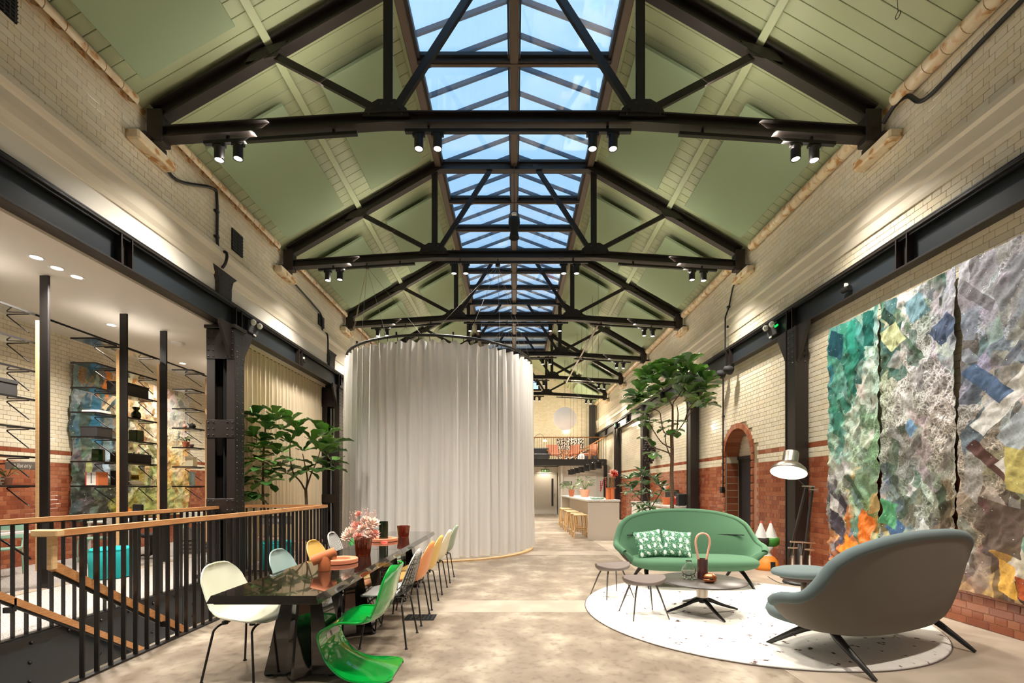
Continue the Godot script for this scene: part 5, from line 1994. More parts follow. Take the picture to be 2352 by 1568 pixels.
func shelving():
	# level heights shared by the units
	var ly = [1.45, 1.85, 2.25, 2.65, 3.05, 3.45, 3.85]
	var posts = [[-6.57, 6.40, "nearest"], [-6.66, 7.80, "second"], [-6.64, 8.66, "third"], [-6.50, 9.80, "farthest"]]
	# units: x0, x1, d0, d1 of the shelves
	var units = [[-7.08, -6.71, 4.75, 6.40], [-7.20, -6.80, 7.42, 7.82], [-7.08, -6.74, 7.90, 8.62], [-7.05, -6.64, 9.42, 9.80]]
	for i in 4:
		var p = posts[i]
		var t = thing("shelving_unit", "smoked shelves on a tall black and oak post, %s post in the library" % p[2], "shelving", Vector3.ZERO, 0.0, "library shelving units")
		b_box("post", V(p[0], 2.19, p[1]), Vector3(0.125, 4.38, 0.032), "black_metal", t, 0.004)
		b_box("oak_strip", V(p[0] - 0.092, 2.0, p[1] + 0.015), Vector3(0.05, 3.5, 0.07), "pale_oak", t, 0.004)
		for y in [0.95, 1.15]:
			b_lathe("socket", v2([0.0, 0.004, 0.03, 0.004, 0.032, 0.0]), "black_gap", t, V(p[0], y, p[1] - 0.017), 16).basis = Basis(Vector3.RIGHT, PI / 2)
		var u = units[i]
		for k in 7:
			var c = V((u[0] + u[1]) * 0.5, ly[k] - 0.012, (u[2] + u[3]) * 0.5)
			var sh = b_box("shelf", c, Vector3(u[1] - u[0], 0.012, u[3] - u[2]), "smoked_glass" if k > 0 else "black_metal", t)
			b_box("lip", V(u[1], ly[k] - 0.014, (u[2] + u[3]) * 0.5), Vector3(0.014, 0.026, u[3] - u[2]), "black_metal", sh)
			b_box("lip", V((u[0] + u[1]) * 0.5, ly[k] - 0.014, u[2]), Vector3(u[1] - u[0], 0.026, 0.014), "black_metal", sh)
			var bz = u[3] - 0.06 if i != 1 else u[3] - 0.02
			var xs = u[1] - 0.02
			b_tube("bracket", smooth_path([V(xs, ly[k] - 0.03, bz), V(u[0] + 0.08, ly[k] - 0.035, bz), V(u[0] + 0.05, ly[k] - 0.05, bz), V(u[0] + 0.07, ly[k] - 0.07, bz), V(xs, ly[k] - 0.29, bz)], 3), 0.008, "black_metal", t, 6)
		if i == 0:
			b_box("desk_shelf", V(-7.0, 0.80, 5.6), Vector3(0.62, 0.03, 1.7), "white", t)
			b_bar("desk_brace", V(-6.72, 0.42, 6.36), V(-7.2, 0.78, 6.3), 0.02, 0.02, "black_metal", t)
			for e in [4.78]:
				b_box("post", V(-6.57, 2.19, e), Vector3(0.125, 4.38, 0.032), "black_metal", t, 0.004)
	# things on the shelves
	var put = func(k, u): return V(u[0], ly[k] - 0.0, u[1])
	var t
	for k in 5:
		t = thing("magazine", "magazine lying in the flat stack on the lowest near shelf, %s of the stack" % ["bottom", "second", "middle", "fourth", "top"][k], "magazine", V(-6.92, 1.452 + k * 0.022, 5.75 + 0.03 * (k % 2)), 0.05 * (k % 3))
		b_box("pages", Vector3(0, 0.010, 0), Vector3(0.26, 0.018, 0.62), "paper", t)
		b_box("cover", Vector3(0, 0.0195, 0), Vector3(0.27, 0.002, 0.63), ["white", "grey_sign", "paper", "charcoal", "white"][k], t)
	potted("potted_plant", "small trailing plant in a pale pot on the lowest near shelf", "plant", V(-6.88, 1.452, 6.20), 0.06, 0.11, "blush", 16, 0.10, 0.12, 3, 1, 0.09)
	for k in 2:
		t = thing("archive_box", "black archive box with steel corners on the near shelf, %s of the pair" % ["nearer", "farther"][k], "box", V(-6.90, 2.652, 5.64 + k * 0.40), 0.0, "black archive boxes")
		b_box("body", Vector3(0, 0.09, 0), Vector3(0.27, 0.18, 0.37), "charcoal", t, 0.003)
		b_box("lid", Vector3(0, 0.19, 0), Vector3(0.285, 0.05, 0.385), "charcoal", t, 0.003)
		for e in [-1, 1]:
			b_lathe("stud", v2([0.01, 0, 0.008, 0.004, 0, 0.005]), "chrome", t, Vector3(0.137, 0.10, e * 0.12), 8).basis = Basis(Vector3(0, 0, 1), -PI / 2)
	t = thing("archive_box", "long black archive box on a shelf in front of the orange part of the mural", "box", V(-6.92, 3.052, 8.20), 0.0, "black archive boxes")
	b_box("body", Vector3(0, 0.09, 0), Vector3(0.28, 0.18, 0.56), "charcoal", t, 0.003)
	b_box("lid", Vector3(0, 0.188, 0), Vector3(0.29, 0.04, 0.57), "black_matt", t, 0.003)
	t = thing("wire_robot", "small brown scrap figure with a box head and outstretched arms on the near shelf", "figurine", V(-6.95, 2.252, 6.0))
	b_box("head", Vector3(0, 0.27, 0), Vector3(0.11, 0.10, 0.10), "pine", t, 0.015, Basis(Vector3.UP, 0.5))
	b_lathe("body", v2([0.03, 0.0, 0.045, 0.04, 0.03, 0.08, 0.055, 0.14, 0.04, 0.22, 0.0, 0.23]), "pine", t, Vector3.ZERO, 12)
	for x in [-1, 1]:
		b_tube("arm", [Vector3(x * 0.03, 0.13, 0), Vector3(x * 0.09, 0.11, 0.02), Vector3(x * 0.14, 0.13, 0.03)], 0.008, "pine", t, 6)
	t = thing("camera_box", "small black camera on the near shelf beside the scrap figure", "camera", V(-6.92, 2.252, 5.66))
	b_box("body", Vector3(0, 0.04, 0), Vector3(0.07, 0.08, 0.14), "black_matt", t, 0.008)
	b_lathe("lens_barrel", v2([0.03, 0, 0.03, 0.05, 0.0, 0.05]), "black_metal", t, Vector3(0.035, 0.04, 0), 14).basis = Basis(Vector3(0, 0, 1), -PI / 2)
	t = thing("speaker", "rounded black portable speaker with grey grille on the near shelf", "speaker", V(-6.92, 1.852, 5.75))
	b_box("body", Vector3(0, 0.10, 0), Vector3(0.15, 0.19, 0.46), "black_matt", t, 0.06)
	b_box("grille", Vector3(0.068, 0.10, 0), Vector3(0.02, 0.09, 0.30), "grey_sign", t, 0.008)
	t = thing("book", "white boxed book lying on a stub shelf of the second post", "book", V(-6.96, 2.652, 7.62))
	b_box("pages", Vector3(0, 0.02, 0), Vector3(0.29, 0.04, 0.22), "paper", t, 0.002)
	t = thing("file_box", "dark grey file box on a stub shelf of the second post", "box", V(-6.96, 2.252, 7.62))
	b_box("body", Vector3(0, 0.085, 0), Vector3(0.27, 0.17, 0.3), "charcoal", t, 0.004)
	b_box("lid", Vector3(0, 0.155, 0), Vector3(0.276, 0.012, 0.306), "black_gap", t)
	t = thing("glass_block", "dark green square glass vase on a stub shelf of the second post", "vase", V(-6.93, 1.852, 7.62))
	b_box("glass", Vector3(0, 0.10, 0), Vector3(0.13, 0.20, 0.13), "green_glass", t, 0.01)
	t = thing("book", "red and white book standing on the lowest stub shelf of the second post", "book", V(-6.97, 1.452, 7.62))
	b_box("pages", Vector3(0, 0.11, 0), Vector3(0.16, 0.215, 0.17), "paper", t)
	b_box("cover", Vector3(-0.085, 0.11, 0), Vector3(0.012, 0.22, 0.18), "coral", t)
	b_box("cover", Vector3(0.10, 0.11, 0), Vector3(0.04, 0.22, 0.18), "clay_orange", t)
	b_box("pen_print", Vector3(0, 0.12, 0.087), Vector3(0.012, 0.17, 0.003), "black_matt", t)
	t = thing("bottle_vase", "pinched green glass vase on a shelf between the second and third posts", "vase", V(-6.88, 2.652, 8.32))
	b_lathe("glass", v2([0.0, 0.0, 0.055, 0.0, 0.075, 0.05, 0.07, 0.11, 0.03, 0.16, 0.05, 0.19, 0.06, 0.22, 0.05, 0.22, 0.04, 0.19, 0.02, 0.16, 0.06, 0.11, 0.065, 0.05, 0.0, 0.02]), "green_glass", t, Vector3.ZERO, 24)
	t = thing("glass_block", "square olive glass vase on a shelf between the second and third posts", "vase", V(-6.88, 2.252, 8.32))
	b_box("glass", Vector3(0, 0.10, 0), Vector3(0.16, 0.20, 0.16), "green_glass", t, 0.01)
	t = thing("candle_jar", "small grey jar on a shelf between the second and third posts", "jar", V(-6.88, 2.252, 8.02))
	b_lathe("jar", v2([0.0, 0.0, 0.05, 0.0, 0.05, 0.14, 0.0, 0.14]), "grey_sign", t, Vector3.ZERO, 20, true)
	t = thing("record_case", "long black open case on a shelf between the second and third posts", "case", V(-6.90, 1.852, 8.24))
	b_box("body", Vector3(0, 0.075, 0), Vector3(0.26, 0.15, 0.58), "black_matt", t, 0.003)
	b_box("lid", Vector3(0, 0.158, 0), Vector3(0.265, 0.02, 0.585), "charcoal", t, 0.003)
	for k in 3:
		t = thing("book", "book lying under the yellow number plate, %s" % ["bottom one", "middle one", "top one with teal cover"][k], "book", V(-6.88, 1.452 + k * 0.028, 8.24 - 0.03 * k))
		b_box("pages", Vector3(0, 0.013, 0), Vector3(0.20, 0.022, 0.28), "paper", t)
		b_box("cover", Vector3(0, 0.025, 0), Vector3(0.21, 0.003, 0.29), ["white", "white", "teal"][k], t)
	t = thing("book", "tall black book standing beside the yellow number plate", "book", V(-6.96, 1.452, 8.02))
	b_box("cover", Vector3(0, 0.13, 0), Vector3(0.20, 0.26, 0.05), "black_matt", t)
	t = thing("book", "grey book standing against the tall black book", "book", V(-6.90, 1.452, 8.075))
	b_box("cover", Vector3(0, 0.12, 0), Vector3(0.22, 0.24, 0.03), "grey_sign", t)
	t = thing("number_plate", "yellow number plate reading 33-666 on the books", "number plate", V(-6.84, 1.545, 8.20))
	b_box("plate", Vector3(0, 0.05, 0), Vector3(0.23, 0.09, 0.008), "yellow", t)
	lettering(t, "33-666", 0.075, Vector3(0, 0.05, 0.006), Basis(), "black_gap")
	potted("potted_plant", "small leafy plant in a terracotta pot on the farthest shelf stub", "plant", V(-6.88, 2.252, 9.58), 0.07, 0.12, "terracotta", 18, 0.11, 0.10, 8, 1, 0.10)
	potted("potted_plant", "bright green trailing fern in front of the mural, beside the third post", "plant", V(-7.02, 1.852, 8.5), 0.04, 0.08, "black_matt", 26, 0.16, 0.14, 9, 1, 0.10)
	t = thing("pink_ornament", "small pink bird-shaped ornament on the farthest shelving", "ornament", V(-6.92, 2.652, 9.6))
	b_lathe("body", v2([0.0, 0.0, 0.03, 0.005, 0.045, 0.04, 0.03, 0.07, 0.01, 0.09, 0.008, 0.13, 0.016, 0.145, 0.0, 0.155]), "blush", t, Vector3.ZERO, 16)
	t = thing("teapot", "black teapot on the farthest shelving", "teapot", V(-6.76, 2.652, 9.6))
	b_lathe("body", v2([0.0, 0.0, 0.05, 0.005, 0.065, 0.05, 0.045, 0.095, 0.01, 0.105, 0.012, 0.12, 0.0, 0.125]), "black_matt", t, Vector3.ZERO, 18)
	b_tube("spout", [Vector3(-0.05, 0.05, 0), Vector3(-0.10, 0.11, 0)], 0.01, "black_matt", t, 8)
	t = thing("red_bowl", "dark red bowl on the farthest shelving", "bowl", V(-6.74, 2.252, 9.55))
	b_lathe("bowl", v2([0.0, 0.0, 0.03, 0.0, 0.05, 0.06, 0.045, 0.06, 0.025, 0.01, 0.0, 0.01]), "oxblood", t, Vector3.ZERO, 20)
	t = thing("white_canister", "cream rectangular canister on the farthest shelving", "canister", V(-6.78, 1.852, 9.6))
	b_box("body", Vector3(0, 0.11, 0), Vector3(0.16, 0.22, 0.14), "parchment", t, 0.006)
	t = thing("pale_cylinder", "pale blue-white cylinder vase on the lowest of the farthest shelves", "vase", V(-6.76, 1.452, 9.6))
	b_lathe("body", v2([0.0, 0.0, 0.05, 0.0, 0.05, 0.29, 0.04, 0.29, 0.04, 0.02, 0.0, 0.02]), "duck_blue", t, Vector3.ZERO, 20, true)
	t = thing("monitor", "black computer monitor on the white desk at the far left", "monitor", V(-7.0, 0.815, 5.72), 0.9)
	b_box("screen", Vector3(0, 0.24, 0), Vector3(0.48, 0.30, 0.03), "black_matt", t, 0.012)
	b_box("stand", Vector3(0, 0.06, -0.02), Vector3(0.05, 0.12, 0.03), "black_metal", t)
	b_box("foot", Vector3(0, 0.005, 0), Vector3(0.2, 0.01, 0.16), "black_metal", t)


# ---------------------------------------------------------------- curtains
func curtains():
	# silvery round curtain hung from a ring
	var C = V(-1.70, 0, 10.72)
	var R = 2.09
	var t = thing("round_curtain", "tall silvery white round curtain enclosing a space in the middle of the hall", "curtain", C)
	var n := FastNoiseLite.new()
	n.seed = 2
	n.frequency = 0.9
	var NF = 62
	var NU = NF * 9
	var g = []
	for i in 15:
		var v = i / 14.0
		var row = []
		for j in NU + 1:
			var th = TAU * j / NU
			var ph = th * NF + 2.6 * n.get_noise_2d(cos(th) * 4.0, sin(th) * 4.0) * (1.0 if v < 0.95 else 0.3)
			var open = 0.55 + 0.45 * n.get_noise_2d(cos(th) * 7.0 + 30.0, sin(th) * 7.0)
			var amp = lerpf(0.062, 0.040, v) * (0.7 + open)
			var sn = sin(ph)
			var f = signf(sn) * pow(absf(sn), 0.7)
			var r = R + amp * f + 0.012 * sin(3.0 * ph + v * 2.0) + 0.03 * (1.0 - v)
			var y = lerpf(0.085 + 0.012 * n.get_noise_2d(th * 8.0, 3.0), 4.20, v)
			if i == 14:
				y -= 0.030 * (0.5 + 0.5 * cos(ph * 1.0 + PI * 0.5))
			row.append(Vector3(r * cos(th), y, -r * sin(th)))
		g.append(row)
	var s = S()
	sheet(s, g, false)
	obj("cloth", s, "satin", t)
	t = thing("curtain_ring", "black circular curtain track hung on thin wires over the silvery curtain", "curtain track", C)
	var ring = []
	for j in 97:
		var th = TAU * j / 96.0
		ring.append(Vector3(R * cos(th), 4.29, -R * sin(th)))
	b_tube("track", ring, 0.028, "black_metal", t, 8)
	s = S()
	for j in 62:
		var th = TAU * j / 62.0
		var p = Vector3(R * cos(th), 4.265, -R * sin(th))
		tube(s, [p, p + Vector3(0, -0.09, 0)], 0.006, 5)
	obj("hook", s, "black_metal", t, "stuff")
	for k in 12:
		var th = TAU * (k + 0.5) / 12.0
		b_box("clamp", Vector3(R * cos(th), 4.33, -R * sin(th)), Vector3(0.03, 0.08, 0.03), "black_metal", t)
	var hubs = [V(-2.97, 5.86, 9.23), V(-0.33, 5.90, 9.23), V(-3.0, 5.86, 12.63), V(-0.2, 5.90, 12.63)]
	for h in 4:
		var hp = hubs[h] - C
		b_lathe("hub", v2([0.0, -0.03, 0.05, -0.02, 0.05, 0.02, 0.0, 0.03]), "black_metal", t, hp, 12)
		b_tube("hub_stem", [hp, hp + Vector3(0, 0.16, 0)], 0.012, "black_metal", t, 6)
		for k in 5:
			var base_a = atan2(-hp.z, hp.x) + (k - 2) * 0.34
			b_tube("wire", [hp, Vector3(R * cos(base_a), 4.30, -R * sin(base_a))], 0.0035, "brushed", t, 5)
	t = thing("floor_ring", "low pale ring fixed to the floor under the silvery curtain", "floor ring", C)
	b_lathe("ring", v2([R - 0.07, 0.0, R + 0.05, 0.0, R + 0.05, 0.028, R - 0.07, 0.028]), "pale_oak", t, Vector3.ZERO, 128, true)
	# flat pleated curtain closing the second bay of the library
	t = thing("pleated_curtain", "cream pleated curtain hanging under the beam between two riveted columns", "curtain", V(-4.83, 0, 7.62))
	g = []
	var W = 3.86
	for i in 9:
		var v = i / 8.0
		var row = []
		for j in 27 * 8 + 1:
			var u = j / (27.0 * 8.0)
			var ph = u * 27.0 * TAU
			var z = 0.055 * sin(ph) * lerpf(1.0, 0.75, v) + 0.01 * sin(ph * 0.37)
			row.append(Vector3(z, lerpf(0.02, 3.93, v), -u * W - 0.015 * cos(ph * 2.0)))
		g.append(row)
	s = S()
	sheet(s, g, true)
	obj("cloth", s, "cream_cloth", t)
	b_box("pelmet", Vector3(0.03, 3.95, -W * 0.5), Vector3(0.12, 0.05, W), "cream_cloth", t)
	for k in 27:
		b_box("glider", Vector3(0.06, 3.925, -W * (k + 0.5) / 27.0), Vector3(0.012, 0.012, 0.07), "black_gap", t)
	# pale wall and glazed door beyond the second column
	var d = struct("door_4")
	b_box("frame", V(-4.70, 1.2, 12.6), Vector3(0.08, 2.4, 1.2), "black_metal", d)
	b_box("pane", V(-4.655, 1.2, 12.6), Vector3(0.012, 2.2, 1.0), "duck_blue", d)
	b_lathe("handle", v2([0.0, 0, 0.015, 0, 0.015, 0.35, 0, 0.35]), "black_metal", d, V(-4.63, 0.9, 12.25), 10)


# ---------------------------------------------------------------- stair well
func stairs():
	var XF = -3.19
	var XR = -4.67
	var DE = 7.75
	var t = thing("stair_railing", "black slatted railing with oak handrail on the hall side of the stair well", "railing", Vector3.ZERO)
	b_bar("handrail", V(XF, 1.10, 3.20), V(XF, 1.10, DE), 0.062, 0.045, "oak", t)
	b_bar("rail_core", V(XF, 1.072, 3.25), V(XF, 1.072, DE), 0.03, 0.012, "black_metal", t)
	b_bar("foot_rail", V(XF, 0.008, 3.30), V(XF, 0.008, DE), 0.055, 0.016, "black_metal", t)
	for k in 38:
		b_box("baluster", V(XF, 0.54, 3.376 + k * 0.119), Vector3(0.034, 1.06, 0.012), "black_metal", t)
	b_box("end_block", V(XF - 0.06, 1.10, 3.185), Vector3(0.185, 0.05, 0.065), "pale_oak", t, 0.008)
	b_box("drop_post", V(XF - 0.098, 0.97, 3.21), Vector3(0.044, 0.24, 0.03), "black_metal", t)
	b_box("drop_post", V(XF - 0.055, 0.97, 3.21), Vector3(0.042, 0.26, 0.045), "pale_oak", t, 0.006)
	t = thing("stair_railing", "black slatted railing with oak handrail on the library side of the stair well", "railing", Vector3.ZERO)
	b_bar("handrail", V(XR, 1.10, 2.55), V(XR, 1.10, DE), 0.062, 0.045, "oak", t)
	b_bar("rail_core", V(XR, 1.072, 2.55), V(XR, 1.072, DE), 0.03, 0.012, "black_metal", t)
	b_bar("foot_rail", V(XR, 0.008, 2.55), V(XR, 0.008, DE), 0.06, 0.016, "black_metal", t)
	for k in 43:
		b_box("baluster", V(XR, 0.54, 2.58 + k * 0.1197), Vector3(0.034, 1.06, 0.012), "black_metal", t)
	t = thing("stair_railing", "short black slatted railing across the far end of the stair well", "railing", Vector3.ZERO)
	b_bar("handrail", V(XR + 0.035, 1.10, DE), V(XF - 0.035, 1.10, DE), 0.062, 0.045, "oak", t)
	b_bar("foot_rail", V(XR + 0.03, 0.008, DE), V(XF - 0.03, 0.008, DE), 0.055, 0.016, "black_metal", t)
	for k in 11:
		b_box("baluster", V(XR + 0.135 + k * 0.121, 0.54, DE), Vector3(0.012, 1.06, 0.034), "black_metal", t)
	t = thing("stair_handrail", "oak stair handrail sloping down behind the hall-side railing", "handrail", Vector3.ZERO)
	b_bar("handrail", V(XF - 0.075, 0.86, 3.24), V(XF - 0.075, -0.38, 5.10), 0.045, 0.06, "oak", t)
	b_bar("rail_core", V(XF - 0.075, 0.815, 3.24), V(XF - 0.075, -0.425, 5.10), 0.02, 0.03, "black_metal", t)
	for k in 2:
		b_box("bracket", V(XF - 0.04, [0.16, -0.35][k], [4.22, 4.98][k]), Vector3(0.07, 0.05, 0.02), "black_metal", t)
	t = thing("stair_handrail", "oak stair handrail sloping down along the black library-side stair wall", "handrail", Vector3.ZERO)
	b_bar("handrail", V(-4.56, 1.42, 2.6), V(-4.56, -0.60, 5.64), 0.045, 0.06, "oak", t)
	b_bar("rail_core", V(-4.56, 1.375, 2.6), V(-4.56, -0.645, 5.64), 0.02, 0.03, "black_metal", t)
	b_box("bracket", V(-4.60, 0.30, 4.16), Vector3(0.09, 0.05, 0.02), "black_metal", t)
	b_box("bracket", V(-4.545, 0.35, 4.16), Vector3(0.015, 0.12, 0.02), "black_metal", t)
	# the well itself: bolted steel fascia over a white wall, and steps
	var w = struct("trim_6")
	b_box("kerb", V(-4.70, 0.006, 5.1), Vector3(0.10, 0.012, 5.4), "grey_sign", w)
	for k in 4:
		b_box("fascia_plate", V(-4.655, -0.30, 3.15 + k * 1.30), Vector3(0.03, 0.56, 1.294), "blue_grey_panel", w)  # black steel; its lighter blue-grey shading is put into the colour
	b_box("fascia_angle", V(-4.635, -0.045, 5.1), Vector3(0.02, 0.09, 5.3), "black_metal", w)
	var xfs = []
	for k in 14:
		for y in [-0.07, -0.26, -0.44]:
			if y < -0.1 and k % 2 == 1:
				continue
			xfs.append(Transform3D(Basis(Vector3.FORWARD, PI / 2) * Basis.from_scale(Vector3.ONE * 0.018), V(-4.638 if y < -0.1 else -4.622, y, 2.9 + k * 0.37)))
	multi("bolts", dome_mesh(8), "black_metal", xfs, null, w)
	b_box("lower_wall", V(-4.69, -1.8, 5.1), Vector3(0.04, 2.5, 5.4), "white_paint", w)
	b_box("lower_wall", V(-3.235, -1.6, 5.1), Vector3(0.03, 3.0, 5.4), "white_paint", w)
	b_box("end_wall", V(-3.95, -1.6, 7.78), Vector3(1.5, 3.1, 0.05), "white_paint", w)
	b_box("end_wall", V(-3.95, -1.6, 2.37), Vector3(1.5, 3.1, 0.05), "white_paint", w)
	b_box("landing", V(-3.95, -3.05, 5.1), Vector3(1.5, 0.1, 5.4), "screed", w)
	for k in 15:
		b_box("tread", V(-3.95, -0.18 * (k + 1) - 0.02, 2.55 + 0.27 * k), Vector3(1.42, 0.04, 0.29), "black_metal", w)
	var l = spot_light(self, "unseen_stair_light", V(-3.95, -0.4, 6.6), Vector3(-0.2, -1, 0.3), 70.0, 2.0, Color(1, 0.95, 0.9), 0.06, 0.8)  # unseen lamp, placed to light the white wall below the fascia


# ---------------------------------------------------------------- plants
var leaf_meshes = {}


func leaf_mesh(kind):
	if leaf_meshes.has(kind):
		return leaf_meshes[kind]
	var s = S()
	var wid = [[0.03, 0.18, 0.22, 0.25, 0.33, 0.36, 0.30, 0.03], [0.02, 0.13, 0.19, 0.21, 0.19, 0.15, 0.09, 0.01]][kind]
	var g = []
	for i in 8:
		var v = i / 7.0
		var r = []
		for j in 5:
			var u = j / 2.0 - 1.0
			var w = wid[i]
			var wave = 0.035 * sin(i * 2.1 + j * 1.7) * absf(u) if kind == 0 else 0.0
			r.append(Vector3(u * w, 0.10 * absf(u) * w / 0.3 - 0.22 * v * v + wave, -v * (1.0 - 0.10 * v * v)))
		g.append(r)
	shell(s, g, 0.012)
	s.generate_normals()
	leaf_meshes[kind] = s.commit()
	return leaf_meshes[kind]


func leaf(par, p, towards, size, m, kind = 0):
	var d = towards.normalized()
	var side = d.cross(Vector3.UP)
	side = side.normalized() if side.length() > 0.05 else Vector3.RIGHT
	var o = inst("leaf", leaf_mesh(kind), m, par)
	o.transform = Transform3D(Basis(side, side.cross(d), -d).scaled_local(Vector3.ONE * size), p)
	return o


func p3(a):
	var out = []
	for i in range(0, a.size(), 3):
		out.append(V(a[i], a[i + 1], a[i + 2]))
	return out


func limb(t, called, pts, r0, r1):
	var path = smooth_path(pts, 4)
	var rr = []
	for i in path.size():
		rr.append(lerpf(r0, r1, float(i) / (path.size() - 1)))
	var s = S()
	tube(s, path, rr, 8)
	return obj(called, s, "bark", t)


func crown(t, centre, cl, per, size, seed_, kind, tones, thin = 0.006):
	var q := RandomNumberGenerator.new()
	q.seed = seed_
	for c in cl:
		for k in per:
			var a = TAU * (k + q.randf() * 0.6) / per + c.x * 7.0
			var out = (c - centre).normalized()
			var d = Vector3(cos(a), q.randf_range(-0.1, 0.9), sin(a)) + out * 0.55
			leaf(t, c + d.normalized() * 0.03, d, size * q.randf_range(0.72, 1.15), "leaf_%d" % tones[q.randi() % tones.size()], kind)


func pot_round(t, c, r, h, m):
	b_lathe("pot", v2([0.0, 0.0, r * 0.86, 0.0, r, h - 0.04, r * 1.03, h - 0.04, r * 1.03, h, r * 0.93, h, r * 0.9, h - 0.06, 0.0, h - 0.06]), m, t, c, 36, true)
	b_lathe("soil", v2([0.0, h - 0.045, r * 0.92, h - 0.05]), "soil", t, c, 20)


func trees():
	var t = thing("fig_tree", "tall fiddle-leaf fig with bare trunk and wide crown behind the green sofa", "tree", Vector3.ZERO)
	pot_round(t, V(3.10, 0, 9.0), 0.32, 0.55, "pink_clay")
	limb(t, "trunk", p3([3.10, 0.4, 9.0, 3.11, 1.24, 9.0, 3.10, 1.66, 9.0, 3.11, 2.07, 9.0, 3.10, 2.46, 9.0]), 0.042, 0.034)
	limb(t, "leader", p3([3.11, 2.42, 9.0, 3.12, 2.74, 9.0, 3.12, 3.03, 9.0]), 0.024, 0.020)
	for b in [[3.08, 1.99, 8.97, 3.01, 2.15, 8.96, 2.98, 2.39, 9.02, 3.05, 2.57, 9.02], [3.12, 2.19, 9.04, 2.93, 2.29, 9.04, 2.80, 2.50, 9.10, 2.68, 2.71, 9.09], [3.10, 2.08, 9.02, 2.89, 2.16, 9.04, 2.68, 2.21, 8.92, 2.65, 2.35, 9.09], [3.11, 2.45, 9.02, 3.25, 2.54, 9.08, 3.41, 2.75, 9.10, 3.54, 2.99, 9.02], [3.23, 2.56, 9.07, 3.20, 2.85, 8.93, 3.23, 3.04, 9.08], [3.11, 2.44, 9.0, 2.96, 2.50, 9.02, 2.88, 2.71, 8.95, 2.82, 2.89, 8.90, 2.65, 3.00, 9.08], [3.12, 3.0, 9.0, 3.16, 3.11, 9.05, 3.29, 3.32, 8.95, 3.45, 3.75, 9.07], [3.12, 3.0, 9.0, 3.05, 3.12, 8.98, 2.93, 3.30, 8.92, 2.75, 3.52, 8.95], [3.40, 2.75, 9.10, 3.49, 3.00, 9.09, 3.64, 3.21, 8.89]]:
		limb(t, "branch", p3(b), 0.014, 0.007)
	var cl = p3([3.35, 3.79, 8.80, 3.34, 3.76, 9.03, 3.09, 3.75, 8.90, 2.79, 3.69, 9.08, 2.67, 3.61, 9.10, 2.31, 3.13, 8.67, 2.32, 2.98, 8.63, 2.66, 3.52, 9.26, 2.69, 3.42, 8.82, 2.89, 3.32, 8.80, 3.25, 3.70, 9.38, 3.03, 3.52, 8.98, 3.43, 3.67, 9.26, 3.53, 3.63, 8.98, 3.75, 3.57, 9.11, 3.68, 3.40, 8.73, 3.79, 3.34, 9.10, 3.39, 3.25, 9.28, 3.46, 3.26, 9.02, 3.27, 3.48, 9.18, 3.42, 3.45, 9.13, 3.53, 3.07, 8.67, 3.83, 3.08, 9.20, 3.02, 3.08, 9.07, 2.72, 3.21, 8.85, 2.48, 3.08, 8.64, 2.58, 3.33, 9.28, 2.87, 3.63, 8.98, 2.63, 2.89, 9.17, 3.65, 3.10, 9.29, 3.22, 2.74, 9.16, 3.10, 2.63, 9.32, 3.10, 2.54, 8.92, 2.63, 2.73, 9.23, 2.76, 2.69, 8.96, 2.72, 2.42, 9.33, 2.86, 2.12, 9.29])
	crown(t, V(3.1, 3.1, 9.0), cl.slice(0, 30), 8, 0.30, 4, 0, [0, 1, 1, 3, 0])
	crown(t, V(3.1, 3.1, 9.0), cl.slice(30), 4, 0.24, 5, 0, [0, 1, 3])
	t = thing("fig_tree", "slender fig tree with dark leaves beside the first riveted column", "tree", Vector3.ZERO)
	pot_round(t, V(-4.42, 0, 8.35), 0.22, 0.52, "pink_clay")
	limb(t, "trunk", p3([-4.42, 0.4, 8.35, -4.55, 1.11, 8.30, -4.56, 1.65, 8.30, -4.55, 2.07, 8.30, -4.52, 2.38, 8.30, -4.53, 2.58, 8.30]), 0.022, 0.012)
	limb(t, "branch", p3([-4.56, 1.57, 8.30, -4.49, 1.61, 8.30, -4.38, 1.71, 8.30]), 0.008, 0.005)
	limb(t, "branch", p3([-4.55, 1.21, 8.30, -4.62, 1.30, 8.30, -4.66, 1.38, 8.30]), 0.008, 0.005)
	limb(t, "branch", p3([-4.55, 2.03, 8.30, -4.66, 2.19, 8.30, -4.68, 2.42, 8.30]), 0.008, 0.005)
	cl = p3([-4.66, 2.68, 8.22, -4.24, 2.70, 8.07, -4.53, 2.56, 8.35, -4.31, 2.61, 8.22, -4.66, 2.54, 8.15, -4.67, 2.31, 8.15, -4.56, 2.22, 8.30, -4.67, 2.03, 8.10, -4.56, 2.10, 8.20, -4.41, 1.89, 8.09, -4.62, 1.90, 8.20, -4.47, 1.77, 8.07, -4.54, 1.61, 8.15, -4.62, 1.48, 8.15, -4.66, 1.34, 8.15, -4.60, 1.26, 8.13, -4.37, 1.51, 8.07, -4.50, 1.75, 8.40, -4.43, 2.44, 8.21])
	crown(t, V(-4.52, 2.0, 8.3), cl, 5, 0.27, 6, 0, [0, 2, 2, 1])
	t = thing("fig_tree", "broad fig tree with forked trunk and big glossy leaves by the end railing", "tree", Vector3.ZERO)
	pot_round(t, V(-3.88, 0, 8.62), 0.24, 0.42, "pink_clay")
	limb(t, "trunk", p3([-3.89, 0.3, 8.60, -3.90, 0.86, 8.60, -3.91, 1.16, 8.60, -3.92, 1.37, 8.60]), 0.034, 0.026)
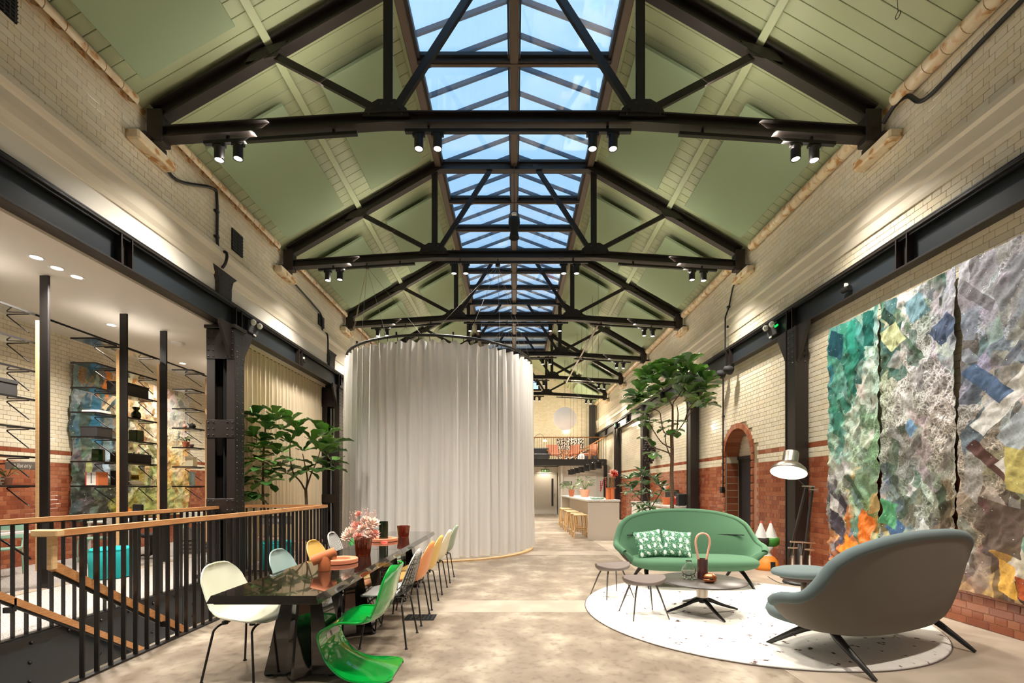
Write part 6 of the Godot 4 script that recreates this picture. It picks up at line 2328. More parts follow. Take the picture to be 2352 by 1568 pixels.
	for b in [[-3.92, 1.34, 8.60, -4.02, 1.52, 8.60, -4.16, 1.70, 8.60, -4.22, 2.05, 8.60, -4.20, 2.37, 8.60], [-3.92, 1.36, 8.60, -3.85, 1.58, 8.60, -3.80, 1.72, 8.60, -3.70, 1.94, 8.60, -3.60, 2.29, 8.60], [-3.92, 1.36, 8.60, -3.90, 1.58, 8.62, -3.94, 1.85, 8.60, -3.98, 2.05, 8.60]]:
		limb(t, "branch", p3(b), 0.018, 0.008)
	cl = p3([-4.37, 2.63, 8.87, -4.10, 2.51, 8.61, -4.39, 2.49, 8.63, -4.35, 2.28, 8.33, -4.04, 2.35, 8.55, -4.50, 2.02, 8.64, -4.24, 2.05, 8.33, -4.42, 1.82, 8.66, -4.31, 1.68, 8.67, -4.02, 1.92, 8.35, -4.17, 1.78, 8.67, -3.89, 1.74, 8.58, -4.02, 2.10, 8.70, -3.76, 2.26, 8.52, -3.71, 2.48, 8.72, -3.58, 2.41, 8.73, -3.32, 2.21, 8.33, -3.52, 2.07, 8.35, -3.52, 2.06, 8.70, -3.52, 1.89, 8.86, -3.60, 1.73, 8.46, -3.49, 1.77, 8.58, -3.72, 1.86, 8.65, -4.17, 2.24, 8.50])
	crown(t, V(-3.95, 1.95, 8.6), cl, 4, 0.34, 7, 0, [0, 1, 1, 2])
	t = thing("rubber_plant", "bushy rubber plant with pale oval leaves in front of the bar, behind the sofa", "plant", Vector3.ZERO)
	pot_round(t, V(2.80, 0, 9.40), 0.25, 0.45, "pink_clay")
	limb(t, "trunk", p3([2.80, 0.35, 9.40, 2.79, 1.02, 9.40, 2.74, 1.23, 9.40, 2.63, 1.67, 9.40]), 0.022, 0.008)
	limb(t, "branch", p3([2.79, 0.95, 9.40, 2.95, 1.2, 9.42, 3.08, 1.38, 9.45]), 0.012, 0.006)
	limb(t, "branch", p3([2.78, 1.0, 9.40, 2.55, 1.2, 9.36, 2.40, 1.40, 9.42]), 0.012, 0.006)
	cl = p3([2.59, 1.71, 9.32, 2.35, 1.58, 9.33, 2.72, 1.63, 9.55, 2.88, 1.58, 9.37, 2.37, 1.43, 9.56, 2.48, 1.47, 9.25, 2.70, 1.45, 9.33, 2.96, 1.47, 9.47, 3.10, 1.43, 9.57, 3.08, 1.32, 9.38, 2.36, 1.30, 9.28, 2.56, 1.26, 9.23, 2.83, 1.28, 9.41, 2.64, 1.09, 9.26, 2.54, 1.06, 9.53, 2.92, 1.12, 9.55, 2.74, 1.02, 9.26, 2.63, 0.98, 9.30, 2.60, 1.61, 9.54, 2.48, 1.39, 9.46])
	crown(t, V(2.72, 1.3, 9.4), cl, 9, 0.20, 8, 1, [0, 3, 3, 2])


# ---------------------------------------------------------------- bar and the far end
func bar_area():
	var t = thing("bar_counter", "long white bar counter with speckled terrazzo top and recessed stool side", "counter", V(2.40, 0, 12.25))
	b_box("end_panel", Vector3(0, 0.515, -0.02), Vector3(0.84, 1.03, 0.04), "bar_front", t)
	b_box("plinth_body", Vector3(0.16, 0.515, -3.4), Vector3(0.52, 1.03, 6.7), "bar_front", t)
	b_box("far_panel", Vector3(0, 0.515, -6.78), Vector3(0.84, 1.03, 0.04), "bar_front", t)
	b_box("worktop", Vector3(0, 1.055, -3.4), Vector3(0.88, 0.05, 6.84), "terrazzo", t, 0.004)
	var st = thing("bar_stool", "", "bar stool", Vector3.ZERO, 0.0, "pale oak bar stools")
	var ds = [12.85, 13.55, 14.6, 15.2, 16.2, 16.8]
	for e in [0]:
		b_box("seat", Vector3(0, 0.64, 0), Vector3(0.36, 0.035, 0.34), "pale_oak", st, 0.012)
		for x in [-1, 1]:
			for z in [-1, 1]:
				b_tube("leg", smooth_path([Vector3(x * 0.11, 0.625, z * 0.13), Vector3(x * 0.145, 0.60, z * 0.14), Vector3(x * 0.16, 0.5, z * 0.145), Vector3(x * 0.20, 0.0, z * 0.18)], 4), 0.02, "pale_oak", st, 8)
			b_bar("rung", Vector3(x * 0.188, 0.17, -0.16), Vector3(x * 0.188, 0.17, 0.16), 0.02, 0.03, "pale_oak", st)
			b_bar("rung", Vector3(-0.18, 0.24, x * 0.158), Vector3(0.18, 0.24, x * 0.158), 0.02, 0.03, "pale_oak", st)
	for k in ds.size():
		var lab = "pale oak bar stool at the counter, %s in the row from the viewer" % ["first", "second", "third", "fourth", "fifth", "sixth"][k]
		if k == 0:
			st.position = V(1.86, 0, ds[0])
			st.set_meta("label", lab)
		else:
			dup(st, lab, V(1.86, 0, ds[k]), 0.0, "pale oak bar stools")
	var ps = [13.05, 14.0, 15.1, 16.25, 17.4, 18.5, 19.4]
	var p0
	for k in ps.size():
		var lab = "smoked glass cylinder pendant over the bar, %s in the row from the viewer" % ["first", "second", "third", "fourth", "fifth", "sixth", "seventh"][k]
		if k == 0:
			p0 = thing("pendant_lamp", lab, "pendant lamp", V(2.40, 1.95, ps[k]), 0.0, "smoked pendants over the bar")
			b_lathe("shade", v2([0.095, 0.0, 0.105, 0.0, 0.105, 0.17, 0.14, 0.17, 0.14, 0.20, 0.0, 0.205]), "black_metal", p0, Vector3.ZERO, 28, true)
			b_lathe("bulb_disc", v2([0.0, 0.012, 0.093, 0.012]), "lens", p0, Vector3.ZERO, 24)
			b_lathe("hanger_pin", v2([0.016, 0.205, 0.016, 0.235, 0.0, 0.235]), "chrome", p0, Vector3.ZERO, 12)
			b_tube("cable", [Vector3(0, 0.23, 0), Vector3(0, 5.55, 0)], 0.004, "black_metal", p0, 5)
		else:
			dup(p0, lab, V(2.40, 1.95, ps[k]), 0.0, "smoked pendants over the bar")
		if k % 2 == 0:
			spot_light(self, "pendant_beam", V(2.40, 1.94, ps[k]), Vector3(0, -1, 0), 70.0, 1.2, Color(1, 0.85, 0.62), 0.08, 0.8)
	# things on the bar
	t = thing("clay_vase", "square orange clay vase with fluted sides at the near end of the bar", "vase", V(2.63, 1.08, 12.55))
	for x in [-1, 1]:
		b_lathe("flute", v2([0.0, 0.0, 0.062, 0.0, 0.062, 0.31, 0.0, 0.31]), "clay_orange", t, Vector3(x * 0.055, 0, 0), 20, true)
	b_box("lip", Vector3(0.02, 0.315, 0), Vector3(0.26, 0.02, 0.13), "clay_orange", t, 0.004)
	t = thing("flower_arrangement", "big pink flower head on a pale stem in the clay vase", "flowers", V(2.63, 1.39, 12.55))
	petal_ball(t, "flower", Vector3(0.09, 0.40, 0), 0.15, 90, "petal_pink", 9)
	petal_ball(t, "flower", Vector3(0.13, 0.36, 0.05), 0.10, 50, "coral", 19)
	b_tube("stem", smooth_path([Vector3(0.02, -0.1, 0), Vector3(0.04, 0.2, 0), Vector3(0.09, 0.38, 0)], 4), 0.009, "stem", t, 6)
	for k in 3:
		var x = -0.12 - k * 0.07
		b_tube("stem", smooth_path([Vector3(-0.02, -0.1, 0), Vector3(x * 0.6, 0.28, 0), Vector3(x, 0.30 - 0.05 * k, 0.02)], 4), 0.005, "stem", t, 5)
		for j in 6:
			b_lathe("tassel_bead", v2([0, -0.03, 0.022, 0, 0, 0.03]), "petal_red", t, Vector3(x - 0.01 * j * (k % 2), 0.28 - 0.05 * k - j * 0.05, 0.02), 7)
	t = thing("green_tray", "green ruched glass tray on the bar beside the clay vase", "tray", V(2.32, 1.08, 12.75))
	var s = S()
	var g = []
	for q in [[0.0, 0.004], [0.8, 0.004], [0.98, 0.03], [1.0, 0.055], [0.94, 0.055], [0.78, 0.02], [0.0, 0.018]]:
		var r = []
		for k in 49:
			var a = TAU * k / 48.0
			var rr = 0.20 * q[0] * (1.0 + 0.05 * sin(9 * a))
			r.append(Vector3(cos(a) * rr, q[1] + (0.008 * sin(9 * a) if q[0] > 0.9 else 0.0), sin(a) * rr * 0.7))
		g.append(r)
	sheet(s, g, false)
	obj("tray", s, "mint", t)
	potted("potted_plant", "leafy plant in a terracotta pot at the far end of the bar", "plant", V(2.12, 1.08, 16.9), 0.11, 0.24, "terracotta", 30, 0.30, 0.28, 12, 1, 0.24)
	potted("potted_plant", "flowering plant in a wide pink pot at the far end of the bar", "plant", V(2.50, 1.08, 16.2), 0.18, 0.26, "blush", 22, 0.28, 0.50, 13, 1, 0.22)
	# tiled-wall kitchen worktop
	t = thing("kitchen_unit", "low white kitchen unit with terrazzo worktop against the tiled wall behind the tree", "kitchen unit", V(4.36, 0, 13.88))
	for k in 5:
		b_box("door", Vector3(-0.29, 0.44, 1.5 - k * 0.76), Vector3(0.02, 0.80, 0.75), "white", t, 0.003)
	b_box("carcass", Vector3(0.02, 0.44, 0), Vector3(0.58, 0.88, 3.8), "white", t)
	b_box("worktop", Vector3(0, 0.905, 0), Vector3(0.66, 0.05, 3.86), "terrazzo", t, 0.004)
	t = thing("splash_shelf", "dark floating shelf over the kitchen worktop", "shelf", V(4.56, 1.32, 13.5))
	b_box("board", Vector3.ZERO, Vector3(0.22, 0.03, 1.1), "black_metal", t)
	b_box("back_panel", Vector3(0.09, -0.14, 0), Vector3(0.02, 0.26, 1.1), "charcoal", t)
	for k in 3:
		t = thing("jar", ["white jar on the floating shelf", "orange jar on the floating shelf", "white jar with dark label at the end of the floating shelf"][k], "jar", V(4.55, 1.335, 13.2 + k * 0.3))
		b_lathe("jar", v2([0.0, 0.0, 0.05, 0.0, 0.05, 0.11, 0.0, 0.12]), ["white", "clay_orange", "white"][k], t, Vector3.ZERO, 16, true)
	t = thing("red_canister", "red canister on the kitchen worktop beside the tree trunk", "canister", V(4.35, 0.93, 12.45))
	b_lathe("body", v2([0.0, 0.0, 0.06, 0.0, 0.06, 0.20, 0.04, 0.24, 0.0, 0.26]), "red", t, Vector3.ZERO, 18, true)
	t = thing("clay_pot", "terracotta pot on the kitchen worktop", "pot", V(4.28, 0.93, 12.85))
	b_lathe("pot", v2([0.0, 0.0, 0.10, 0.0, 0.13, 0.20, 0.11, 0.20, 0.0, 0.05]), "clay_orange", t, Vector3.ZERO, 22, true)
	t = thing("coffee_machine", "small black coffee machine on the kitchen worktop by the column", "coffee machine", V(4.42, 0.93, 12.10))
	b_box("body", Vector3(0, 0.16, 0), Vector3(0.22, 0.32, 0.2), "black_matt", t, 0.02)
	b_box("spout", Vector3(-0.13, 0.22, 0), Vector3(0.06, 0.05, 0.08), "chrome", t, 0.008)
	b_box("drip_tray", Vector3(-0.13, 0.02, 0), Vector3(0.10, 0.03, 0.16), "chrome", t)
	for k in 5:
		t = thing("drinking_glass", "clear tumbler on the kitchen worktop, %s from the tree trunk" % ["first", "second", "third", "fourth", "fifth"][k], "glass", V(4.20, 0.93, 13.0 + k * 0.13), 0.0, "tumblers on the worktop")
		b_lathe("glass", v2([0.0, 0.0, 0.032, 0.0, 0.036, 0.11, 0.032, 0.11, 0.028, 0.01, 0.0, 0.01]), "clear_glass", t, Vector3.ZERO, 16, true)


func far_end():
	var w = struct("wall_far")
	# mezzanine slab and the rooms under it
	b_box("mezzanine_beam", V(-0.2, 2.62, 22.3), Vector3(9.4, 0.30, 0.16), "charcoal", w)
	b_box("mezzanine_slab", V(-0.2, 2.64, 24.3), Vector3(9.6, 0.2, 3.9), "white_paint", w)
	b_box("partition", V(-1.6, 1.25, 24.25), Vector3(6.6, 2.5, 0.1), "white_paint", w)
	b_box("return", V(2.35, 1.25, 23.4), Vector3(0.1, 2.5, 1.7), "white_paint", w)
	b_box("partition", V(3.55, 1.25, 22.75), Vector3(2.4, 2.5, 0.1), "white_paint", w)
	b_box("partition", V(2.0, 2.35, 24.25), Vector3(0.7, 0.3, 0.1), "white_paint", w)
	b_box("mezzanine_post", V(4.45, 1.25, 22.3), Vector3(0.16, 2.5, 0.16), "black_metal", w)
	b_box("corner_post", V(4.42, 4.4, 25.9), Vector3(0.34, 3.3, 0.2), "charcoal", w)
	var d = struct("door_1")
	b_box("leaf", V(1.62, 1.07, 24.17), Vector3(1.16, 2.14, 0.05), "door_white", d)
	b_box("vision_panel", V(2.02, 1.15, 24.14), Vector3(0.10, 1.45, 0.02), "charcoal", d)
	b_box("frame", V(1.62, 2.17, 24.16), Vector3(1.28, 0.06, 0.08), "white", d)
	for x in [-0.61, 0.61]:
		b_box("frame", V(1.62 + x, 1.08, 24.16), Vector3(0.05, 2.16, 0.08), "white", d)
	b_lathe("handle", v2([0.0, 0, 0.02, 0, 0.02, 0.14, 0.0, 0.14]), "chrome", d, V(2.13, 0.95, 24.12), 10)
	var d2 = struct("door_2")
	b_box("leaf", V(3.58, 1.05, 22.69), Vector3(0.86, 2.1, 0.03), "door_white", d2)
	b_box("frame", V(3.58, 2.12, 22.68), Vector3(0.96, 0.05, 0.06), "white", d2)
	for x in [-0.46, 0.46]:
		b_box("frame", V(3.58 + x, 1.05, 22.68), Vector3(0.04, 2.1, 0.06), "white", d2)
	b_box("sign_plate", V(3.80, 1.55, 22.665), Vector3(0.22, 0.09, 0.01), "grey_sign", d2)
	var t = thing("wall_sign", "small grey sign plate on the white wall under the mezzanine", "sign", V(2.66, 1.62, 22.69))
	b_box("plate", Vector3.ZERO, Vector3(0.44, 0.20, 0.015), "grey_sign", t)
	b_box("rim", Vector3(0, 0, -0.004), Vector3(0.46, 0.22, 0.01), "white", t)
	t = thing("exit_sign", "green emergency exit sign with running figure and arrow over the white door", "exit sign", V(1.64, 2.30, 24.15))
	b_box("plate", Vector3.ZERO, Vector3(0.42, 0.13, 0.02), "toy_green", t)
	b_prism("arrow", [Vector2(0.10, 0.014), Vector2(0.14, 0.014), Vector2(0.14, 0.04), Vector2(0.18, 0.0), Vector2(0.14, -0.04), Vector2(0.14, -0.014), Vector2(0.10, -0.014)], 0.004, "white", t, Transform3D(Basis(), Vector3(0, 0, 0.011)))
	b_box("doorway_mark", Vector3(0.0, 0, 0.012), Vector3(0.07, 0.10, 0.004), "white", t)
	b_prism("running_figure", [Vector2(-0.17, -0.04), Vector2(-0.14, -0.02), Vector2(-0.12, -0.045), Vector2(-0.10, -0.035), Vector2(-0.12, 0.0), Vector2(-0.09, 0.01), Vector2(-0.11, 0.025), Vector2(-0.105, 0.045), Vector2(-0.135, 0.045), Vector2(-0.14, 0.02), Vector2(-0.165, 0.005)], 0.004, "white", t, Transform3D(Basis(), Vector3(0, 0, 0.011)))
	spot_light(self, "unseen_door_light", V(1.60, 2.49, 23.7), Vector3(0, -1, -0.22), 60.0, 1.3, Color(1, 0.93, 0.83), 0.05, 0.7)  # unseen lamp under the slab, placed to light the white door
	omni(self, "unseen_mezzanine_light", V(-0.5, 4.6, 24.3), 5.0, Color(1, 0.93, 0.83), 0.15)  # unseen lights without a fitting, placed to brighten the mezzanine
	omni(self, "unseen_mezzanine_light", V(3.2, 4.9, 24.3), 3.5, Color(1, 0.93, 0.83), 0.15)
	# railing of the mezzanine
	t = thing("mezzanine_railing", "black slatted railing with copper-toned handrail along the mezzanine edge", "railing", V(0, 2.77, 22.3))
	b_box("handrail", Vector3(-0.2, 1.08, 0), Vector3(9.3, 0.045, 0.06), "oak", t)
	for k in 62:
		b_box("baluster", Vector3(-2.6 + k * 0.116, 0.53, 0), Vector3(0.014, 1.06, 0.03), "black_metal", t)
	b_box("foot_rail", Vector3(-0.2, 0.01, 0), Vector3(9.3, 0.02, 0.05), "black_metal", t)
	b_bar("stair_rail", Vector3(4.45, 1.12, -0.1), Vector3(3.5, 0.55, -2.2), 0.06, 0.045, "oak", t)
	# stair flank panel beside the rail
	b_prism("stair_flank", [Vector2(3.55, 0.0), Vector2(4.5, 0.0), Vector2(4.5, 1.0), Vector2(3.55, 0.45)], 0.04, "charcoal", w, Transform3D(Basis(), V(0, 2.75, 24.4)))
	var fy = 2.745
	t = thing("easy_chair", "orange-brown leather easy chair with wooden arms on the mezzanine", "armchair", V(2.05, fy, 23.6), 0.2, "brown mezzanine chairs")
	b_box("backrest", Vector3(0, 0.60, -0.28), Vector3(0.62, 0.62, 0.10), "brown_leather", t, 0.03, Basis(Vector3.RIGHT, -0.25))
	b_box("seat", Vector3(0, 0.36, 0.02), Vector3(0.60, 0.12, 0.58), "brown_leather", t, 0.03)
	for x in [-1, 1]:
		b_bar("arm", Vector3(x * 0.36, 0.56, -0.30), Vector3(x * 0.36, 0.58, 0.34), 0.05, 0.03, "oak", t)
		b_bar("leg", Vector3(x * 0.36, 0, 0.28), Vector3(x * 0.36, 0.56, 0.25), 0.035, 0.035, "oak", t)
		b_bar("leg", Vector3(x * 0.36, 0, -0.34), Vector3(x * 0.36, 0.56, -0.26), 0.035, 0.035, "oak", t)
	dup(t, "orange-brown leather easy chair on the mezzanine beside the small table", V(3.0, fy, 23.8), -0.7, "brown mezzanine chairs")
	dup(t, "orange-brown leather easy chair on the mezzanine by the stair, beyond the patterned screens", V(3.85, fy, 23.5), -1.0, "brown mezzanine chairs")
	t = thing("side_table", "small wooden side table between the mezzanine chairs", "side table", V(2.62, fy, 23.2))
	b_lathe("table_top", v2([0.0, 0.52, 0.24, 0.52, 0.24, 0.55, 0.0, 0.55]), "oak", t, Vector3.ZERO, 24, true)
	for k in 3:
		b_tube("leg", [Vector3(cos(k * 2.1) * 0.2, 0, sin(k * 2.1) * 0.2), Vector3(cos(k * 2.1) * 0.08, 0.52, sin(k * 2.1) * 0.08)], 0.018, "oak", t, 7)
	t = thing("mezzanine_sofa", "dark grey sofa at the curtain end of the mezzanine", "sofa", V(1.15, fy, 23.4))
	b_box("seat", Vector3(0, 0.24, 0), Vector3(1.3, 0.26, 0.7), "charcoal", t, 0.04)
	b_box("backrest", Vector3(0, 0.52, -0.28), Vector3(1.3, 0.4, 0.16), "charcoal", t, 0.05)
	b_box("legs_base", Vector3(0, 0.06, 0), Vector3(1.1, 0.12, 0.5), "black_metal", t)
	t = thing("arc_lamp", "thin arched lamp with small glowing head on the mezzanine", "floor lamp", V(1.05, fy, 24.3))
	b_lathe("foot", v2([0.0, 0, 0.16, 0, 0.16, 0.02, 0.0, 0.03]), "black_metal", t)
	b_tube("stem", smooth_path([Vector3(0, 0.02, 0), Vector3(0, 1.1, 0), Vector3(0.12, 1.42, 0), Vector3(0.36, 1.50, 0), Vector3(0.55, 1.30, 0), Vector3(0.58, 1.15, 0)], 5), 0.010, "black_metal", t, 6)
	b_lathe("head", v2([0.0, -0.02, 0.11, -0.02, 0.10, 0.05, 0.0, 0.09]), "soft_glow", t, Vector3(0.58, 1.12, 0), 20)
	t = thing("globe_lamp", "small white globe lamp on the mezzanine floor behind the railing", "lamp", V(3.35, fy, 22.75))
	b_lathe("globe", v2([0.0, 0.0, 0.08, 0.01, 0.15, 0.08, 0.17, 0.17, 0.15, 0.26, 0.08, 0.33, 0.0, 0.34]), "paper_globe", t, Vector3.ZERO, 24)
	b_lathe("foot", v2([0.0, 0.0, 0.08, 0.0, 0.07, 0.02, 0.0, 0.02]), "black_metal", t, Vector3.ZERO, 16)
	var im := Image.create(128, 256, false, Image.FORMAT_RGB8)
	var n := FastNoiseLite.new()
	n.seed = 33
	n.frequency = 0.045
	for y in 256:
		for x in 128:
			im.set_pixel(x, y, Color(0.12, 0.11, 0.11) if n.get_noise_2d(x, y) > 0.05 else Color(0.90, 0.87, 0.82))
	var m = mat("screen_print", Color.WHITE, 0.8)
	m.albedo_texture = ImageTexture.create_from_image(im)
	for k in 3:
		t = thing("patterned_screen", "black and white patterned textile panel on the mezzanine, %s of three" % ["shortest", "middle", "tallest"][k], "screen", V([2.55, 3.10, 3.55][k], fy, 24.6 + 0.25 * k), 0.0, "black and white textile panels")
		var s = S()
		var gr = []
		for i in 5:
			var r = []
			for j in 7:
				r.append(Vector3((j / 6.0 - 0.5) * 0.52, i / 4.0 * (1.30 + 0.07 * k), 0.03 * sin(j * 1.6)))
			gr.append(r)
		shell(s, gr, 0.02)
		obj("panel", s, m, t)
		b_box("foot", Vector3(0, 0.01, 0), Vector3(0.5, 0.02, 0.25), "black_metal", t)
	# paper globe
	t = thing("paper_lantern", "large white round paper lantern hanging over the bar", "pendant lamp", V(2.35, 4.60, 21.2))
	var prof = [Vector2(0, -0.53)]
	for k in range(1, 28):
		var a = -PI / 2 + PI * k / 28.0
		prof.append(Vector2(0.54 * cos(a) * (1.0 + 0.008 * (k % 2)), 0.53 * sin(a)))
	prof.append(Vector2(0, 0.53))
	b_lathe("globe", prof, "paper_globe", t, Vector3.ZERO, 40)
	b_tube("cable", [Vector3(0, 0.5, 0), Vector3(0, 2.75, 0)], 0.006, "black_metal", t, 5)


# ---------------------------------------------------------------- fittings
func small_things():
	var t
	# conduits on the upper walls
	t = thing("conduit", "black conduit running down the library-side wall from the first truss to the flared bracket", "conduit", Vector3.ZERO)
	b_tube("pipe", smooth_path([V(-4.62, 5.75, 5.95), V(-4.65, 5.65, 6.3), V(-4.655, 6.05 - 0.02, 7.05), V(-4.655, 5.90, 7.16), V(-4.655, 5.2, 7.18), V(-4.52, 5.10, 7.18), V(-4.53, 4.95, 7.18), V(-4.60, 4.87, 7.2)], 5), 0.022, "black_metal", t, 8)
	for y in [5.75, 5.35]:
		b_box("clip", V(-4.67, y, 7.175), Vector3(0.05, 0.03, 0.07), "black_metal", t)
	t = thing("conduit", "black conduit on the library-side wall behind the second truss", "conduit", Vector3.ZERO)
	b_tube("pipe", smooth_path([V(-4.62, 5.72, 9.4), V(-4.655, 5.65, 10.6), V(-4.655, 5.55, 11.05), V(-4.655, 5.18, 11.1), V(-4.53, 5.1, 11.1), V(-4.53, 4.45, 11.1)], 5), 0.02, "black_metal", t, 8)
	t = thing("conduit", "thin black conduit over the mural-side cornice, dropping to the beam behind the second truss", "conduit", Vector3.ZERO)
	b_tube("pipe", [V(4.62, 5.82, 9.4), V(4.66, 5.66, 9.75), V(4.66, 5.33, 9.92), V(4.58, 5.10, 9.92), V(4.58, 4.42, 9.92)], 0.017, "black_metal", t, 8)
	for y in [5.33, 4.9]:
		b_box("clip", V(4.65, y, 9.92), Vector3(0.06, 0.04, 0.05), "black_metal", t)
	t = thing("conduit", "black conduit down the tiled wall beside the arched niche, ending in a switch box", "conduit", Vector3.ZERO)
	b_tube("pipe", [V(4.67, 3.98, 10.22), V(4.67, 1.42, 10.22)], 0.016, "black_metal", t, 8)
	b_box("switch_box", V(4.65, 1.36, 10.22), Vector3(0.07, 0.14, 0.11), "black_metal", t, 0.008)
	b_box("clip", V(4.675, 3.0, 10.22), Vector3(0.04, 0.04, 0.05), "black_metal", t)
	t = thing("conduit", "black conduit down the tiled wall behind the bar, ending in a small switch", "conduit", Vector3.ZERO)
	b_tube("pipe", [V(4.67, 3.98, 20.0), V(4.67, 1.35, 20.0)], 0.016, "black_metal", t, 8)
	b_box("switch_box", V(4.65, 1.28, 20.0), Vector3(0.07, 0.16, 0.12), "black_metal", t, 0.008)
	t = thing("wall_cable", "thick black cable sagging along the mural-side wall from the first truss", "cable", Vector3.ZERO)
	b_tube("cable", smooth_path([V(4.60, 5.95, 5.70), V(4.62, 6.05, 5.55), V(4.63, 6.02, 5.38), V(4.645, 5.85, 5.25), V(4.65, 5.80, 5.12), V(4.66, 5.82, 4.95), V(4.665, 5.86, 4.6), V(4.665, 5.89, 4.2), V(4.665, 5.93, 3.6)], 6), 0.024, "black_metal", t, 10)
	for e in [[-4.69, 5.91, 4.10, 0.42, 0.26, "large black iron air grate high on the library-side wall, nearest"], [-4.69, 5.55, 7.74, 0.30, 0.36, "black iron air grate high on the library-side wall behind the first truss"], [-4.69, 5.45, 11.1, 0.34, 0.26, "small black iron air grate high on the library-side wall behind the second truss"]]:
		t = thing("air_grate", e[5], "air grate", V(e[0], e[1], e[2]), 0.0, "black air grates")
		b_box("backing", Vector3(0.0, 0, 0), Vector3(0.012, e[4], e[3]), "black_gap", t)
		for k in 9:
			b_box("grate_bar", Vector3(0.01, 0, -e[3] * 0.5 + e[3] * (k + 0.5) / 9.0), Vector3(0.012, e[4], 0.012), "charcoal", t)
		for k in 7:
			b_box("grate_bar", Vector3(0.011, -e[4] * 0.5 + e[4] * (k + 0.5) / 7.0, 0), Vector3(0.012, 0.010, e[3]), "charcoal", t)
	# emergency lights on the beams
	for e in [[1, 8.15, "twin white emergency lamps with green indicator on the mural-side beam"], [-1, 8.05, "twin white emergency lamps on the library-side beam"]]:
		t = thing("emergency_light", e[2], "emergency light", V(e[0] * 4.58, 4.22, e[1]))
		b_box("box", Vector3(e[0] * 0.045, 0, 0), Vector3(0.07, 0.22, 0.30), "charcoal", t, 0.01)
		for k in 2:
			b_box("lamp", Vector3(-e[0] * 0.03, 0.075, 0.08 - k * 0.2), Vector3(0.09, 0.10, 0.10), "white", t, 0.03)
		b_box("label_plate", Vector3(-e[0] * 0.0, -0.12, -0.02), Vector3(0.01, 0.03, 0.08), "white", t)
		if e[0] > 0:
			b_box("led", Vector3(0.0, 0.02, 0.16), Vector3(0.02, 0.035, 0.10), "green_led", t, 0.004)
	t = thing("exit_lamp", "green exit light on the mural-side beam near the mezzanine", "exit sign", V(4.56, 4.2, 20.6))
	b_box("box", Vector3.ZERO, Vector3(0.06, 0.20, 0.30), "charcoal", t)
	b_box("led", Vector3(-0.03, 0.0, 0.06), Vector3(0.02, 0.10, 0.18), "green_led", t)
	for k in 2:
		t = thing("camera_speaker", "black rounded wall speaker under the mural-side beam, %s of two" % ["nearer", "farther"][k], "speaker", V(4.50, 3.86, 9.55 + k * 0.35), 0.0, "black speakers under the beam")
		var s = S()
		lathe(s, v2([0.0, -0.13, 0.05, -0.12, 0.085, -0.05, 0.09, 0.02, 0.075, 0.06, 0.0, 0.075]), 20, Transform3D(Basis(Vector3(0, 0, 1), -1.9), Vector3.ZERO))
		obj("housing", s, "black_matt", t)
		b_box("bracket", Vector3(0.05, 0.09, 0), Vector3(0.07, 0.10, 0.05), "black_metal", t)
	for e in [[1, 6.4, 4.22], [-1, 10.05, 4.24]]:
		t = thing("beam_camera", "small dark camera with pale face on the %s beam" % ["library-side", "", "mural-side"][e[0] + 1], "camera", V(e[0] * 4.60, e[2], e[1]))
		b_lathe("barrel", v2([0.0, 0, 0.035, 0.0, 0.035, 0.13, 0.0, 0.13]), "black_metal", t, Vector3(0, 0, 0.06), 16, true).basis = Basis(Vector3.RIGHT, PI / 2)
		b_box("face", Vector3(0, 0, 0.065), Vector3(0.055, 0.055, 0.012), "white", t, 0.01)
	# pendant loudspeakers and a detector under the rooflight
	for e in [[9.1, 6.92, 0.0, "black funnel-shaped loudspeaker hanging under the rooflight before the second truss"], [15.9, 6.05, -0.55, "black funnel-shaped loudspeaker hanging under the rooflight, farther down the hall"]]:
		t = thing("hanging_speaker", e[3], "loudspeaker", V(0.0 + e[2], e[1] - 0.35, e[0]), 0.0, "hanging loudspeakers")
		b_lathe("horn", v2([0.085, -0.20, 0.10, -0.20, 0.075, -0.06, 0.10, 0.03, 0.115, 0.10, 0.11, 0.19, 0.06, 0.22, 0.0, 0.22]), "black_matt", t, Vector3.ZERO, 28)
		b_lathe("mouth", v2([0.0, -0.17, 0.088, -0.20]), "black_gap", t, Vector3.ZERO, 24)
		b_tube("hanger", smooth_path([Vector3(-0.10, 0.12, 0), Vector3(-0.09, 0.28, 0), Vector3(0, 0.34, 0), Vector3(0.09, 0.28, 0), Vector3(0.10, 0.12, 0)], 4), 0.008, "black_metal", t, 6)
		b_tube("cable", [Vector3(0, 0.34, 0), Vector3(0, 7.86 - e[1] + 0.35, 0)], 0.006, "black_metal", t, 5)
	t = thing("detector", "small white detector on a short stem under the rooflight mullion", "detector", V(0.0, 7.52, 10.2))
	b_lathe("body", v2([0.0, -0.05, 0.05, -0.035, 0.06, 0.0, 0.045, 0.03, 0.0, 0.035]), "white", t, Vector3.ZERO, 20)
	b_tube("stem", [Vector3(0, 0.03, 0), Vector3(0, 0.34, 0)], 0.010, "black_metal", t, 6)
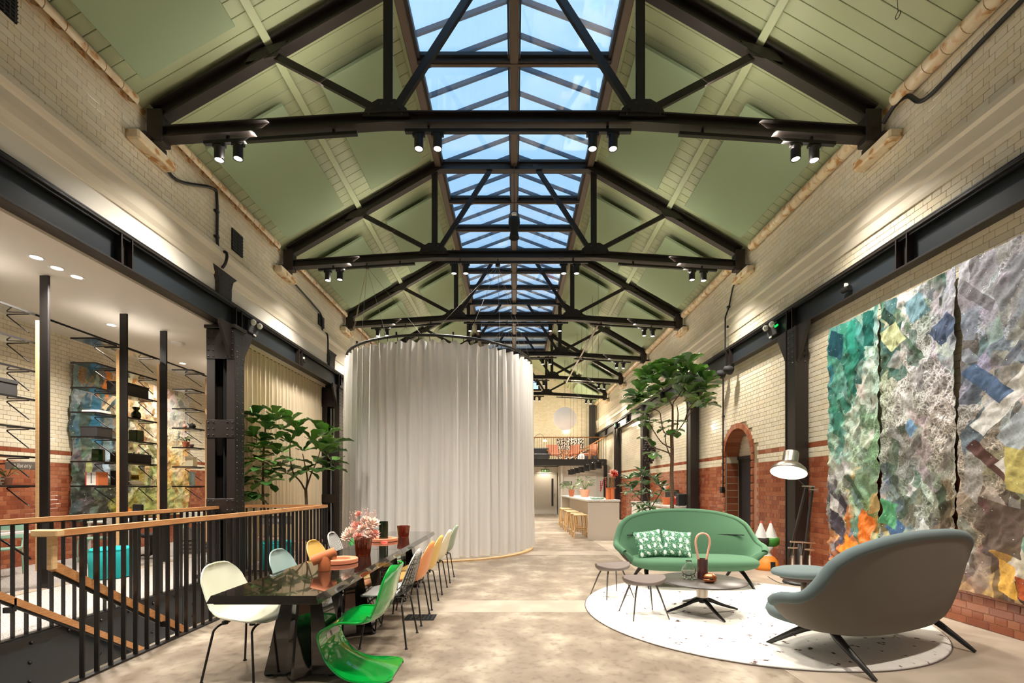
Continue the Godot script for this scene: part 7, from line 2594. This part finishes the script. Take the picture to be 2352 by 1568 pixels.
	# rings hanging from the boards
	for e in [[3.35, 4.62, 0], [4.02, 4.80, 1]]:
		t = thing("hanging_ring", "small wire ring hanging from the green boards, %s the mural-side wall" % ["farther from", "closer to"][e[2]], "hanging ring", V(e[0], roof_y(e[0]) - 0.02, e[1]), 0.0, "wire rings under the boards")
		b_tube("wire", [Vector3(0, 0, 0), Vector3(0.01, -0.17, 0)], 0.003, "black_metal", t, 5)
		var ring = []
		for k in 17:
			ring.append(Vector3(0.01, -0.205 + 0.032 * cos(TAU * k / 16.0), 0.032 * sin(TAU * k / 16.0)))
		b_tube("ring", ring, 0.004, "black_metal", t, 5)
	# pine cone ornament
	t = thing("pine_cone", "big dark pine cone ornament hung on the tiled wall behind the tree", "ornament", V(4.46, 2.60, 15.1))
	for r in 10:
		var y = 0.36 - r * 0.08
		var rad = 0.19 * sin(PI * (r + 1.0) / 11.5)
		var s = S()
		for k in 9:
			var a = TAU * (k + 0.5 * (r % 2)) / 9.0
			lathe(s, v2([0.0, -0.05, 0.045, -0.02, 0.02, 0.03, 0.0, 0.045]), 6, Transform3D(Basis(Vector3.UP, -a) * Basis(Vector3(0, 0, 1), 0.7), Vector3(cos(a) * rad, y, sin(a) * rad)))
		obj("scale_ring", s, "pine", t)
	b_lathe("core", v2([0.0, -0.42, 0.10, -0.25, 0.15, 0.0, 0.10, 0.28, 0.0, 0.38]), "pine", t, Vector3.ZERO, 16)
	# sloping rod under the fourth truss
	t = thing("hanging_rod", "long thin steel rod slung at a slant below the far trusses", "rod", Vector3.ZERO)
	b_tube("rod", [V(2.38, 6.02, 12.75), V(2.20, 5.85, 19.3)], 0.03, "brushed", t, 8)
	# power cords beside the stair
	t = thing("sign_plate", "clear sign plate on the end railing in front of the cream curtain", "sign", V(-4.05, 0.86, 7.80))
	b_box("plate", Vector3.ZERO, Vector3(0.50, 0.14, 0.01), "grey_sign", t, 0.002)
	for k in 7:
		b_box("mark", Vector3(-0.19 + k * 0.055, -0.005, 0.006), Vector3(0.02 + 0.012 * (k % 2), 0.05, 0.003), "white", t)
